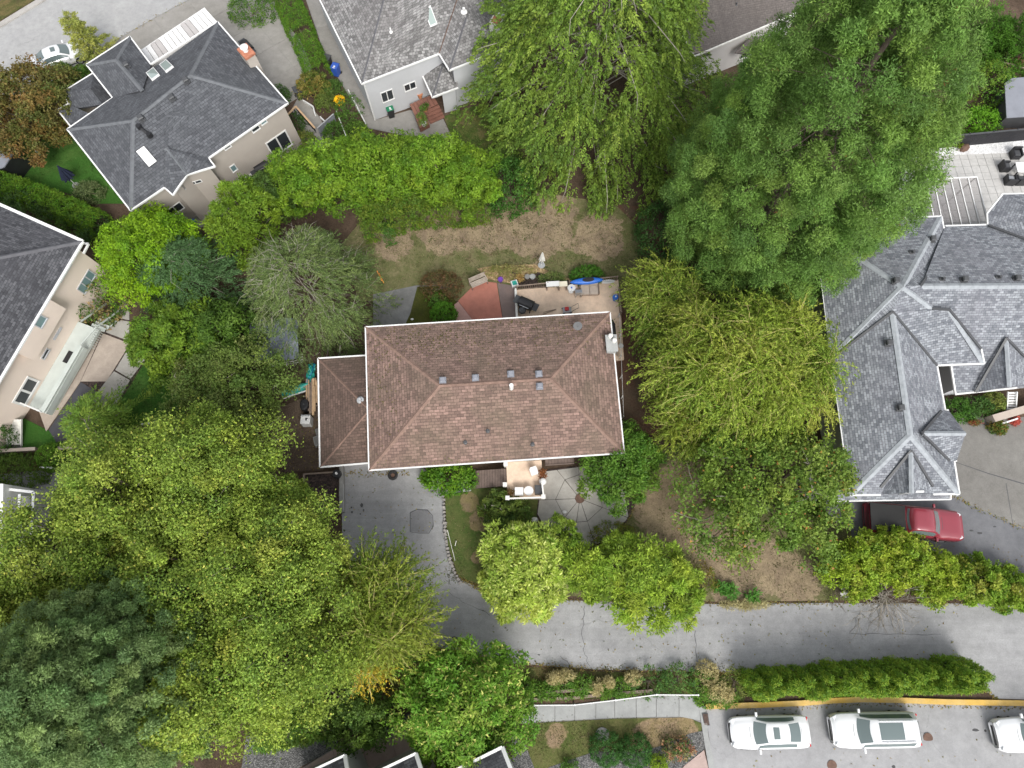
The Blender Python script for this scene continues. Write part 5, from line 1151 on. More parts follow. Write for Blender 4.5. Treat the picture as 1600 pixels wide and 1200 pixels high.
# around the brown house
broadleaf("camellia_tree", "dense dark green round tree at the brown house's front right corner", 972, 722, 2.4, 2.75, 2.9, 4.2, [(.05, .115, .02), (.08, .15, .026), (.11, .17, .03)], None, nl=16, nc=34, nf=28, L=.22, Wd=.1, seed=2, zb=.2, lump_r=.42)
mound("rhododendron", "bright green shrub against the brown house beside the drive", 700, 746, 1.1, 1.75, 1.0, 1.7, [(.085, .175, .016), (.12, .21, .02), (.05, .12, .014)], None, 160, 18, .2, .11, rc=.3)
broadleaf("apple_bush", "loose grey-green shrub on the front lawn below the porch", 787, 797, 1.2, 1.9, 1.3, 2.1, [(.07, .115, .03), (.10, .15, .04), (.14, .165, .04), (.045, .08, .025)], None, nl=10, nc=18, nf=20, L=.17, Wd=.08, seed=3, zb=.15, cat="shrub", twigs=20)
broadleaf("variegated_dogwood", "pale cream-variegated tree over the edge of the lane", 817, 893, 3, 2.75, 3.0, 4.4, [(.22, .285, .055), (.28, .33, .075), (.34, .36, .10), (.11, .175, .032)], [.34, .3, .16, .2], nl=30, nc=22, nf=24, L=.27, Wd=.1, seed=6, zb=.3, style="tufts", lump_r=.6, lobe=(.2, .3), up=1.0, fl=((.45, .46, .2), .12))
broadleaf("maple_tree", "bright green maple spreading over the lane", 1000, 905, 2.6, 4.6, 2.6, 4.2, [(.15, .225, .03), (.205, .275, .04), (.26, .30, .055), (.09, .145, .025)], None, nl=26, nc=30, nf=28, L=.26, Wd=.085, seed=9, zb=.3, lump_r=.58, lobe=(.26, .42), rot=-.25, style="tufts")
broadleaf("young_maple", "small feathery green maple between the dogwood and octagon patio", 880, 845, 2.0, 1.35, 1.6, 3.2, [(.10, .17, .025), (.14, .20, .03), (.17, .21, .04)], None, nl=9, nc=22, nf=22, L=.2, Wd=.08, seed=4, zb=.3, lump_r=.45)
mound("spiraea", "bronze-tipped green shrub between the maple and the dry lawn", 960, 838, .8, 1.5, .8, 1.3, [(.09, .12, .025), (.16, .13, .035), (.12, .15, .03)], None, 110, 14, .14, .07, seed=6, rc=.25)
mound("spiraea", "olive and rust shrub at the maple's right by the lane", 1085, 905, .8, 1.5, 1.0, 1.4, [(.10, .12, .025), (.17, .13, .035), (.08, .12, .025)], None, 110, 14, .14, .07, seed=7, rc=.25)
mound("clipped_ball_shrub", "clipped round bright green ball beside the mossy patio", 692, 487, 1.0, .93, .9, 1.35, [(.06, .15, .018), (.08, .18, .02)], None, 190, 16, .1, .06, lumpy=.03, rc=.12, pw=2.4)
mound("barberry_bush", "red-brown barberry bush beside the wooden bench", 688, 444, .9, 1.5, 1.15, 1.5, [(.085, .045, .03), (.12, .06, .038), (.075, .07, .03)], None, 170, 16, .13, .06, seed=2, rc=.25)
mound("small_shrub", "thin green shrub right above the clipped ball", 682, 468, .5, .7, .45, .8, [(.06, .12, .025), (.09, .14, .03)], None, 50, 14, .14, .07, seed=3, rc=.2)
hedge("clipped_box_hedge", "short clipped dark green box hedge under the tall hedge", [(597, 360), (617, 357)], 1.45, 1.3, [(.04, .105, .02), (.055, .125, .025)], None, 110, 16, .1, .05, rc=.14, lumpy=.03)
mound("clipped_mound_shrub", "rounded dark green shrub behind the terrace", 918, 429, .7, 1.25, .8, 1.1, [(.045, .12, .018), (.06, .14, .02)], None, 170, 16, .12, .07, rc=.16, seed=5)
# the tall hedge and its neighbours
HG = [(.085, .16, .016), (.12, .195, .02), (.155, .22, .026), (.05, .105, .012)]
hd = [(470, 275, 2.7, 2.4), (525, 262, 2.9, 2.5), (580, 252, 2.9, 2.5), (635, 248, 2.9, 2.4), (690, 256, 2.8, 2.3), (735, 268, 2.2, 2.2)]
hl = ["leftmost, beside the twiggy cedar", "second from the twiggy cedar", "third, above the clipped box hedge", "fourth, below the red-brown steps", "fifth from the left", "rightmost, against the dark laurel"]
for i, (x, y, r1, r2) in enumerate(hd):
    broadleaf("hedge_cypress", "bright yellow-green cypress of the tall back hedge, " + hl[i], x, y, 4.2, r1, r2, 6.2, HG, None, nl=17, nc=30, nf=28, L=.22, Wd=.11, seed=i + 2, zb=.25, style="dome", lump_r=.5, up=.8, group="cypresses of the tall back hedge", lobe=(.34, .5))
hedge("low_hedge", "olive-green lower hedge along the back lawn's top edge", [(560, 340), (640, 318), (720, 312), (765, 308)], 1.5, 2.6, [(.085, .135, .02), (.11, .15, .025), (.06, .105, .018)], None, 60, 16, .18, .08, rc=.3, seed=4)
mound("laurel_bush", "dark green laurel between the tall hedge and the drooping cedar", 797, 285, 1.8, 1.95, 2.3, 2.9, [(.04, .10, .02), (.06, .13, .025), (.03, .075, .015)], None, 230, 18, .2, .1, seed=3, rc=.35)
mound("holly_bush", "dark glossy bush under the huge conifer beside the leaf litter", 1030, 360, 1.8, 1.5, 2.6, 3.0, [(.03, .07, .022), (.045, .095, .028)], None, 200, 16, .17, .1, seed=8, rc=.35)
# left-hand group
bough_conifer("twiggy_cedar", "grey-green cedar with many bare pale twigs beside the brown roof", 500, 480, 0, 5.4, 8.4, lambda t: (1 - t) ** .42, [(.085, .122, .046), (.115, .148, .06), (.14, .168, .072), (.055, .085, .034)], None, nb=300, ns=22, bl=1.8, bw=.8, nf=9, L=.16, Wd=.05, sprig=.5, pitch=.35, arch=.2, tw=.22, fan=2, zb=.04, br=.026, hang=.45)
broadleaf("bright_cypress", "dome-shaped vivid lime-green conifer beside the cream house", 224, 386, 4.5, 3.5, 3.4, 7.0, [(.13, .225, .012), (.18, .28, .016), (.08, .155, .012)], None, nl=26, nc=34, nf=28, L=.2, Wd=.1, seed=2, zb=.2, style="dome", lump_r=.42, up=.6)
bough_conifer("blue_cedar", "dark blue-green feathery cedar behind the lime-green dome", 318, 456, 0, 3.9, 6.2, lambda t: (1 - t) ** .45, [(.055, .105, .05), (.075, .13, .065), (.04, .075, .032)], None, nb=110, ns=22, bl=2.2, bw=.7, nf=9, L=.22, Wd=.07, sprig=.7, pitch=.2, arch=.15, tw=.25, zb=.08, br=.03, hang=.25)
broadleaf("golden_cypress", "yellow-green cypress beside the left neighbour's concrete patio", 265, 525, 3.6, 3.2, 2.9, 5.6, [(.10, .165, .02), (.145, .20, .025), (.06, .115, .018)], None, nl=18, nc=30, nf=26, L=.3, Wd=.11, seed=5, zb=.2, style="dome", lump_r=.5, up=.8)
broadleaf("dark_cypress", "darker green cypress tucked behind the yellow-green one", 342, 525, 3.2, 2.5, 2.6, 5.0, [(.055, .105, .02), (.08, .135, .025), (.04, .08, .016)], None, nl=13, nc=28, nf=24, L=.28, Wd=.1, seed=7, zb=.2, style="dome", lump_r=.5)
broadleaf("lime_cypress", "yellow-green conifer beside the beige house's back wall", 377, 330, 4, 2.6, 2.8, 6.2, [(.115, .18, .02), (.16, .22, .028), (.075, .13, .018)], None, nl=15, nc=28, nf=26, L=.26, Wd=.1, seed=3, zb=.2, style="tufts", lump_r=.5)
broadleaf("dark_yew", "dark green conifer filling the gap behind the twiggy cedar", 425, 300, 3.0, 1.9, 2.2, 4.8, [(.04, .075, .02), (.06, .095, .025)], None, nl=9, nc=24, nf=22, L=.24, Wd=.09, seed=9, zb=.2, style="tufts", lump_r=.5)
broadleaf("hawthorn_tree", "dull olive tree with beige seed heads beside the garage storage", 356, 612, 3.8, 4.0, 3.4, 5.8, [(.09, .135, .036), (.12, .155, .045), (.17, .17, .075), (.065, .10, .026)], [.4, .3, .12, .18], nl=24, nc=38, nf=28, L=.17, Wd=.1, seed=8, twigs=40, lump_r=.42)
# alder grove at the lower left
AC = [(.185, .24, .05), (.225, .27, .058), (.29, .295, .075), (.13, .185, .04), (.085, .135, .03)]
AW = [.34, .24, .04, .24, .14]
for i, (x, y, r, lab) in enumerate(((210, 775, 4.4, "yellow-green alder above the white balcony"), (100, 885, 4.6, "yellowish alder covering the white balcony house"), (325, 748, 4.5, "alder with drooping crown below the olive hawthorn"), (300, 880, 4.5, "alder at the heart of the lower left grove"),
                                 (425, 885, 3.9, "alder leaning over the asphalt drive's left edge"), (440, 1010, 4.5, "broad yellow-green alder beside the yellow-branched willow"), (30, 1000, 3.6, "alder at the left edge above the blue-green pine"), (300, 1085, 3.2, "alder right of the blue-green pine near the gravel"), (402, 806, 2.6, "small green alder over the planting box"))):
    broadleaf("alder_tree", lab, x, y, 7, r, r * .9, 10.5 if i != 8 else 7, AC, AW, nl=27, nc=52, nf=32, L=.165, Wd=.105, seed=i + 11, zb=.45, twigs=110, lump_r=.72, lobe=(.26, .38), group="alders of the lower left grove", jit=.5, fl=((.36, .34, .09), .03))
tuft_conifer("blue_pine", "large blue-green pine in the bottom left corner", 265, 1035, 0, 5.6, 16, lambda t: max(0, 1 - t ** 1.8) ** .7, [(.10, .155, .075), (.13, .185, .088), (.075, .12, .055), (.16, .21, .095)], None, ntuft=3500, gap=1.55, sub=16, nf=26, tr=.58, L=.17, Wd=.065, inner=.3, seed=7, zb=.2, lumpy=.18)
willow("willow_tree", "willow with one golden-yellow dying branch beside the drive", 603, 948, 5, 3.0, 3.5, 8.0, [(.10, .15, .024), (.14, .175, .028), (.18, .195, .04)], None, crests=12, strands=95, slen=2.8, L=.26, Wd=.06, per=3, seed=2)
willow("golden_willow", "small golden-yellow willow bough under the drive-side willow", 572, 1043, 5.0, .9, 1.2, 6.2, [(.46, .30, .035), (.38, .27, .04), (.2, .19, .04)], None, crests=4, strands=30, slen=1.8, L=.2, Wd=.05, per=2, seed=4, cat="tree")
broadleaf("privet_tree", "dull dark green tree at the pink path's top edge", 560, 1122, 2.2, 2.1, 1.9, 4.0, [(.05, .095, .026), (.075, .12, .03), (.10, .15, .03)], None, nl=12, nc=26, nf=24, L=.18, Wd=.09, seed=4, zb=.25, lump_r=.45)
hedge("conifer_hedge", "feathery green conifer hedge behind the garden bench", [(390, 1140), (450, 1128), (500, 1115)], 2.4, 2.4, [(.065, .125, .025), (.095, .155, .03), (.12, .165, .03)], None, 60, 16, .28, .08, rc=.4, seed=9)
broadleaf("horse_chestnut", "dense deep green chestnut with pale leaf tips beside the bottom sidewalk", 722, 1105, 4.0, 4.0, 3.5, 6.0, [(.07, .155, .022), (.10, .195, .027), (.14, .22, .035), (.22, .25, .065)], [.36, .34, .2, .1], nl=30, nc=26, nf=26, L=.25, Wd=.11, seed=13, zb=.3, style="dome", lump_r=.42, lobe=(.26, .36), up=.6, fl=((.34, .33, .12), .07))
# lane-side shrubs at the right
for i, (x, y, rx, ry, H, lab) in enumerate(((1345, 884, 2.2, 1.9, 3.0, "yellow-green bush at the left end of the lane-side row"), (1412, 874, 2.5, 2.0, 3.2, "yellow-green bush in front of the red pickup"), (1468, 902, 2.2, 1.6, 2.6, "yellowish bush with tan sprays, middle of the lane-side row"), (1530, 905, 2.2, 1.6, 2.7, "green bush beside the dark upper lane"), (1592, 922, 2.0, 1.3, 2.4, "green bush at the right end of the lane-side row"))):
    broadleaf("lane_bush", lab, x, y, H * .6, rx, ry, H, [(.19, .26, .03), (.25, .30, .04), (.115, .18, .025), (.33, .29, .08)] if i < 3 else [(.125, .205, .027), (.17, .235, .033), (.085, .145, .022), (.27, .23, .06)], [.36, .3, .24, .1], nl=15, nc=28, nf=26, L=.17, Wd=.11, seed=i + 3, zb=.15, twigs=20, lump_r=.45, cat="shrub", group="bushes along the upper edge of the lane")
# arborvitae row above the yellow kerb
def tpl_arbor():
    lv = Leaves(); P, O, t = envelope(230, lambda x: (1 - x) ** .8 * (.8 + .2 * min(1, 4 * x)), .05, 3.6, .62, .1, 3, (.85, 1.04))
    cc = palette([(.095, .17, .02), (.13, .20, .025), (.175, .225, .03), (.06, .115, .016)], 230)
    domes(lv, P, .15, unit(O + UPV * .6), 16, .16, .06, cc, jit=.25, lift=1.2)
    class D(dict): pass
    o = lv.build("crown", None); m = MB(); m.tube([(0, 0, -.1), (0, 0, 2.9)], [.07, .02], 6); t_ = m.build("trunk", MT["bark"]); return o, t_
ac, at_ = tpl_arbor(); first = True
rows = [[(1165 + 325 * k / 13, 1056 - 15 * k / 13 + random.uniform(-2, 2)) for k in range(14)], [(1178 + 312 * k / 12, 1071 - 11 * k / 12 + random.uniform(-2, 2)) for k in range(13)]]
for rI, row in enumerate(rows):
    for x, y in row:
        b = PX(x, y); rt = empty("arborvitae", b, "slender dark green arborvitae in the back row above the yellow kerb" if rI == 0 else "slender dark green arborvitae in the front row above the yellow kerb", "shrub", "arborvitae, back row" if rI == 0 else "arborvitae, front row")
        rt.rotation_euler = (random.uniform(-.04, .04), random.uniform(-.04, .04), random.uniform(0, 6.28)); s_ = random.uniform(.85, 1.15); rt.scale = (s_ * 1.05, s_ * 1.05, s_)
        c1, c2 = (ac, at_) if first else (ac.copy(), at_.copy())
        if not first: COL.objects.link(c1); COL.objects.link(c2)
        c1.parent = rt; c2.parent = rt; first = False
# top-left and left garden
broadleaf("copper_maple", "bronze and brown maple at the top left edge by the street", 25, 160, 4, 4.0, 4.0, 6.0, [(.085, .085, .03), (.12, .095, .035), (.17, .085, .04), (.075, .095, .03)], None, nl=22, nc=34, nf=26, L=.24, Wd=.13, seed=5, zb=.25, lump_r=.42)
spray_conifer("golden_spruce", "small pale yellow-green conifer beside the white street car", 158, 92, 0, 1.7, 4.8, lambda t: (1 - t) ** .8, [(.22, .22, .07), (.28, .27, .09), (.14, .165, .05)], None, nb=50, step=.24, L=.24, Wd=.08, nf=7, sprig=.5, droop=.1, rise=.2, zb=.05, hang=.1, br=.02, per=2, show=.2, bare=.1)
for x, y, r, H, lab in ((88, 115, 1.2, 1.2, "round green shrub behind the white street car"), (128, 116, .95, 1.1, "round light green shrub at the grey house's corner"), (100, 130, 1.0, .9, "dark low shrub under the copper maple")):
    mound("round_shrub", lab, x, y, .6, r, r, H, [(.055, .11, .022), (.08, .14, .025)], None, 110, 15, .14, .08, rc=.2)
hedge("street_hedge", "tall clipped green hedge beside the pale path, upper stretch", [(438, -20), (452, 5), (462, 30), (468, 42)], 2.0, 1.8, [(.06, .125, .016), (.08, .155, .02)], None, 110, 15, .13, .05, rc=.16, lumpy=.05)
hedge("street_hedge", "tall clipped green hedge beside the pale path, lower stretch", [(470, 50), (482, 75), (494, 105)], 1.9, 1.8, [(.06, .125, .016), (.08, .155, .02)], None, 110, 15, .13, .05, rc=.16, lumpy=.05)
mound("corner_shrub", "loose green shrub on the drive corner at the top", 392, 12, .8, 2.0, 1.6, 1.5, [(.06, .12, .025), (.09, .15, .03), (.04, .085, .02)], None, 150, 16, .18, .09, seed=3, rc=.3)
broadleaf("smoke_bush", "round shrub of green and tan beside the concrete drive", 487, 128, 1.2, 1.45, 1.2, 2.0, [(.07, .105, .025), (.24, .165, .06), (.10, .12, .03)], None, nl=9, nc=22, nf=22, L=.15, Wd=.09, seed=2, zb=.15, cat="shrub", lump_r=.45)
for x, y, rx, ry, H, cols, lab in ((545, 172, 1.1, 1.6, .9, [(.05, .11, .022), (.08, .14, .03)], "green flower-bed planting beside the pale path"), (520, 140, .9, .9, .9, [(.045, .09, .022), (.07, .12, .03)], "dark plant by the blue bin"), (508, 158, .8, .8, .8, [(.085, .115, .035), (.11, .14, .04)], "grey-green plant under the orange flowers"), (456, 196, 1.1, 1.1, 1.4, [(.03, .06, .018), (.045, .08, .022)], "dark shrub inside the new timber rail"), (474, 218, 1.0, .7, .8, [(.09, .135, .03), (.14, .15, .04)], "yellow-green shrub by the beige house's corner"), (520, 205, .8, .9, .8, [(.05, .10, .022), (.07, .13, .03)], "green plants at the grey fence end"), (435, 150, .9, 1.0, 1.0, [(.035, .075, .02), (.05, .095, .025)], "dark shrub under the grey roof's east corner"), (556, 203, .9, .7, .7, [(.06, .12, .022), (.09, .15, .03)], "leafy plants above the tall hedge")):
    mound("garden_plant", lab, x, y, H * .5, rx, ry, H, cols, None, 80, 14, .16, .08, rc=.25, seed=int(x))
hedge("lawn_hedge", "clipped green hedge between the green lawn and cream house", [(-40, 270), (10, 285), (70, 308), (130, 333), (150, 345)], 1.7, 1.9, [(.065, .135, .014), (.09, .165, .018)], None, 90, 15, .14, .06, rc=.18, lumpy=.06)
for x, y, rx, ry, H, cols, lab in ((40, 318, 1.6, 1.4, 2.0, [(.05, .10, .035), (.075, .125, .045)], "grey-green bush between hedge and charcoal roof"), (85, 335, 1.5, 1.3, 1.7, [(.03, .06, .022), (.05, .085, .025)], "dark bush near the charcoal roof's corner"), (115, 350, 1.3, 1.2, 1.6, [(.05, .10, .022), (.07, .13, .03)], "leafy green bush at the charcoal roof's corner"), (5, 300, 1.3, 1.2, 1.8, [(.025, .055, .025), (.04, .075, .03)], "dark spiky bush at the left edge"), (142, 352, 1.1, 1.3, 1.6, [(.045, .09, .035), (.06, .11, .04)], "bluish bush left of the lime-green dome"), (137, 300, 1.2, .9, .8, [(.085, .11, .055), (.11, .13, .07)], "silvery shrub among rocks on the green lawn")):
    mound("garden_bush", lab, x, y, H * .5, rx, ry, H, cols, None, 120, 15, .16, .08, rc=.28, seed=int(x) + 5)
mound("hydrangea", "green hydrangea with dull pink heads beside the cream house", 160, 466, 1.1, 1.6, 2.1, 2.2, [(.05, .10, .022), (.075, .125, .03), (.30, .19, .12)], [.4, .35, .25], 170, 16, .18, .11, seed=4, rc=.28, rot=-.5)
spray_conifer("young_cedar", "small spiky green cedar over the dark tarmac patio", 180, 672, 0, 2.9, 4.2, lambda t: (1 - t) ** .5, [(.085, .155, .03), (.12, .19, .035), (.16, .205, .04)], None, nb=60, step=.26, L=.3, Wd=.08, nf=8, sprig=.8, droop=.05, rise=.35, zb=.08, hang=.15, br=.03, per=1, show=.5, bare=.1)
mound("clipped_ball_shrub", "clipped round olive-green ball by the low brown wall", 77, 712, .9, 1.1, 1.0, 1.4, [(.065, .135, .016), (.085, .16, .02)], None, 200, 16, .1, .06, lumpy=.03, rc=.12, seed=4)
mound("juniper", "spreading dark green juniper below the low brown wall", 25, 735, .6, 2.2, 1.0, 1.1, [(.06, .10, .02), (.08, .125, .025)], None, 150, 15, .24, .07, seed=4, rc=.3, style="tufts")
mound("dark_shrub", "dark shrub beside the clipped olive ball", 108, 720, .5, 1.0, .7, .9, [(.03, .06, .018), (.045, .08, .022)], None, 70, 14, .15, .08, seed=5, rc=.25)
mound("edge_bush", "dark bush at the left edge below the cream house", 3, 685, .8, .9, 1.2, 1.6, [(.03, .07, .018), (.05, .095, .022)], None, 90, 15, .16, .08, seed=6, rc=.25)
# right-hand gardens
for x, y, H, lab in ((1548, 52, 4.4, "dark green clipped conifer in the top right corner, left of two"), (1592, 62, 4.4, "dark green clipped conifer in the top right corner, right of two")):
    broadleaf("corner_cypress", lab, x, y, 2.6, 2.2, 2.4, H, [(.045, .105, .014), (.06, .13, .018)], None, nl=14, nc=28, nf=22, L=.2, Wd=.07, seed=int(H * 9), zb=.1, style="tufts", lump_r=.45)
mound("laurel_bush", "tall green laurel behind the black fence", 1545, 128, 1.5, 1.9, 2.0, 2.8, [(.055, .125, .018), (.09, .165, .022), (.14, .19, .03)], None, 220, 17, .17, .09, seed=9, rc=.35)
mound("laurel_bush", "low vivid green laurel right against the black fence", 1533, 186, 1.0, 1.75, 1.0, 1.6, [(.08, .19, .014), (.11, .225, .02)], None, 150, 17, .17, .1, seed=10, rc=.3)
for x, y, rx, ry, H, cols, lab in ((1500, 640, 1.1, .8, .9, [(.04, .10, .018), (.06, .13, .022)], "fern-like green plant in the entry bed"), (1530, 637, 1.3, .8, .9, [(.035, .075, .02), (.05, .10, .026)], "dark leafy plant in the middle of the entry bed"), (1552, 630, .9, .8, .9, [(.11, .14, .035), (.15, .155, .05)], "pale yellow-green plant in the entry bed"), (1559, 667, .55, .45, .6, [(.05, .10, .02), (.14, .09, .03)], "potted green and rust plant on the concrete drive")):
    mound("entry_plant", lab, x, y, H * .5, rx, ry, H, cols, None, 80, 14, .18, .08, rc=.22, seed=int(x))
mound("red_flowers", "clump of red flowers beside the white stair rail", 1588, 656, .4, .26, .28, .5, [(.30, .05, .05), (.36, .08, .08)], None, 40, 14, .1, .08, rc=.15, seed=3, cat="flowers")
mound("red_flowers", "small red flowers at the entry bed's front edge", 1523, 660, .2, .5, .18, .3, [(.22, .05, .04), (.10, .10, .03)], None, 40, 10, .1, .07, rc=.12, seed=5, cat="flowers")
# planting strip above the sidewalk
TN = [(.29, .235, .15), (.35, .285, .19)]; GN = [(.06, .135, .022), (.085, .165, .03), (.11, .175, .03)]; DG = [(.045, .10, .03), (.06, .12, .035), (.08, .14, .035)]
for i, (x, y, rx, ry, H, cols, lab) in enumerate(((825, 1078, .6, .5, .6, GN, "green perennial at the strip's left end"), (853, 1082, .6, .5, .6, GN, "green perennial behind the second rail post"), (880, 1073, .8, .7, .8, GN, "green perennial under the tan plumes"), (911, 1072, .7, .6, .8, GN, "rounded green perennial in the planting strip"), (946, 1078, .5, .45, .6, GN, "small green perennial near the middle of the strip"), (972, 1076, .7, .5, .7, GN, "green perennial with white flecks in the strip"), (1015, 1066, 1.2, .9, 1.0, DG, "wide dark green shrub of the planting strip, left"), (1062, 1066, 1.2, .9, 1.0, DG, "wide dark green shrub of the planting strip, right"),
                                            (866, 1060, .35, .3, .9, TN, "tan flower plume at the strip's left"), (885, 1058, .5, .3, .9, TN, "wide tan flower plume in the strip"), (932, 1074, .4, .35, .8, TN, "tan flower plume beside the timber edge"), (990, 1060, .4, .3, .8, TN, "tan flower plume nudging the lane"), (951, 1068, .25, .25, .7, TN, "tiny tan flower plume mid-strip"), (1105, 1052, .6, .6, .9, TN, "tan astilbe plumes at the strip's right end"), (1120, 1078, .7, .7, .9, TN, "large tan astilbe plume before the yellow kerb"), (1135, 1086, .4, .35, .7, TN, "small tan astilbe plume near the kerb"), (1100, 1072, .8, .8, .8, GN, "green clump among the tan astilbes"), (1150, 1068, .9, .9, .9, [(.08, .125, .025), (.13, .14, .045)], "straggly olive clump beside the arborvitae"), (1120, 1095, 1.4, .35, .45, GN, "low green weeds spilling over the yellow kerb"))):
    mound("perennial", lab, x, y, H * .6, rx, ry, H, cols, None, 60, 13, .15, .06, rc=.2, seed=i, cat="plant", style="tufts", group="perennials of the planting strip")
for x, y, lab in ((949, 1174, "large clipped dark green ball at the bottom, left of two"), (995, 1178, "large clipped dark green ball at the bottom, right of two")):
    mound("boxwood_ball", lab, x, y, 1.0, .95, .95, 1.5, [(.03, .085, .022), (.045, .105, .03)], None, 230, 16, .1, .05, lumpy=.03, rc=.12, seed=int(x))
mound("lime_shrub", "small lime green shrub beside the boxwood balls", 1028, 1196, .6, .6, .5, .9, [(.15, .21, .02), (.18, .24, .03)], None, 70, 14, .13, .06, rc=.18)
mound("rose_bush", "pink and red flowering bush on the gravel corner", 1060, 1172, .5, .9, .6, .8, [(.06, .10, .03), (.30, .13, .10), (.32, .22, .16)], [.5, .2, .3], 80, 13, .14, .08, rc=.22, seed=8)
mound("grey_shrub", "small green shrub at the bottom gravel strip", 890, 1198, .3, .5, .4, .6, [(.06, .12, .025)], None, 40, 13, .13, .06, rc=.18, seed=9)
for x, y, lab in ((1127, 918, "broad-leaved weed on the side lawn, left of three"), (1141, 925, "broad-leaved weed on the side lawn, middle of three"), (1176, 931, "broad-leaved weed on the side lawn, right of three")):
    mound("lawn_weed", lab, x, y, .2, .38, .35, .45, [(.06, .155, .03), (.08, .18, .04)], None, 16, 10, .25, .1, rc=.18, seed=int(x), cat="plant", style="tufts")
mound("straw_grass", "straw-coloured dry grass clump along the lane edge below the side lawn", 1165, 945, .15, 1.6, .25, .3, [(.28, .235, .16), (.34, .29, .20)], None, 110, 13, .16, .04, rc=.14, seed=3, cat="grass", style="tufts")
mound("bed_grass", "grey-green ornamental grass behind the terrace", 862, 436, .3, .9, .4, .6, [(.10, .125, .055), (.13, .14, .06), (.07, .12, .03)], None, 70, 13, .22, .04, rc=.2, seed=4, cat="plant", style="tufts")
mound("straw_bed_plants", "dry yellowing perennials on the straw bed behind the red patio", 795, 424, .3, 1.8, .45, .45, [(.23, .19, .10), (.14, .15, .05), (.29, .235, .14)], None, 110, 12, .16, .05, rc=.2, seed=5, cat="plant", style="tufts")
# bare twiggy brush on the lane edge
def brush(name, label, px, py, R, H, n, mat, seed, dirn=None):
    root, b = tree_root(name, px, py, H * .4, label, "shrub"); m = MB(); r = np.random.default_rng(seed)
    for k in range(n):
        a = r.uniform(0, 6.28); d = np.array([math.cos(a), math.sin(a), r.uniform(.2, .9)])
        if dirn is not None: d = d * .6 + np.array(dirn)
        p = b + r.normal(0, .2, 3) * [1, 1, .2] + [0, 0, .2]; pts = [p]
        for q in range(5): d = unit(d + r.normal(0, .3, 3) + [0, 0, -.12]); p = p + d * R / 5; p[2] = max(p[2], G(p[1]) + .05); pts.append(p)
        m.tube(pts, [.022, .018, .014, .011, .009, .006], 3, False)
        for q in (2, 3, 4):
            e_ = unit(d + r.normal(0, .8, 3)); m.tube([pts[q], pts[q] + e_ * R * .25], [.01, .005], 3, False)
    m.build("branches", MT[mat], root); return root
brush("bare_brush", "tangle of bare grey branches drooping onto the lane", 1385, 930, 2.6, 1.4, 60, "twig", 3, (0, -.55, .1))
brush("bare_brush", "brown dead brush pile at the side lawn's lower right corner", 1310, 905, 1.9, 1.1, 70, "bark", 5)
brush("bare_branch", "single long bare branch reaching over the lane", 1345, 962, 1.7, 1.0, 5, "twig", 7, (.2, -.6, .1))
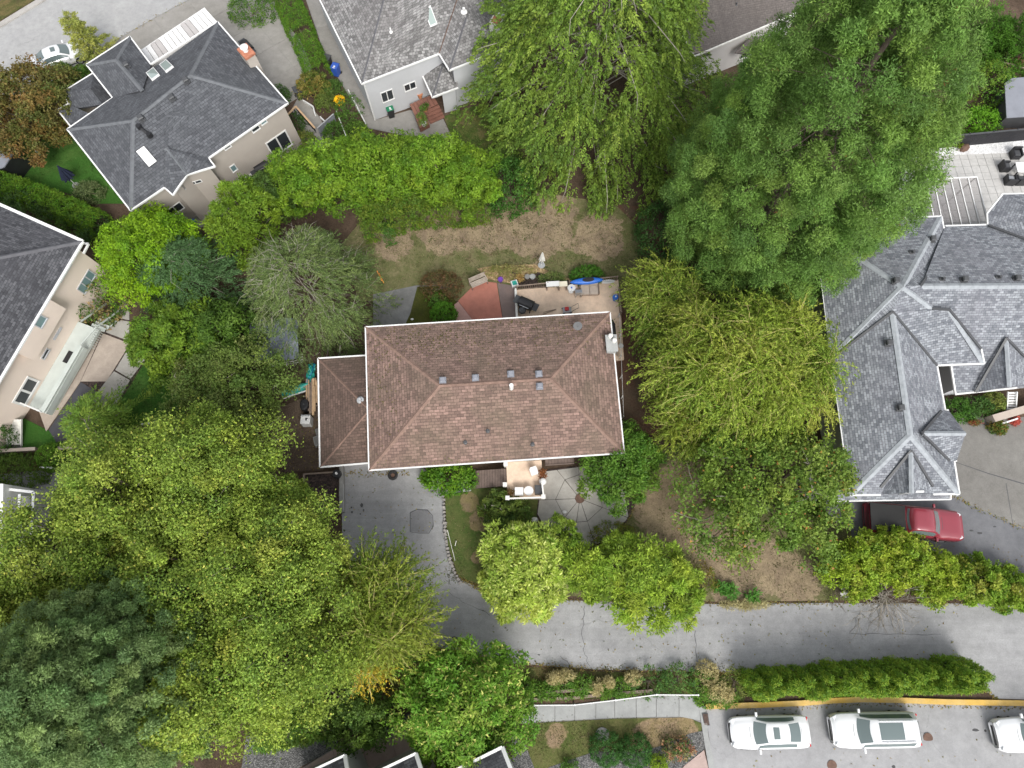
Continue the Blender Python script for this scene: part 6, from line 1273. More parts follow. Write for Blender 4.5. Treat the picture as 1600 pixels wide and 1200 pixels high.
# ------------------------------------------------------------------ vehicles
from mathutils import Matrix
def on_slope(name, px, py, h, heading, label, cat, group=None):
    b = base_under(px, py, h); o = empty(name, b, label, cat, group); o["_loc"] = (0.0, 0.0, 0.0)
    o.rotation_euler = (Matrix.Rotation(SLOPE_ROT, 3, 'X') @ Matrix.Rotation(heading, 3, 'Z')).to_euler(); o.location = (b[0], b[1], b[2] + .035); return o
def car(root, L, W, H, st, paint, glass=(.205, .07), rear=(-.2, -.35), side=(.17, -.3), sun=None, roofrail=False, bed=None):
    st = np.array(st, float); xs = st[:, 0] * L; fine = np.linspace(xs[0], xs[-1], 64)
    def sm(c, k=2):
        v = np.interp(-fine, -xs, c)
        for _ in range(k): v = np.convolve(np.pad(v, 1, mode='edge'), [.25, .5, .25], 'valid')
        return v
    w, zs, zt, wt = sm(st[:, 1] * W / 2), sm(st[:, 2]), sm(st[:, 3]), sm(st[:, 4] * W / 2)
    def sec(i):
        half = [(w[i] * .93, .24), (w[i] * .99, .34), (w[i], .55), (w[i] * .995, zs[i] - .14), (w[i] * .965, zs[i] - .03), (w[i] * .90, zs[i] + .015), (wt[i] + .02, zt[i] - .075), (wt[i] * .90, zt[i] - .025), (wt[i] * .55, zt[i] - .004), (0, zt[i])]
        half = [(y, min(z, zt[i]) if k > 3 else min(z, zs[i] - .05)) for k, (y, z) in enumerate(half)]
        return [(y, z) for y, z in half] + [(-y, z) for y, z in half[-2::-1]]
    P = np.array([[(x, y, z) for y, z in sec(i)] for i, x in enumerate(fine)]); m = MB(); m.grid(P)
    n = P.shape[1]; m.f.append(tuple(range(n))); m.f.append(tuple(range((len(fine) - 1) * n, len(fine) * n))[::-1])
    body = m.build("body", MT[paint], root, True)
    def topz(x, s):                                         # s in -1..1 across the top
        i = np.interp(-x, -fine, np.arange(64)); a = np.interp(i, np.arange(64), wt); z = np.interp(i, np.arange(64), zt); return (x, s * a * .93, z - .035 * abs(s) ** 3 - .004)
    def patch(name, x0, x1, s0, s1, mat, off=.014, nx=7, ns=9, nm=None, bow=0.0, par=body):
        G_ = np.array([[topz(x + bow * (1 - (2 * (s - s0) / (s1 - s0) - 1) ** 2), s) for s in np.linspace(s0, s1, ns)] for x in np.linspace(x0, x1, nx)]) + [0, 0, off]
        q = MB(); q.grid(G_); lo = G_ - [0, 0, .03]; q.grid(lo[:, ::-1]); return q.build(name, MT[mat], par, True)
    patch("windshield", glass[0] * L, glass[1] * L, -.97, .97, "glass_car", .016, bow=.09)
    if rear: patch("rear_window", rear[0] * L, rear[1] * L, -.93, .93, "glass_car", .016, bow=-.06)
    if sun: patch("sunroof", sun[0] * L, sun[1] * L, -sun[2], sun[2], "glass_car", .018)
    patch('hood_seam', glass[0] * L + .2, glass[0] * L + .175, -.95, .95, 'dark', .006, 2, 9, bow=.09)
    for sg in (-1, 1): patch('hood_seam', L * .44, glass[0] * L + .2, sg * .90, sg * .915, 'dark', .006, 7, 2)
    if rear and not bed: patch('boot_seam', rear[1] * L - .06, rear[1] * L - .085, -.9, .9, 'dark', .006, 2, 9, bow=-.06)
    for sg in (-1, 1):
        g = []
        for x in np.linspace(side[0] * L, side[1] * L, 14):
            i = np.interp(-x, -fine, np.arange(64)); f = lambda c: np.interp(i, np.arange(64), c); y0, z0 = f(w) * .90, f(zs) + .015; y1, z1 = f(wt) + .02, f(zt) - .075
            g.append([(x, sg * (y0 + (y1 - y0) * v + .012), z0 + (max(z1, z0) - z0) * v + .008) for v in (.14, .4, .7, .9)])
        q = MB(); q.grid(np.array(g)); q.build("side_window", MT["glass_car"], body, True)
        mr = MB(); mr.box((glass[0] * L - .18, sg * (W / 2 + .09), zs[20] + .1), (.14, .24, .15)); mr.build("mirror", MT[paint], root, bevel=.03)
        hl = MB(); hl.box((L * .455, sg * W * .35, zs[2] + .02), (.26, .26, .13), -sg * .45); hl.build("headlight", MT["lamp"], body, bevel=.03)
        tl = MB(); tl.box((-L * .476, sg * W * .38, zs[-4] - .1), (.1, .22, .12), sg * .35); tl.build("tail_light", MT["redlamp"], body, bevel=.03)
        for x in (L * .305, -L * .295):
            wh = MB(); wh.tube([(x, sg * (W / 2 - .2), .33), (x, sg * (W / 2 + .012), .33)], .335, 20); wo = wh.build("wheel", MT["rubber"], root)
            rm = MB(); rm.tube([(x, sg * (W / 2 - .02), .33), (x, sg * (W / 2 + .022), .33)], .21, 14); rm.build("rim", MT["alloy"], wo)
    gr = MB(); gr.box((L / 2 - .05, 0, .5), (.12, W * .58, .24)); gr.build("grille", MT["black"], body, bevel=.03)
    bp = MB(); bp.box((-L / 2 + .03, 0, .42), (.12, W * .8, .16)); bp.build("bumper", MT["black"], body, bevel=.03)
    if roofrail:
        for sg in (-1, 1):
            a = [topz(x, sg * .95) for x in np.linspace(.03 * L, -.36 * L, 8)]; q = MB(); q.tube([(x, y, z + .06) for x, y, z in a], .025, 5); q.build("roof_rail", MT["chrome"], body)
    return body
SEDAN = [(.5, .60, .52, .56, .45), (.485, .80, .62, .66, .6), (.44, .93, .72, .77, .7), (.36, .98, .80, .87, .74), (.215, 1, .88, .96, .76), (.06, 1, .92, 1.38, .60), (-.05, 1, .93, 1.45, .60), (-.19, 1, .94, 1.40, .59), (-.36, .99, .94, 1.06, .66), (-.45, .95, .92, 1.01, .66), (-.485, .86, .82, .93, .62), (-.5, .74, .66, .72, .5)]
SUV = [(.5, .66, .70, .76, .5), (.485, .84, .82, .90, .65), (.44, .95, .90, 1.0, .74), (.34, .99, .98, 1.09, .77), (.235, 1, 1.04, 1.15, .78), (.10, 1, 1.08, 1.64, .64), (.0, 1, 1.10, 1.74, .64), (-.25, 1, 1.10, 1.74, .63), (-.42, .98, 1.10, 1.66, .61), (-.475, .94, 1.05, 1.25, .63), (-.49, .88, .92, 1.0, .6), (-.5, .78, .70, .76, .5)]
c = on_slope("sedan_car", 1203, 1146, .75, math.pi + .02, "white sedan with small sunroof parked nearest the storm drain", "car", "white cars in the parking lot"); car(c, 4.7, 1.84, 1.45, SEDAN, "carwhite", sun=(.0, -.075, .62))
c = on_slope("suv_car", 1369, 1143, .9, math.pi + .015, "white SUV with large panoramic roof in the middle of the parking lot", "car", "white cars in the parking lot"); car(c, 5.15, 1.98, 1.74, SUV, "carwhite", (.225, .11), (-.425, -.47), (.19, -.38), (.03, -.24, .78), True)
c = on_slope("suv_car", 1623, 1149, .9, math.pi + .05, "white car cut by the picture's right edge in the parking lot", "car", "white cars in the parking lot"); car(c, 4.9, 1.92, 1.74, SUV, "carwhite", (.225, .11), (-.425, -.47), (.19, -.38), None, True)
c = on_slope("sedan_car", 91, 88, .75, math.radians(27), "white car parked on the street under the bronze maple", "car"); car(c, 4.55, 1.84, 1.45, SEDAN, "carwhite", sun=(.02, -.06, .5))
TRK = [(.5, .78, .80, .90, .7), (.485, .92, .95, 1.04, .8), (.44, .97, 1.02, 1.13, .83), (.30, .99, 1.08, 1.20, .84), (.22, 1, 1.12, 1.23, .82), (.13, 1, 1.14, 1.78, .70), (.06, 1, 1.15, 1.88, .70), (-.06, 1, 1.15, 1.88, .70), (-.10, 1, 1.15, 1.80, .70), (-.115, 1, 1.15, 1.24, .88), (-.3, 1, 1.15, 1.24, .88), (-.47, 1, 1.15, 1.24, .88), (-.5, .95, 1.0, 1.15, .85)]
c = on_slope("pickup_truck", 1432, 817, 1.1, math.radians(-6), "red pickup truck with dark bed cover beside the grey-roofed garage", "truck")
bd_ = car(c, 6.1, 2.02, 1.9, TRK, "carred", (.215, .135), (-.10, -.113), (.16, -.09))
m = MB(); m.box((-1.85, 0, 1.27), (2.35, 1.78, .07)); m.build("bed_cover", MT["rubber"], c, bevel=.03)

# ------------------------------------------------------------------ things in the yards
def rbox(name, size, mat, root, c=(0, 0, 0), rz=0, bev=.03, taper=1.0): return MB().box((c[0], c[1], c[2] + size[2] / 2), size, rz, 0, taper).build(name, MT[mat], root, bevel=bev)
def bin_(px, py, rz, body, lid, label, mark=False):
    o = on_slope("wheelie_bin", px, py, .5, rz, label, "bin")
    m = MB(); m.box((0, 0, .5), (.46, .52, .92), 0, 0, 1.22); m.build("body", MT[body], o, bevel=.02)
    l = MB(); l.box((0, 0, 1.0), (.62, .70, .07), 0, 0, .93); lo = l.build("lid", MT[lid], o, bevel=.03)
    MB().tube([(-.3, .38, .95), (.3, .38, .95)], .02, 6).build("handle", MT["black"], o)
    for s in (-1, 1): MB().tube([(s * .26, .25, .1), (s * .3, .25, .1)], .11, 12).build("wheel", MT["rubber"], o)
    if mark: MB().box((.02, -.1, 1.042), (.14, .16, .006)).box((.02, -.26, 1.042), (.2, .06, .006)).build("emblem", MT["white"], lo)
bin_(610, 176, .4, "black", "green", "green-lidded wheelie bin below the pale house's window", True)
bin_(525, 111, -.35, "bin_blue", "bin_blue", "blue wheelie bin at the end of the clipped hedge", True)
bin_(512, 98, -.35, "black", "dark", "dark wheelie bin behind the blue one")
bin_(466, 147, .5, "dark", "dark", "dark wheelie bin at the new timber rail")
def bbq(px, py, rz, label, L=1.35):
    o = on_slope("barbecue", px, py, .6, rz, label, "barbecue")
    for x in (-.35, .35):
        for y in (-.2, .2): MB().beam((x, y, .72), (x, y, 0), .05, .05).build("leg", MT["black"], o)
    rbox("firebox", (.9, .55, .28), "black", o, (0, 0, .6)); m = MB(); a = np.linspace(0, math.pi, 9)
    o.scale = (1.2, 1.3, 1.05)
    m.grid(np.array([[(x, -.28 * math.cos(t), .88 + .26 * math.sin(t)) for t in a] for x in (-.45, .45)]))
    m.f += [tuple(range(9)), tuple(range(17, 8, -1))]; m.build("hood", MT["black"], o)
    MB().tube([(-.3, -.3, .98), (.3, -.3, .98)], .018, 6).build("handle", MT["chrome"], o)
    for s in (-1, 1): rbox("side_shelf", (.32, .48, .04), "dark", o, (s * .62, 0, .84), bev=.01)
bbq(822, 478, -.45, "black covered barbecue on the tan terrace"); bbq(409, 265, .62, "black barbecue against the beige house")
o = on_slope("kettle_grill", 816, 487, .7, 0, "round black kettle grill with chrome lid beside the covered barbecue", "grill"); MB().lathe((0, 0, .5), [(.08, 0), (.24, .1), (.29, .22), (.29, .25)], 16).build("bowl", MT["black"], o); MB().lathe((0, 0, .75), [(.29, 0), (.24, .12), (.1, .2), (.02, .22)], 16).build("lid", MT["dark"], o)
for k in range(3): MB().beam((.1 * math.cos(k * 2.1), .1 * math.sin(k * 2.1), .55), (.28 * math.cos(k * 2.1), .28 * math.sin(k * 2.1), 0), .03, .03).build("leg", MT["chrome"], o)
bbq(388, 78, -.86, "dark barbecue beside the grey house's chimney")
def slat_bench(px, py, rz, label, L=1.25, name="garden_bench", mat="wood_bench"):
    o = on_slope(name, px, py, .45, rz, label, "bench")
    for k in range(4): rbox("seat_slat", (L, .095, .03), mat, o, (0, -.18 + k * .115, .42), bev=.005)
    for k in range(4): MB().beam((-L / 2, .27 + .03 * k, .53 + .11 * k), (L / 2, .27 + .03 * k, .53 + .11 * k), .03, .09).build("back_slat", MT[mat], o)
    for s in (-1, 1):
        MB().beam((s * L / 2, -.2, .44), (s * L / 2, -.2, 0), .06, .06).build("leg", MT["wood"], o); MB().beam((s * L / 2, .36, .92), (s * L / 2, .25, 0), .06, .06).build("leg", MT["wood"], o)
        MB().beam((s * L / 2, -.22, .63), (s * L / 2, .3, .63), .06, .04).build("armrest", MT[mat], o)
slat_bench(748, 442, math.radians(26), "weathered slatted wooden bench on the red painted patio")
slat_bench(482, 1147, math.radians(14), "long grey bench on the gravel below the conifer hedge", 3.0, mat="wood_bench")
o = on_slope("love_seat", 921, 453, .45, .03, "beige cushioned two-seat sofa on the tan terrace", "sofa")
for s in (-1, 1): rbox("seat_cushion", (.62, .68, .16), "cushion", o, (s * .32, -.05, .3)); rbox("back_cushion", (.62, .18, .42), "cushion", o, (s * .32, .33, .42)); rbox("armrest", (.09, .8, .3), "wood", o, (s * .69, 0, .25), bev=.02)
rbox("frame", (1.35, .82, .1), "wood", o, (0, 0, .18))
for x in (-.6, .6):
    for y in (-.34, .34): rbox("leg", (.07, .07, .19), "wood", o, (x, y, 0), bev=.005)
def round_table(px, py, r, mat, label, h=.7, z=0.0, name="round_table"):
    o = on_slope(name, px, py, h + z, 0, label, "table"); o.location.z += z
    MB().lathe((0, 0, h), [(r * .97, -.04), (r, -.02), (r * .98, 0)], 24).build("table_top", MT[mat], o); MB().lathe((0, 0, 0), [(.2, 0), (.18, .03), (.04, .05), (.04, h - .04)], 12).build("pedestal", MT[mat], o); return o
t_ = round_table(893, 451, .3, "white", "small round white table beside the beige sofa", .55, .14)
MB().lathe((0, 0, .55), [(.05, 0), (.06, .05), (.04, .07)], 10).build("saucer", MT["blue"], t_)
def chair(px, py, rz, mat, label, z=0.0, s=1.0, group=None, h=.45):
    o = on_slope("chair", px, py, h + z, rz, label, "chair", group); o.location.z += z
    rbox("seat", (.46 * s, .46 * s, .05), mat, o, (0, 0, .42), bev=.02); MB().beam((-.21 * s, .22 * s, .66), (.21 * s, .22 * s, .66), .05, .42).build("backrest", MT[mat], o)
    for x in (-.19, .19):
        for y in (-.19, .19): rbox("leg", (.045, .045, .42), mat, o, (x * s, y * s, 0), bev=.005)
        rbox("armrest", (.05, .42 * s, .04), mat, o, (x * s * 1.2, 0, .62), bev=.01); rbox("arm_post", (.04, .04, .2), mat, o, (x * s * 1.2, -.16, .43), bev=.005)
    return o
chair(904, 458, 3.2, "alloy", "grey metal chair between the sofa and round table", .14)
chair(834, 738, .3, "white", "white plastic chair on the front landing", 1.05); 
PZp = FL - PX(820, 750)[2]
def pot(px, py, r, h, mat, label, plant=None, z=0.0, name="flower_pot", soil=True):
    o = on_slope(name, px, py, h + z, 0, label, "pot"); o.location.z += z
    MB().lathe((0, 0, 0), [(r * .7, 0), (r * .95, h * .9), (r * 1.05, h * .92), (r * 1.05, h), (r * .85, h), (r * .82, h * .8)], 16).build("pot", MT[mat], o)
    if plant:
        lv = Leaves(); n = 14; d = unit(rnd(n) + UPV * 1.2); tufts(lv, np.tile([[0, 0, h]], (n, 1)) + d * r, r * .8, d, 9, r * 1.1, r * .45, palette([plant], n)); lv.build("plant", o)
    return o
pot(782, 437, .2, .3, "purple", "purple pot at the red patio's corner"); pot(812, 435, .17, .25, "terracotta", "small terracotta pot behind the terrace", (.3, .2, .1)); pot(824, 432.5, .2, .25, "concrete_grey", "grey round pot behind the terrace, left of two"); pot(832, 432.5, .21, .28, "concrete_pale", "pale round pot behind the terrace, right of two")
o = on_slope("planter_box", 804, 443, .3, .3, "square white planter with teal basin at the terrace corner", "planter"); rbox("frame", (.5, .5, .3), "white", o); rbox("basin", (.34, .34, .03), "teal", o, (0, 0, .3), bev=.01)
pot(797, 771, .16, .25, "terracotta", "terracotta pot at the front landing's lower left corner", (.10, .06, .03), 1.05); pot(847, 741, .17, .25, "terracotta", "terracotta pot behind the white chair", (.16, .06, .03), 1.05); pot(802, 767, .1, .2, "white", "little white pot among the landing furniture", None, 1.05)
round_table(826, 768, .31, "white", "round white stool table on the landing's front edge", .5, 1.05); o = on_slope("square_table", 811, 769, 1.5, 0, "square white side table on the landing's front edge", "table"); o.location.z += 1.05
rbox("table_top", (.56, .56, .05), "white", o, (0, 0, .45))
for x in (-.22, .22):
    for y in (-.22, .22): rbox("leg", (.05, .05, .45), "white", o, (x, y, 0), bev=.005)
o = on_slope("storage_box", 842, 766, 1.5, .02, "black storage box at the landing's front right corner", "box"); o.location.z += 1.05; rbox("body", (.5, .55, .42), "black", o); rbox("lid", (.54, .6, .06), "dark", o, (0, 0, .42))
o = on_slope("cloth_bag", 848, 752, 1.4, .3, "white cloth bag slumped on the landing's right edge", "bag"); o.location.z += 1.05; MB().lathe((0, 0, 0), [(.2, 0), (.26, .12), (.2, .3), (.08, .4), (.12, .46)], 12).build("sack", MT["white"], o); MB().tube([(-.08, 0, .42), (0, 0, .6), (.08, 0, .42)], .012, 5).build("handle", MT["white_old"], o)
# kayak, panels, mower, bucket, poles on the terrace
o = on_slope("kayak", 917, 439, 1.1, .09, "long blue kayak lying along the terrace's back edge", "kayak"); th = np.linspace(0, 1, 15); m = MB()
m.grid(np.array([[(-1.25 + 2.5 * t, .28 * math.sin(math.pi * t) ** .6 * math.cos(a), .22 + .2 * math.sin(math.pi * t) ** .4 * math.sin(a)) for a in np.linspace(0, 2 * math.pi, 13)] for t in th])); m.build("hull", MT["blue"], o, True); o.location.z += .78
MB().lathe((.1, 0, .40), [(.24, 0), (.26, .03), (.2, .035)], 16, 1.7, .7).build("cockpit_rim", MT["black"], o)
o = on_slope("surfboard", 949, 441, .25, .08, "white board leaning flat at the terrace's far corner", "board"); m = MB(); m.grid(np.array([[(-.55 + 1.1 * t, sg * .17 * math.sin(math.pi * min(1, t * .94 + .03)) ** .5, .28) for sg in (-1, -.5, 0, .5, 1)] for t in np.linspace(0, 1, 11)])); m.build("deck", MT["white"], o); MB().beam((-.45, 0, .285), (.45, 0, .285), .02, .01).build("stringer", MT["grey"], o)
for x, wd, mt, lab in ((864, 1.0, "white", "white flat panel on the terrace rail"), (880, .62, "cream", "cream flat panel on the terrace rail")):
    o = on_slope("panel_board", x, 445, .9, .06, lab, "panel"); o.location.z += 0; rbox("sheet", (wd, .42, .05), mt, o, (0, 0, .82), bev=.01)
    for s in (-1, 1): rbox("bracket", (.05, .36, .82), "wood", o, (s * wd * .42, 0, 0), bev=.005)
o = on_slope("bucket", 961, 467, .35, 0, "blue round tub at the terrace's right edge", "bucket"); MB().lathe((0, 0, .16), [(.16, 0), (.2, .36), (.22, .36), (.22, .39), (.05, .4)], 16).build("body", MT["blue"], o); MB().lathe((.03, .04, .55), [(.07, 0), (.06, .04)], 10).build("lid_knob", MT["lamp"], o)
o = on_slope("lawn_mower", 886, 485, .4, .12, "red and grey lawn mower under the brown roof's back eave", "mower"); rbox("deck", (.62, .45, .16), "grey", o, (0, 0, .26)); rbox("engine", (.28, .26, .18), "red", o, (-.02, .03, .42))
for x in (-.26, .26):
    for y in (-.22, .22): MB().tube([(x, y - .03, .24), (x, y + .03, .24)], .1, 12).build("wheel", MT["rubber"], o)
MB().tube([(.3, -.18, .38), (.8, -.18, .9), (.8, .18, .9), (.3, .18, .38)], .016, 6).build("handle", MT["dark"], o)
for (a, b, lab) in (((848, 491), (868, 484), "thin wooden pole on the terrace, lower of two"), ((849, 488), (869, 483), "thin wooden pole on the terrace, upper of two")):
    m = MB(); p, q = PX(*a, .21), PX(*b, .21); m.tube([p, (p + q) / 2 + [0, 0, .01], q], [.025, .03, .025], 6); tag(m.build("wooden_pole", MT["wood"]), lab, "pole")
for a, b, lab in (((589, 423), (597, 440), "orange garden stake lying on the back lawn, left of two"), ((592.5, 427), (600, 443), "orange garden stake lying on the back lawn, right of two")):
    m = MB(); p, q = PX(*a, .06), PX(*b, .06); m.tube([p, p + (q - p) * .9, q], [.03, .028, .008], 6); tag(m.build("garden_stake", MT["orange"]), lab, "stake")
# terrace rails
o = empty("terrace_railing", PX(860, 448), "brown wooden rail along the terrace's back and right edges", "railing")
def rail(o, pts, h, mat, gap=.14, post=1.6, wr=.07, base=0.0):
    for a, b in zip(pts[:-1], pts[1:]):
        A_, B_ = PX(*a, h), PX(*b, h); MB().beam(A_, B_, wr, .06).build("top_rail", MT[mat], o); MB().beam(A_ - [0, 0, h - .15 - base], B_ - [0, 0, h - .15 - base], .05, .06).build("bottom_rail", MT[mat], o); n = max(1, int(np.linalg.norm(B_ - A_) / gap)); m = MB()
        for k in range(1, n): q = A_ + (B_ - A_) * k / n; m.beam(q, q - [0, 0, h - .12 - base], .03, .03)
        if n > 1: m.build("balusters", MT[mat], o)
        for q in (A_, B_): MB().beam(q + [0, 0, .06], [q[0], q[1], G(q[1]) + base], .09, .09).build("post", MT[mat], o)
rail(o, [(808, 447), (856, 442)], .85, "wood"); rail(o, [(890, 440), (965, 432)], .85, "wood"); rail(o, [(967, 452), (971, 487)], .85, "wood")
o = empty("divider_wall", PX(807, 480), "low white divider at the terrace's left edge", "wall"); MB().beam(PX(805.5, 452, .45), PX(808.5, 510, .45), .12, .6, .15).build("panel", MT["white_old"], o); MB().beam(PX(805.5, 452, .5), PX(808.5, 510, .5), .17, .05).build("coping", MT["white"], o)
o = empty("side_fence", PX(973, 570), "thin white wire fence running along the brown house's right side", "fence")
for k in range(6):
    q = PX(968 + k * 1.3, 490 + k * 32, 1.0); MB().beam(q, [q[0], q[1], G(q[1])], .06, .06).build("post", MT["white_old"], o)
for hh in (.95, .5): MB().tube([PX(968, 490, hh), PX(974.5, 650, hh)], .015, 5).build("wire", MT["white"], o)
m = MB(); a, b = PX(957, 500, .4), PX(963, 545, .4)
o = empty("folded_parasol", a, "black folded parasol lying between the brown house and its side fence", "parasol"); m.tube([a, a + (b - a) * .15, b], [.05, .16, .1], 8); m.build("canopy", MT["black"], o); MB().tube([b, b + (b - a) * .25], .03, 6).build("pole", MT["dark"], o)
pot(970, 541, .18, .3, "white", "white pot beside the chimney outside the side fence")
def closed_parasol(base, tip_h, r, mat, label, base_mat="grey"):
    o = on_slope("garden_parasol", base[0], base[1], 0, 0, label, "parasol"); MB().lathe((0, 0, 0), [(.28, 0), (.26, .07), (.06, .1)], 14).build("base", MT[base_mat], o); MB().tube([(0, 0, 0), (0, 0, tip_h)], .025, 8).build("pole", MT["white"], o)
    m = MB(); n = 18; prof = [(.03, tip_h), (.10, tip_h - .25), (r * .7, tip_h * .62), (r, tip_h * .42), (r * .8, tip_h * .40)]
    for rr, z in prof:
        for k in range(n): t = 2 * math.pi * k / n; q = rr * (1.0 if k % 2 else .55); m.v.append((q * math.cos(t), q * math.sin(t), z - (.0 if k % 2 else -.05)))
    for i in range(4):
        for k in range(n): m.f.append((i * n + k, i * n + (k + 1) % n, (i + 1) * n + (k + 1) % n, (i + 1) * n + k))
    m.build("canopy", MT[mat], o)
closed_parasol((119, 290), 2.5, .55, "navy", "closed navy parasol on the green lawn"); closed_parasol((846, 415), 1.9, .26, "white_old", "closed pale grey parasol behind the straw bed")
o = on_slope("garden_lamp", 62, 243, .6, 0, "small green garden lamp beside the dark shed", "lamp"); MB().tube([(0, 0, 0), (0, 0, .8)], .03, 6).build("post", MT["teal"], o); MB().lathe((0, 0, .6), [(.05, 0), (.2, .1), (.2, .25), (.04, .4)], 12).build("shade", MT["teal"], o); MB().lathe((0, 0, 1.0), [(.07, 0), (.09, .06), (.03, .12)], 10).build("globe", MT["lamp"], o)
# left side storage yard
o = empty("timber_stack", PX(488, 620), "stack of loose brown timber planks beside the garage roof", "timber")
for k in range(11):
    x = 479 + k * 1.75 + random.uniform(-.4, .4); y0 = 596 + random.uniform(-6, 8); y1 = 640 + random.uniform(-14, 10); hh = .4 + .09 * (k % 4) + random.uniform(0, .05)
    MB().beam(PX(x, y0, hh), PX(x + random.uniform(-1.5, 1.5), y1, hh), random.uniform(.07, .16), .06).build("plank", MT[random.choice(["wood", "wood_light", "wood_light", "wood"])], o)
for k in range(3): MB().beam(PX(474, 605 + k * 15, .3), PX(499, 604 + k * 15, .3), .1, .28).build("bearer", MT["wood"], o)
o = on_slope("rowing_dinghy", 459, 607, .5, .35, "teal and white upturned dinghy end poking from under the tree", "boat"); m = MB(); m.grid(np.array([[(-1.0 + 2 * t, .34 * math.sin(math.pi * (.15 + .7 * t)) * math.cos(a), .12 + .34 * math.sin(a)) for a in np.linspace(0, math.pi, 9)] for t in np.linspace(0, 1, 9)])); m.build("hull", MT["teal"], o, True); MB().beam((-1, -.36, .12), (1, -.36, .12), .08, .1).build("gunwale", MT["white"], o)
o = on_slope("washing_machine", 477, 657, .85, .02, "white appliance box with dark marks beside the garage", "appliance"); rbox("cabinet", (.66, .62, .85), "white", o); rbox("control_panel", (.6, .1, .08), "grey", o, (0, .25, .85), bev=.01); rbox("hinge_plate", (.1, .2, .015), "black", o, (.06, 0, .85), bev=.004); rbox("lever", (.2, .05, .02), "black", o, (.1, .05, .855), bev=.004)
o = on_slope("water_drum", 475, 634, .8, 0, "black drum between the timber and the white appliance", "drum"); MB().lathe((0, 0, 0), [(.27, 0), (.29, .1), (.28, .4), (.29, .7), (.27, .85), (.2, .87)], 18, 1, 1.5).build("body", MT["black"], o); MB().lathe((0, 0, .86), [(.06, 0), (.06, .05)], 10).build("bung", MT["dark"], o)
o = on_slope("crumpled_tarp", 485, 584, .5, 0, "bright blue-teal crumpled tarp at the garage roof's upper corner", "tarp"); m = MB(); r_ = np.random.default_rng(3); m.grid(np.array([[(-.3 + .6 * i / 7 + r_.normal(0, .04), -.8 + 1.6 * j / 9 + r_.normal(0, .04), .35 + r_.uniform(-.12, .2) - .6 * abs(j / 9 - .5) ** 2) for i in range(8)] for j in range(10)])); m.build("sheet", MT["teal"], o); m = MB(); m.tube([(-.25, -.7, .45), (.1, 0, .5), (.2, .75, .4)], .015, 5); m.build("rope", MT["blue"], o)
o = on_slope("tarp_shelter", 428, 535, 1.6, 0.1, "low shelter under a blue-grey tarp beneath the twiggy cedar", "shelter"); m = MB(); m.grid(np.array([[(-1.7 + 3.4 * i / 9, -1.6 + 3.2 * j / 9, 1.75 + .2 * math.sin(i * 1.3) * math.sin(j * .9) - .12 * abs(j - 4.5) / 4.5 + r_.normal(0, .02)) for i in range(10)] for j in range(10)])); m.build("tarp", MT["tarp"], o, True)
for x in (-1.55, 1.55):
    for y in (-1.5, 1.5): MB().beam((x, y, 1.6), (x, y, 0), .09, .09).build("post", MT["wood"], o)
o = on_slope("lattice_frame", 447, 563, .5, .15, "broken white lattice and boards below the tarp shelter", "lattice")
for k in range(6): MB().beam((-1.2, -.35 + .13 * k, .45 + r_.uniform(-.05, .08)), (1.2, -.38 + .13 * k + r_.uniform(-.1, .1), .45 + r_.uniform(-.05, .08)), .06, .03).build("slat", MT["white_old"], o)
for k in range(5): MB().beam((-1 + .5 * k, -.45, .38), (-.9 + .45 * k, .4, .38), .06, .03).build("cross_slat", MT["white_old"], o)
for k in (-1, 1): rbox("trestle", (.08, .7, .34), "wood", o, (k * .9, 0, 0), bev=.005)
o = empty("planting_box", PX(505, 770), "square mulched planting box framed in grey boards beside the drive", "planter")
sheet_ = [(475, 741), (531, 737), (531, 796), (474, 797)]
MB().prism([PX(x, y, .28) for x, y in sheet_], .25).build("mulch_fill", MT["mulch"], o)
for a, b in zip(sheet_, sheet_[1:] + sheet_[:1]): MB().beam(PX(*a, .36), PX(*b, .36), .1, .4, .12).build("edge_board", MT["wood"], o)
o = empty("drive_wall", PX(535, 768), "low pale concrete wall between planting box and drive", "wall"); MB().beam(PX(533.5, 728, .5), PX(534, 800, .5), .24, .6, .2).build("wall_body", MT["concrete_grey"], o); MB().beam(PX(533.5, 757, .54), PX(534, 800, .54), .3, .06).build("coping", MT["concrete_pale"], o)
o = on_slope("rain_barrel", 526, 742, .8, 0, "black rain barrel with white lid knob at the garage corner", "barrel"); MB().lathe((0, 0, 0), [(.24, 0), (.3, .35), (.3, .6), (.25, .9)], 18).build("body", MT["black"], o); MB().lathe((0, 0, .9), [(.09, 0), (.08, .06)], 12).build("knob", MT["white"], o)
o = on_slope("car_tyre", 614, 743, .1, 0, "worn black tyre lying on the drive beside the brown house", "tyre"); a = np.linspace(0, 2 * math.pi, 25); m = MB(); m.grid(np.array([[((.24 + .1 * math.cos(b)) * math.cos(t), (.24 + .1 * math.cos(b)) * math.sin(t), .1 + .1 * math.sin(b)) for b in np.linspace(0, 2 * math.pi, 11)] for t in a])); m.build("tread", MT["rubber"], o, True); MB().lathe((0, 0, .04), [(.15, 0), (.15, .05), (.05, .06)], 16).build("rim", MT["rust"], o)
for x, y, s, lab in ((497, 690, .5, "pale concrete block under the garage eave, lower"), (498, 676, .35, "pale concrete block under the garage eave, upper")):
    o = on_slope("concrete_block", x, y, .2, .3, lab, "block"); rbox("block", (s, s * 1.4, .35), "concrete_pale", o, bev=.02); rbox("cap", (s * .8, s * 1.1, .04), "concrete_grey", o, (0, 0, .35), bev=.01)
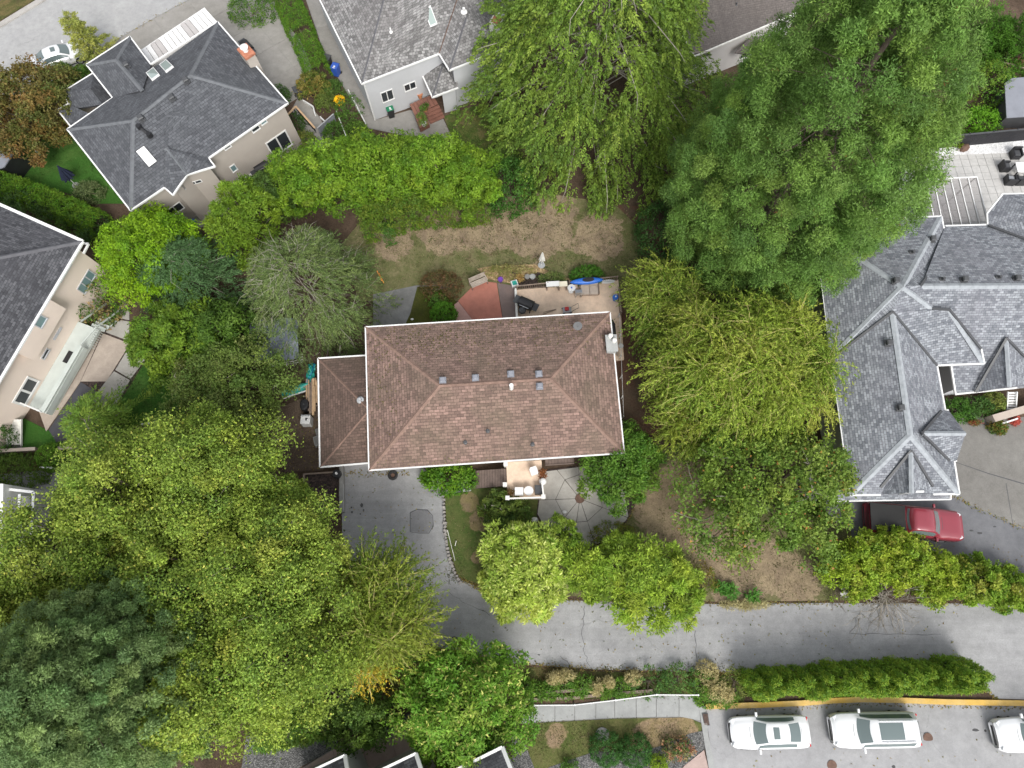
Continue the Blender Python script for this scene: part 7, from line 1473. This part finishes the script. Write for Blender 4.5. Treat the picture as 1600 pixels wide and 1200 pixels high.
# front edges
o = empty("stone_edging", PX(697, 830), "line of small pale stones edging the drive beside the front lawn", "edging"); ep = [(693, 768), (694, 800), (696, 835), (701, 868), (711, 895), (722, 915)]
stn = MB().box((0, 0, .06), (.17, .24, .16), 0, 0, .75); sm_ = None
for a, b in zip(ep[:-1], ep[1:]):
    n = int(math.hypot(b[0] - a[0], b[1] - a[1]) / 5.5)
    for k in range(n):
        q = PX(a[0] + (b[0] - a[0]) * k / n, a[1] + (b[1] - a[1]) * k / n, .05) - np.array(o["_loc"])
        if sm_ is None:
            r0 = empty("tmp", (0, 0, 0), "x", "x"); sm_ = stn.build("stone", MT["stone"], r0); sm_.parent = o; bpy.data.objects.remove(r0); c = sm_
        else: c = sm_.copy(); COL.objects.link(c); c.parent = o
        c.location = tuple(q); c.rotation_euler = (0, 0, random.uniform(0, 3)); c.scale = (random.uniform(.8, 1.3),) * 3
MB().beam(PX(692, 771, .1), PX(736, 765, .1), .18, .2).build("kerb_stone", MT["concrete_pale"], o); MB().box(PX(695, 771, .15), (.5, .28, .25), .5).build("corner_stone", MT["concrete_grey"], o)
for a, b, lab in (((713, 845), (711, 853), "short pale stake standing in the front lawn"), ((699, 828), (711, 876), "thin pale bamboo cane lying along the front lawn's edge")):
    m = MB(); p, q = PX(*a, .3 if b[1] < 860 else .1), PX(*b, .1); m.tube([p, (p + q) / 2, q], [.025, .02, .02], 6); tag(m.build("garden_cane", MT["white_old"]), lab, "cane")
for x, y, s, lab in ((835, 812, .2, "white rock beside the octagon patio's left edge"), (882, 800, .13, "small white rock on the octagon patio"), (644, 499, .1, "tiny white stone on the mossy patio")):
    m = MB(); m.lathe(PX(x, y, .06), [(s * .8, 0), (s, s * .4), (s * .7, s * .8), (s * .2, s)], 9, 1.2, .9); tag(m.build("white_rock", MT["white"], None, True), lab, "rock")
# railing and timber edge at the sidewalk
o = empty("sidewalk_railing", PX(960, 1094), "white-topped railing with dark posts along the bottom sidewalk", "railing"); sp = [(800, 1102), (834, 1102), (898, 1101.5), (962, 1094), (1026, 1085.5), (1091, 1086)]
for a, b in zip(sp[:-1], sp[1:]):
    MB().tube([PX(*a, .95), PX(*b, .95)], .035, 6).build("top_rail", MT["white"], o); MB().tube([PX(a[0], a[1] - .2, .5), PX(b[0], b[1] - .2, .5)], .02, 6).build("lower_rail", MT["grey"], o)
for a in sp[1:]: q = PX(*a, .97); MB().beam(q, [q[0], q[1], G(q[1])], .06, .06).build("post", MT["dark"], o); MB().lathe(q, [(.06, -.02), (.06, .03), (.02, .05)], 8).build("post_cap", MT["white"], o)
o = empty("timber_edging", PX(880, 1085), "weathered timber retaining edge behind the sidewalk railing", "edging")
for a, b, hh in (((815, 1084), (850, 1083), .4), ((850, 1083), (905, 1078), .4), ((905, 1078), (945, 1075), .38), ((812, 1094), (900, 1090), .22), ((900, 1090), (960, 1084), .22), ((960, 1084), (1020, 1079), .2)):
    MB().beam(PX(*a, hh), PX(*b, hh), .16, .24, .1).build("sleeper", MT["wood"], o)
o = empty("storm_drain", PX(1103, 1124), "rusty storm drain grate at the parking lot's left corner", "drain"); gz = PX(1103, 1124, .09)
for k in range(7): MB().box(gz + [-.12 + .04 * k, 0, .02], (.02, .62, .03), .1).build("grate_bar", MT["rust"], o)
MB().box(gz + [0, 0, 0], (.34, .7, .02), .1).build("frame", MT["black"], o)
# walls and fences at the left and right
o = empty("brown_wall", PX(70, 702), "low rust-brown wall below the left neighbour's lawn", "wall")
for a, b in (((-30, 706), (55, 701)), ((90, 700), (130, 698)), ((130, 698), (165, 696))): MB().beam(PX(*a, .8), PX(*b, .8), .16, .8, .4).build("wall_section", MT["terracotta"] if False else MT["wood"], o); MB().beam(PX(*a, .83), PX(*b, .83), .22, .06).build("coping", MT["cushion"], o)
for x, y, x2, y2, lab in ((62, 730, 82, 731, "short white rail below the clipped olive ball"), (220, 663, 243, 660, "short white rail behind the spiky cedar")):
    o = empty("white_rail", PX(x, y), lab, "rail"); MB().beam(PX(x, y, .7), PX(x2, y2, .7), .09, .07).build("bar", MT["white"], o)
    for q in ((x, y), (x2, y2)): w_ = PX(*q, .68); MB().beam(w_, [w_[0], w_[1], G(w_[1])], .06, .06).build("post", MT["white"], o)
o = empty("entry_steps", PX(23, 670), "pale slatted steps below the cream house's corner", "steps")
for k in range(9): MB().beam(PX(12, 657 + k * 4.4, .75 - .07 * k), PX(33, 658 + k * 4.4, .75 - .07 * k), .2, .05).build("tread", MT["white_old"], o)
for x in (11.5, 33.5): MB().beam(PX(x, 655, .85), PX(x, 697, .2), .06, .16).build("stringer", MT["white_old"], o)
o = empty("timber_rail", PX(470, 190), "new timber handrail around the beige house's sunken stair", "railing")
rl_ = [(449, 180), (462, 166), (492, 200)]
for a, b in zip(rl_[:-1], rl_[1:]):
    MB().beam(PX(*a, 1.0), PX(*b, 1.0), .14, .05).build("top_rail", MT["wood_light"], o); A_, B_ = PX(*a, .9), PX(*b, .9); n = int(np.linalg.norm(B_ - A_) / .22)
    for k in range(n): q = A_ + (B_ - A_) * k / n; MB().beam(q, q - [0, 0, .85], .05, .05).build("baluster", MT["black"], o)
o = empty("grey_fence", PX(508, 195), "grey board fence panel near the orange flowers", "fence"); fa, fb = (496, 200), (521, 178)
for k in range(9):
    t0, t1 = k / 9, (k + .93) / 9; p = [PX(fa[0] + (fb[0] - fa[0]) * t, fa[1] + (fb[1] - fa[1]) * t, 1.2) for t in (t0, t1)]; MB().beam(p[0], p[1], .04, 1.15, .6).build("board", MT["shed_grey"], o)
MB().beam(PX(*fa, 1.26), PX(*fb, 1.26), .08, .06).build("cap_rail", MT["grey"], o)
for pts, lab in (([(525, 173), (541, 213)], "white bed edging beside the grey board fence"), ([(544, 140), (572, 194)], "white bed edging along the pale path"), ([(468, 153), (489, 166), (492, 178)], "bent white handrail by the dark bin"), ([(500, 182), (510, 192)], "short white handrail above the grey fence")):
    m = MB()
    for a, b in zip(pts[:-1], pts[1:]): m.beam(PX(*a, .3), PX(*b, .3), .08, .3, .13)
    tag(m.build("white_edging", MT["white"]), lab, "edging")
o = on_slope("marigold", 530, 156, .6, 0, "bright orange flower clump in the bed by the pale path", "flowers"); lv = Leaves(); d = unit(rnd(40) * [1, 1, .5] + UPV * .6); tufts(lv, d * .3 + [0, 0, .4], .12, d, 12, .13, .1, palette([(.75, .36, .02), (.8, .45, .03)], 40)); lv.build("blooms", o); lv = Leaves(); tufts(lv, d * .22 + [0, 0, .2], .15, d, 10, .15, .06, palette([(.06, .11, .02)], 40)); lv.build("leaves", o)
o = on_slope("white_table", 384, 278, .7, .6, "folding white table beside the black barbecue", "table"); rbox("table_top", (1.0, .55, .05), "white", o, (0, 0, .68))
for x in (-.42, .42):
    for y in (-.22, .22): rbox("leg", (.035, .035, .68), "white", o, (x, y, 0), bev=.004)
pot(302, 345, .15, .3, "blue", "small blue pot by the beige house's lower wall", None); pot(281, 347, .35, .5, "black", "black round tub by the beige house's lower wall", None, name="garden_tub")
pot(437, 255, .2, .3, "cream", "yellow-flowered pot at the patio door", (.45, .4, .05)); pot(414, 243, .14, .25, "blue", "little blue pot at the patio door")
pot(664, 170, .2, .3, "terracotta", "potted plant on the red-brown landing, upper", (.05, .10, .02), .8); pot(659, 185, .2, .3, "terracotta", "potted plant on the red-brown landing, middle", (.08, .12, .03), .8); pot(662, 193, .2, .3, "white", "potted plant on the red-brown landing, lower, in a white pot", (.10, .15, .04), .8); pot(656, 148, .22, .4, "terracotta", "terracotta jar at the pale house's back door", None, .8)
# right terrace: dining set, fence, stair
o = on_slope("patio_table", 1600, 263, .72, -.03, "white-topped dining table at the right edge of the terrace", "table"); rbox("table_top", (1.2, .95, .06), "white", o, (0, 0, .68))
for x in (-.5, .5):
    for y in (-.4, .4): rbox("leg", (.08, .08, .68), "black", o, (x, y, 0), bev=.01)
def club(px, py, rz, label, cush=None):
    o = on_slope("wicker_chair", px, py, .5, rz, label, "chair", "black wicker chairs on the terrace"); rbox("base", (.72, .72, .36), "black", o); rbox("backrest", (.72, .12, .42), "black", o, (0, .32, .36))
    for s in (-1, 1): rbox("armrest", (.12, .7, .24), "black", o, (s * .32, 0, .36))
    rbox("cushion", (.5, .5, .1), cush or "dark", o, (0, -.02, .37))
club(1573, 259, math.pi / 2, "black wicker chair at the dining table's left end"); club(1590, 239, 0, "black wicker chair behind the dining table"); club(1597, 280, math.pi, "black wicker chair in front of the dining table"); club(1581, 280, math.pi - .1, "black wicker chair with pale grey cushion at the table's near corner", "alloy")
o = empty("black_fence", PX(1530, 222), "tall black slatted fence above the white stones", "fence"); f0, f1 = (1458, 233), (1640, 216); FA, FB = PX(*f0), PX(*f1); nF = 75
sl = MB()
for k in range(nF): q = FA + (FB - FA) * (k + .5) / nF; sl.box(q + [0, 0, .85], (.085, .025, 1.7), math.atan2((FB - FA)[1], (FB - FA)[0]))
so = sl.build("slats", MT["fence_black"], o); so["kind"] = "stuff"
for k in range(6): q = FA + (FB - FA) * k / 5; MB().box(q + [0, .06, .9], (.1, .1, 1.85)).build("post", MT["fence_black"], o)
for z in (.3, 1.5): MB().beam(FA + [0, .05, z], FB + [0, .05, z], .05, .09).build("rail", MT["fence_black"], o)
MB().beam(FA + [0, .02, 1.74], FB + [0, .02, 1.74], .12, .05).build("cap", MT["dark"], o)
o = on_slope("garden_rock", 1508, 230, .25, .5, "dark brown rock on the white stones", "rock"); MB().lathe((0, 0, 0), [(.4, 0), (.42, .15), (.3, .32), (.1, .4)], 9, 1.2, .8).build("rock", MT["rust"], o); MB().lathe((-.5, .1, 0), [(.15, 0), (.1, .12), (.03, .16)], 7).build("pebble", MT["stone"], o)
pot(1497, 227, .18, .25, "black", "small bushy green pot plant on the white stones", (.12, .16, .02))
o = empty("white_stair_rail", PX(1580, 628), "white slatted stair with rails beside the entry bed", "stairs")
for k in range(7): MB().beam(PX(1575.5 - .3 * k, 614 + k * 4.1, .9 - .1 * k), PX(1588 - .3 * k, 614 + k * 4.1, .9 - .1 * k), .12, .05).build("tread", MT["white"], o)
for x in (1575, 1589): MB().beam(PX(x, 612, 1.1), PX(x - 2, 643, .35), .06, .1).build("rail", MT["white"], o)
o = empty("entry_wall", PX(1580, 650), "tan wall beside the red flowers at the right edge", "wall"); MB().beam(PX(1552, 654, .8), PX(1640, 628, .8), .5, .9, .4).build("wall_body", MT["cushion"], o); MB().beam(PX(1566, 662, .6), PX(1590, 654, .6), .1, .1).build("rail", MT["white"], o)
o = empty("wood_fence", PX(1590, 105), "short red-brown board fence near the grey shed", "fence")
for k in range(9): MB().box(PX(1535 + 9 * k, 88 + 2.6 * k) + [0, 0, .7], (.4, .04, 1.4), -.28).build("board", MT["wood_red"], o)
MB().beam(PX(1533, 87, 1.45), PX(1610, 109, 1.45), .1, .05).build("cap_rail", MT["wood"], o)
# balcony chairs at the left edge, plastic sheets in the brush
chair(16, 797, 1.2, "dark", "dark chair on the white balcony, upper of two", 3.0); chair(13, 815, 1.4, "dark", "dark chair on the white balcony, lower of two", 3.0)
for x, y, lab in ((1332, 905, "crumpled white plastic in the brown brush, upper"), (1326, 925, "crumpled white plastic in the brown brush, lower")):
    m = MB(); c = PX(x, y, .5); m.grid(np.array([[c + [(-.45 + .9 * i / 6) + r_.normal(0, .06), (-.3 + .6 * j / 5) + r_.normal(0, .05), r_.uniform(-.15, .2)] for i in range(7)] for j in range(6)])); tag(m.build("plastic_sheet", MT["white_old"]), lab, "plastic")
# weeds, leaf litter and twigs along paved edges
lv = Leaves(); P = []
def along(pts, n, wd):
    for _ in range(n):
        k = random.randrange(len(pts) - 1); a, b = pts[k], pts[k + 1]; t = random.random(); o_ = random.gauss(0, wd)
        P.append(PX(a[0] + (b[0] - a[0]) * t + random.gauss(0, 1), a[1] + (b[1] - a[1]) * t + o_, .06))
along([(650, 1006), (720, 1020), (800, 1036), (930, 1046), (1100, 1050), (1180, 1052), (1462, 1036), (1560, 1092)], 1500, 2.2)
along([(713, 900), (760, 925), (880, 938), (1120, 944), (1300, 942), (1600, 944)], 1300, 2.2)
along([(535, 860), (560, 930), (650, 1006)], 500, 5); along([(537, 740), (640, 740)], 160, 3)
along([(1110, 1109), (1250, 1106), (1345, 1100), (1480, 1104), (1600, 1106)], 260, 1.6)
along([(848, 735), (842, 770), (858, 842), (900, 862), (975, 825), (992, 790)], 350, 2.5)
along([(163, 72), (240, 28), (330, -20)], 120, 2); along([(1487, 776), (1600, 827)], 120, 2)
for x0, x1, y0, y1, n in ((540, 690, 760, 1000, 260), (690, 1500, 950, 1035, 260), (1300, 1600, 850, 900, 120), (806, 960, 450, 490, 60), (1120, 1600, 1112, 1200, 60), (440, 500, 650, 735, 160)):
    for _ in range(n): P.append(PX(random.uniform(x0, x1), random.uniform(y0, y1), .06))
P = np.array(P); n = len(P); A_ = unit(rnd(n) * [1, 1, .25]); lv.add(P, A_, perp(A_, 1.6), .13 * rng.uniform(.5, 1.5, n), .07 * rng.uniform(.5, 1.4, n), palette([(.07, .09, .025), (.20, .13, .06), (.13, .085, .04), (.24, .19, .07)], n)); g_ = lv.build("leaf_litter", None); g_["kind"] = "stuff"; g_["label"] = "weeds and fallen leaves along the paved edges"
# needles and moss on the brown roof, fallen leaves and grass tufts on the lawns
lv = Leaves(); P = []; NN = []
for (cx, cy, sx, sy, n) in ((640, 530, 45, 14, 330), (760, 530, 90, 22, 260), (880, 520, 45, 14, 160), (600, 600, 16, 60, 160), (760, 722, 110, 3, 120), (770, 503, 110, 3, 200)):
    for _ in range(n):
        x, y = random.gauss(cx, sx), random.gauss(cy, sy)
        if 575 < x < 965 and 512 - (x - 571) * .062 < y < 733 - (x - 576) * .068: p_, n_ = A.hit(x, y); P.append(p_ + n_ * .02); NN.append(n_)
P = np.array(P); NN = np.array(NN); n = len(P); A_ = unit(np.cross(NN, rnd(n))); lv.add(P, A_, NN, .12 * rng.uniform(.5, 1.6, n), .06 * rng.uniform(.5, 1.5, n), palette([(.05, .06, .02), (.09, .07, .035), (.13, .10, .05)], n)); A.root["_loc"] = tuple(A.root.location); g_ = lv.build("roof_debris", A.root); g_["kind"] = "stuff"
lv = Leaves(); P = []; CC = []; gp = np.array([(.075, .10, .028), (.10, .115, .034), (.19, .15, .08), (.26, .20, .12), (.13, .10, .05)])
for (x0, x1, y0, y1, n) in ((560, 1000, 330, 440, 900), (985, 1320, 740, 935, 800), (700, 790, 775, 905, 220), (825, 1090, 1130, 1178, 240), (640, 1150, 1040, 1090, 300), (695, 790, 185, 240, 80), (40, 190, 215, 310, 120), (190, 275, 570, 655, 90)):
    for _ in range(n):
        c = PX(random.uniform(x0, x1), random.uniform(y0, y1), .04); k = random.randint(8, 26); r_k = random.uniform(.08, .4)
        g = gp[random.choice([0, 0, 1, 1, 2, 3, 4])] if x0 > 300 else gp[0] * [.8, 1.2, .8]
        for _ in range(k):
            dx, dy = random.gauss(0, r_k), random.gauss(0, r_k); P.append((c[0] + dx, c[1] + dy, G(c[1] + dy) + .04)); CC.append(g)
P = np.array(P); n = len(P); CC = np.array(CC) * rng.uniform(.7, 1.35, (n, 1)); A_ = unit(rnd(n) * [1, 1, .3] + UPV * .3); lv.add(P, A_, perp(A_, 1.), .11 * rng.uniform(.6, 1.4, n), .045 * rng.uniform(.6, 1.4, n), CC); g_ = lv.build("grass", None); g_["kind"] = "stuff"; g_["label"] = "short dry grass tufts and fallen leaves on the lawns"
for o in list(bpy.data.objects):
    if "_loc" in o: del o["_loc"]
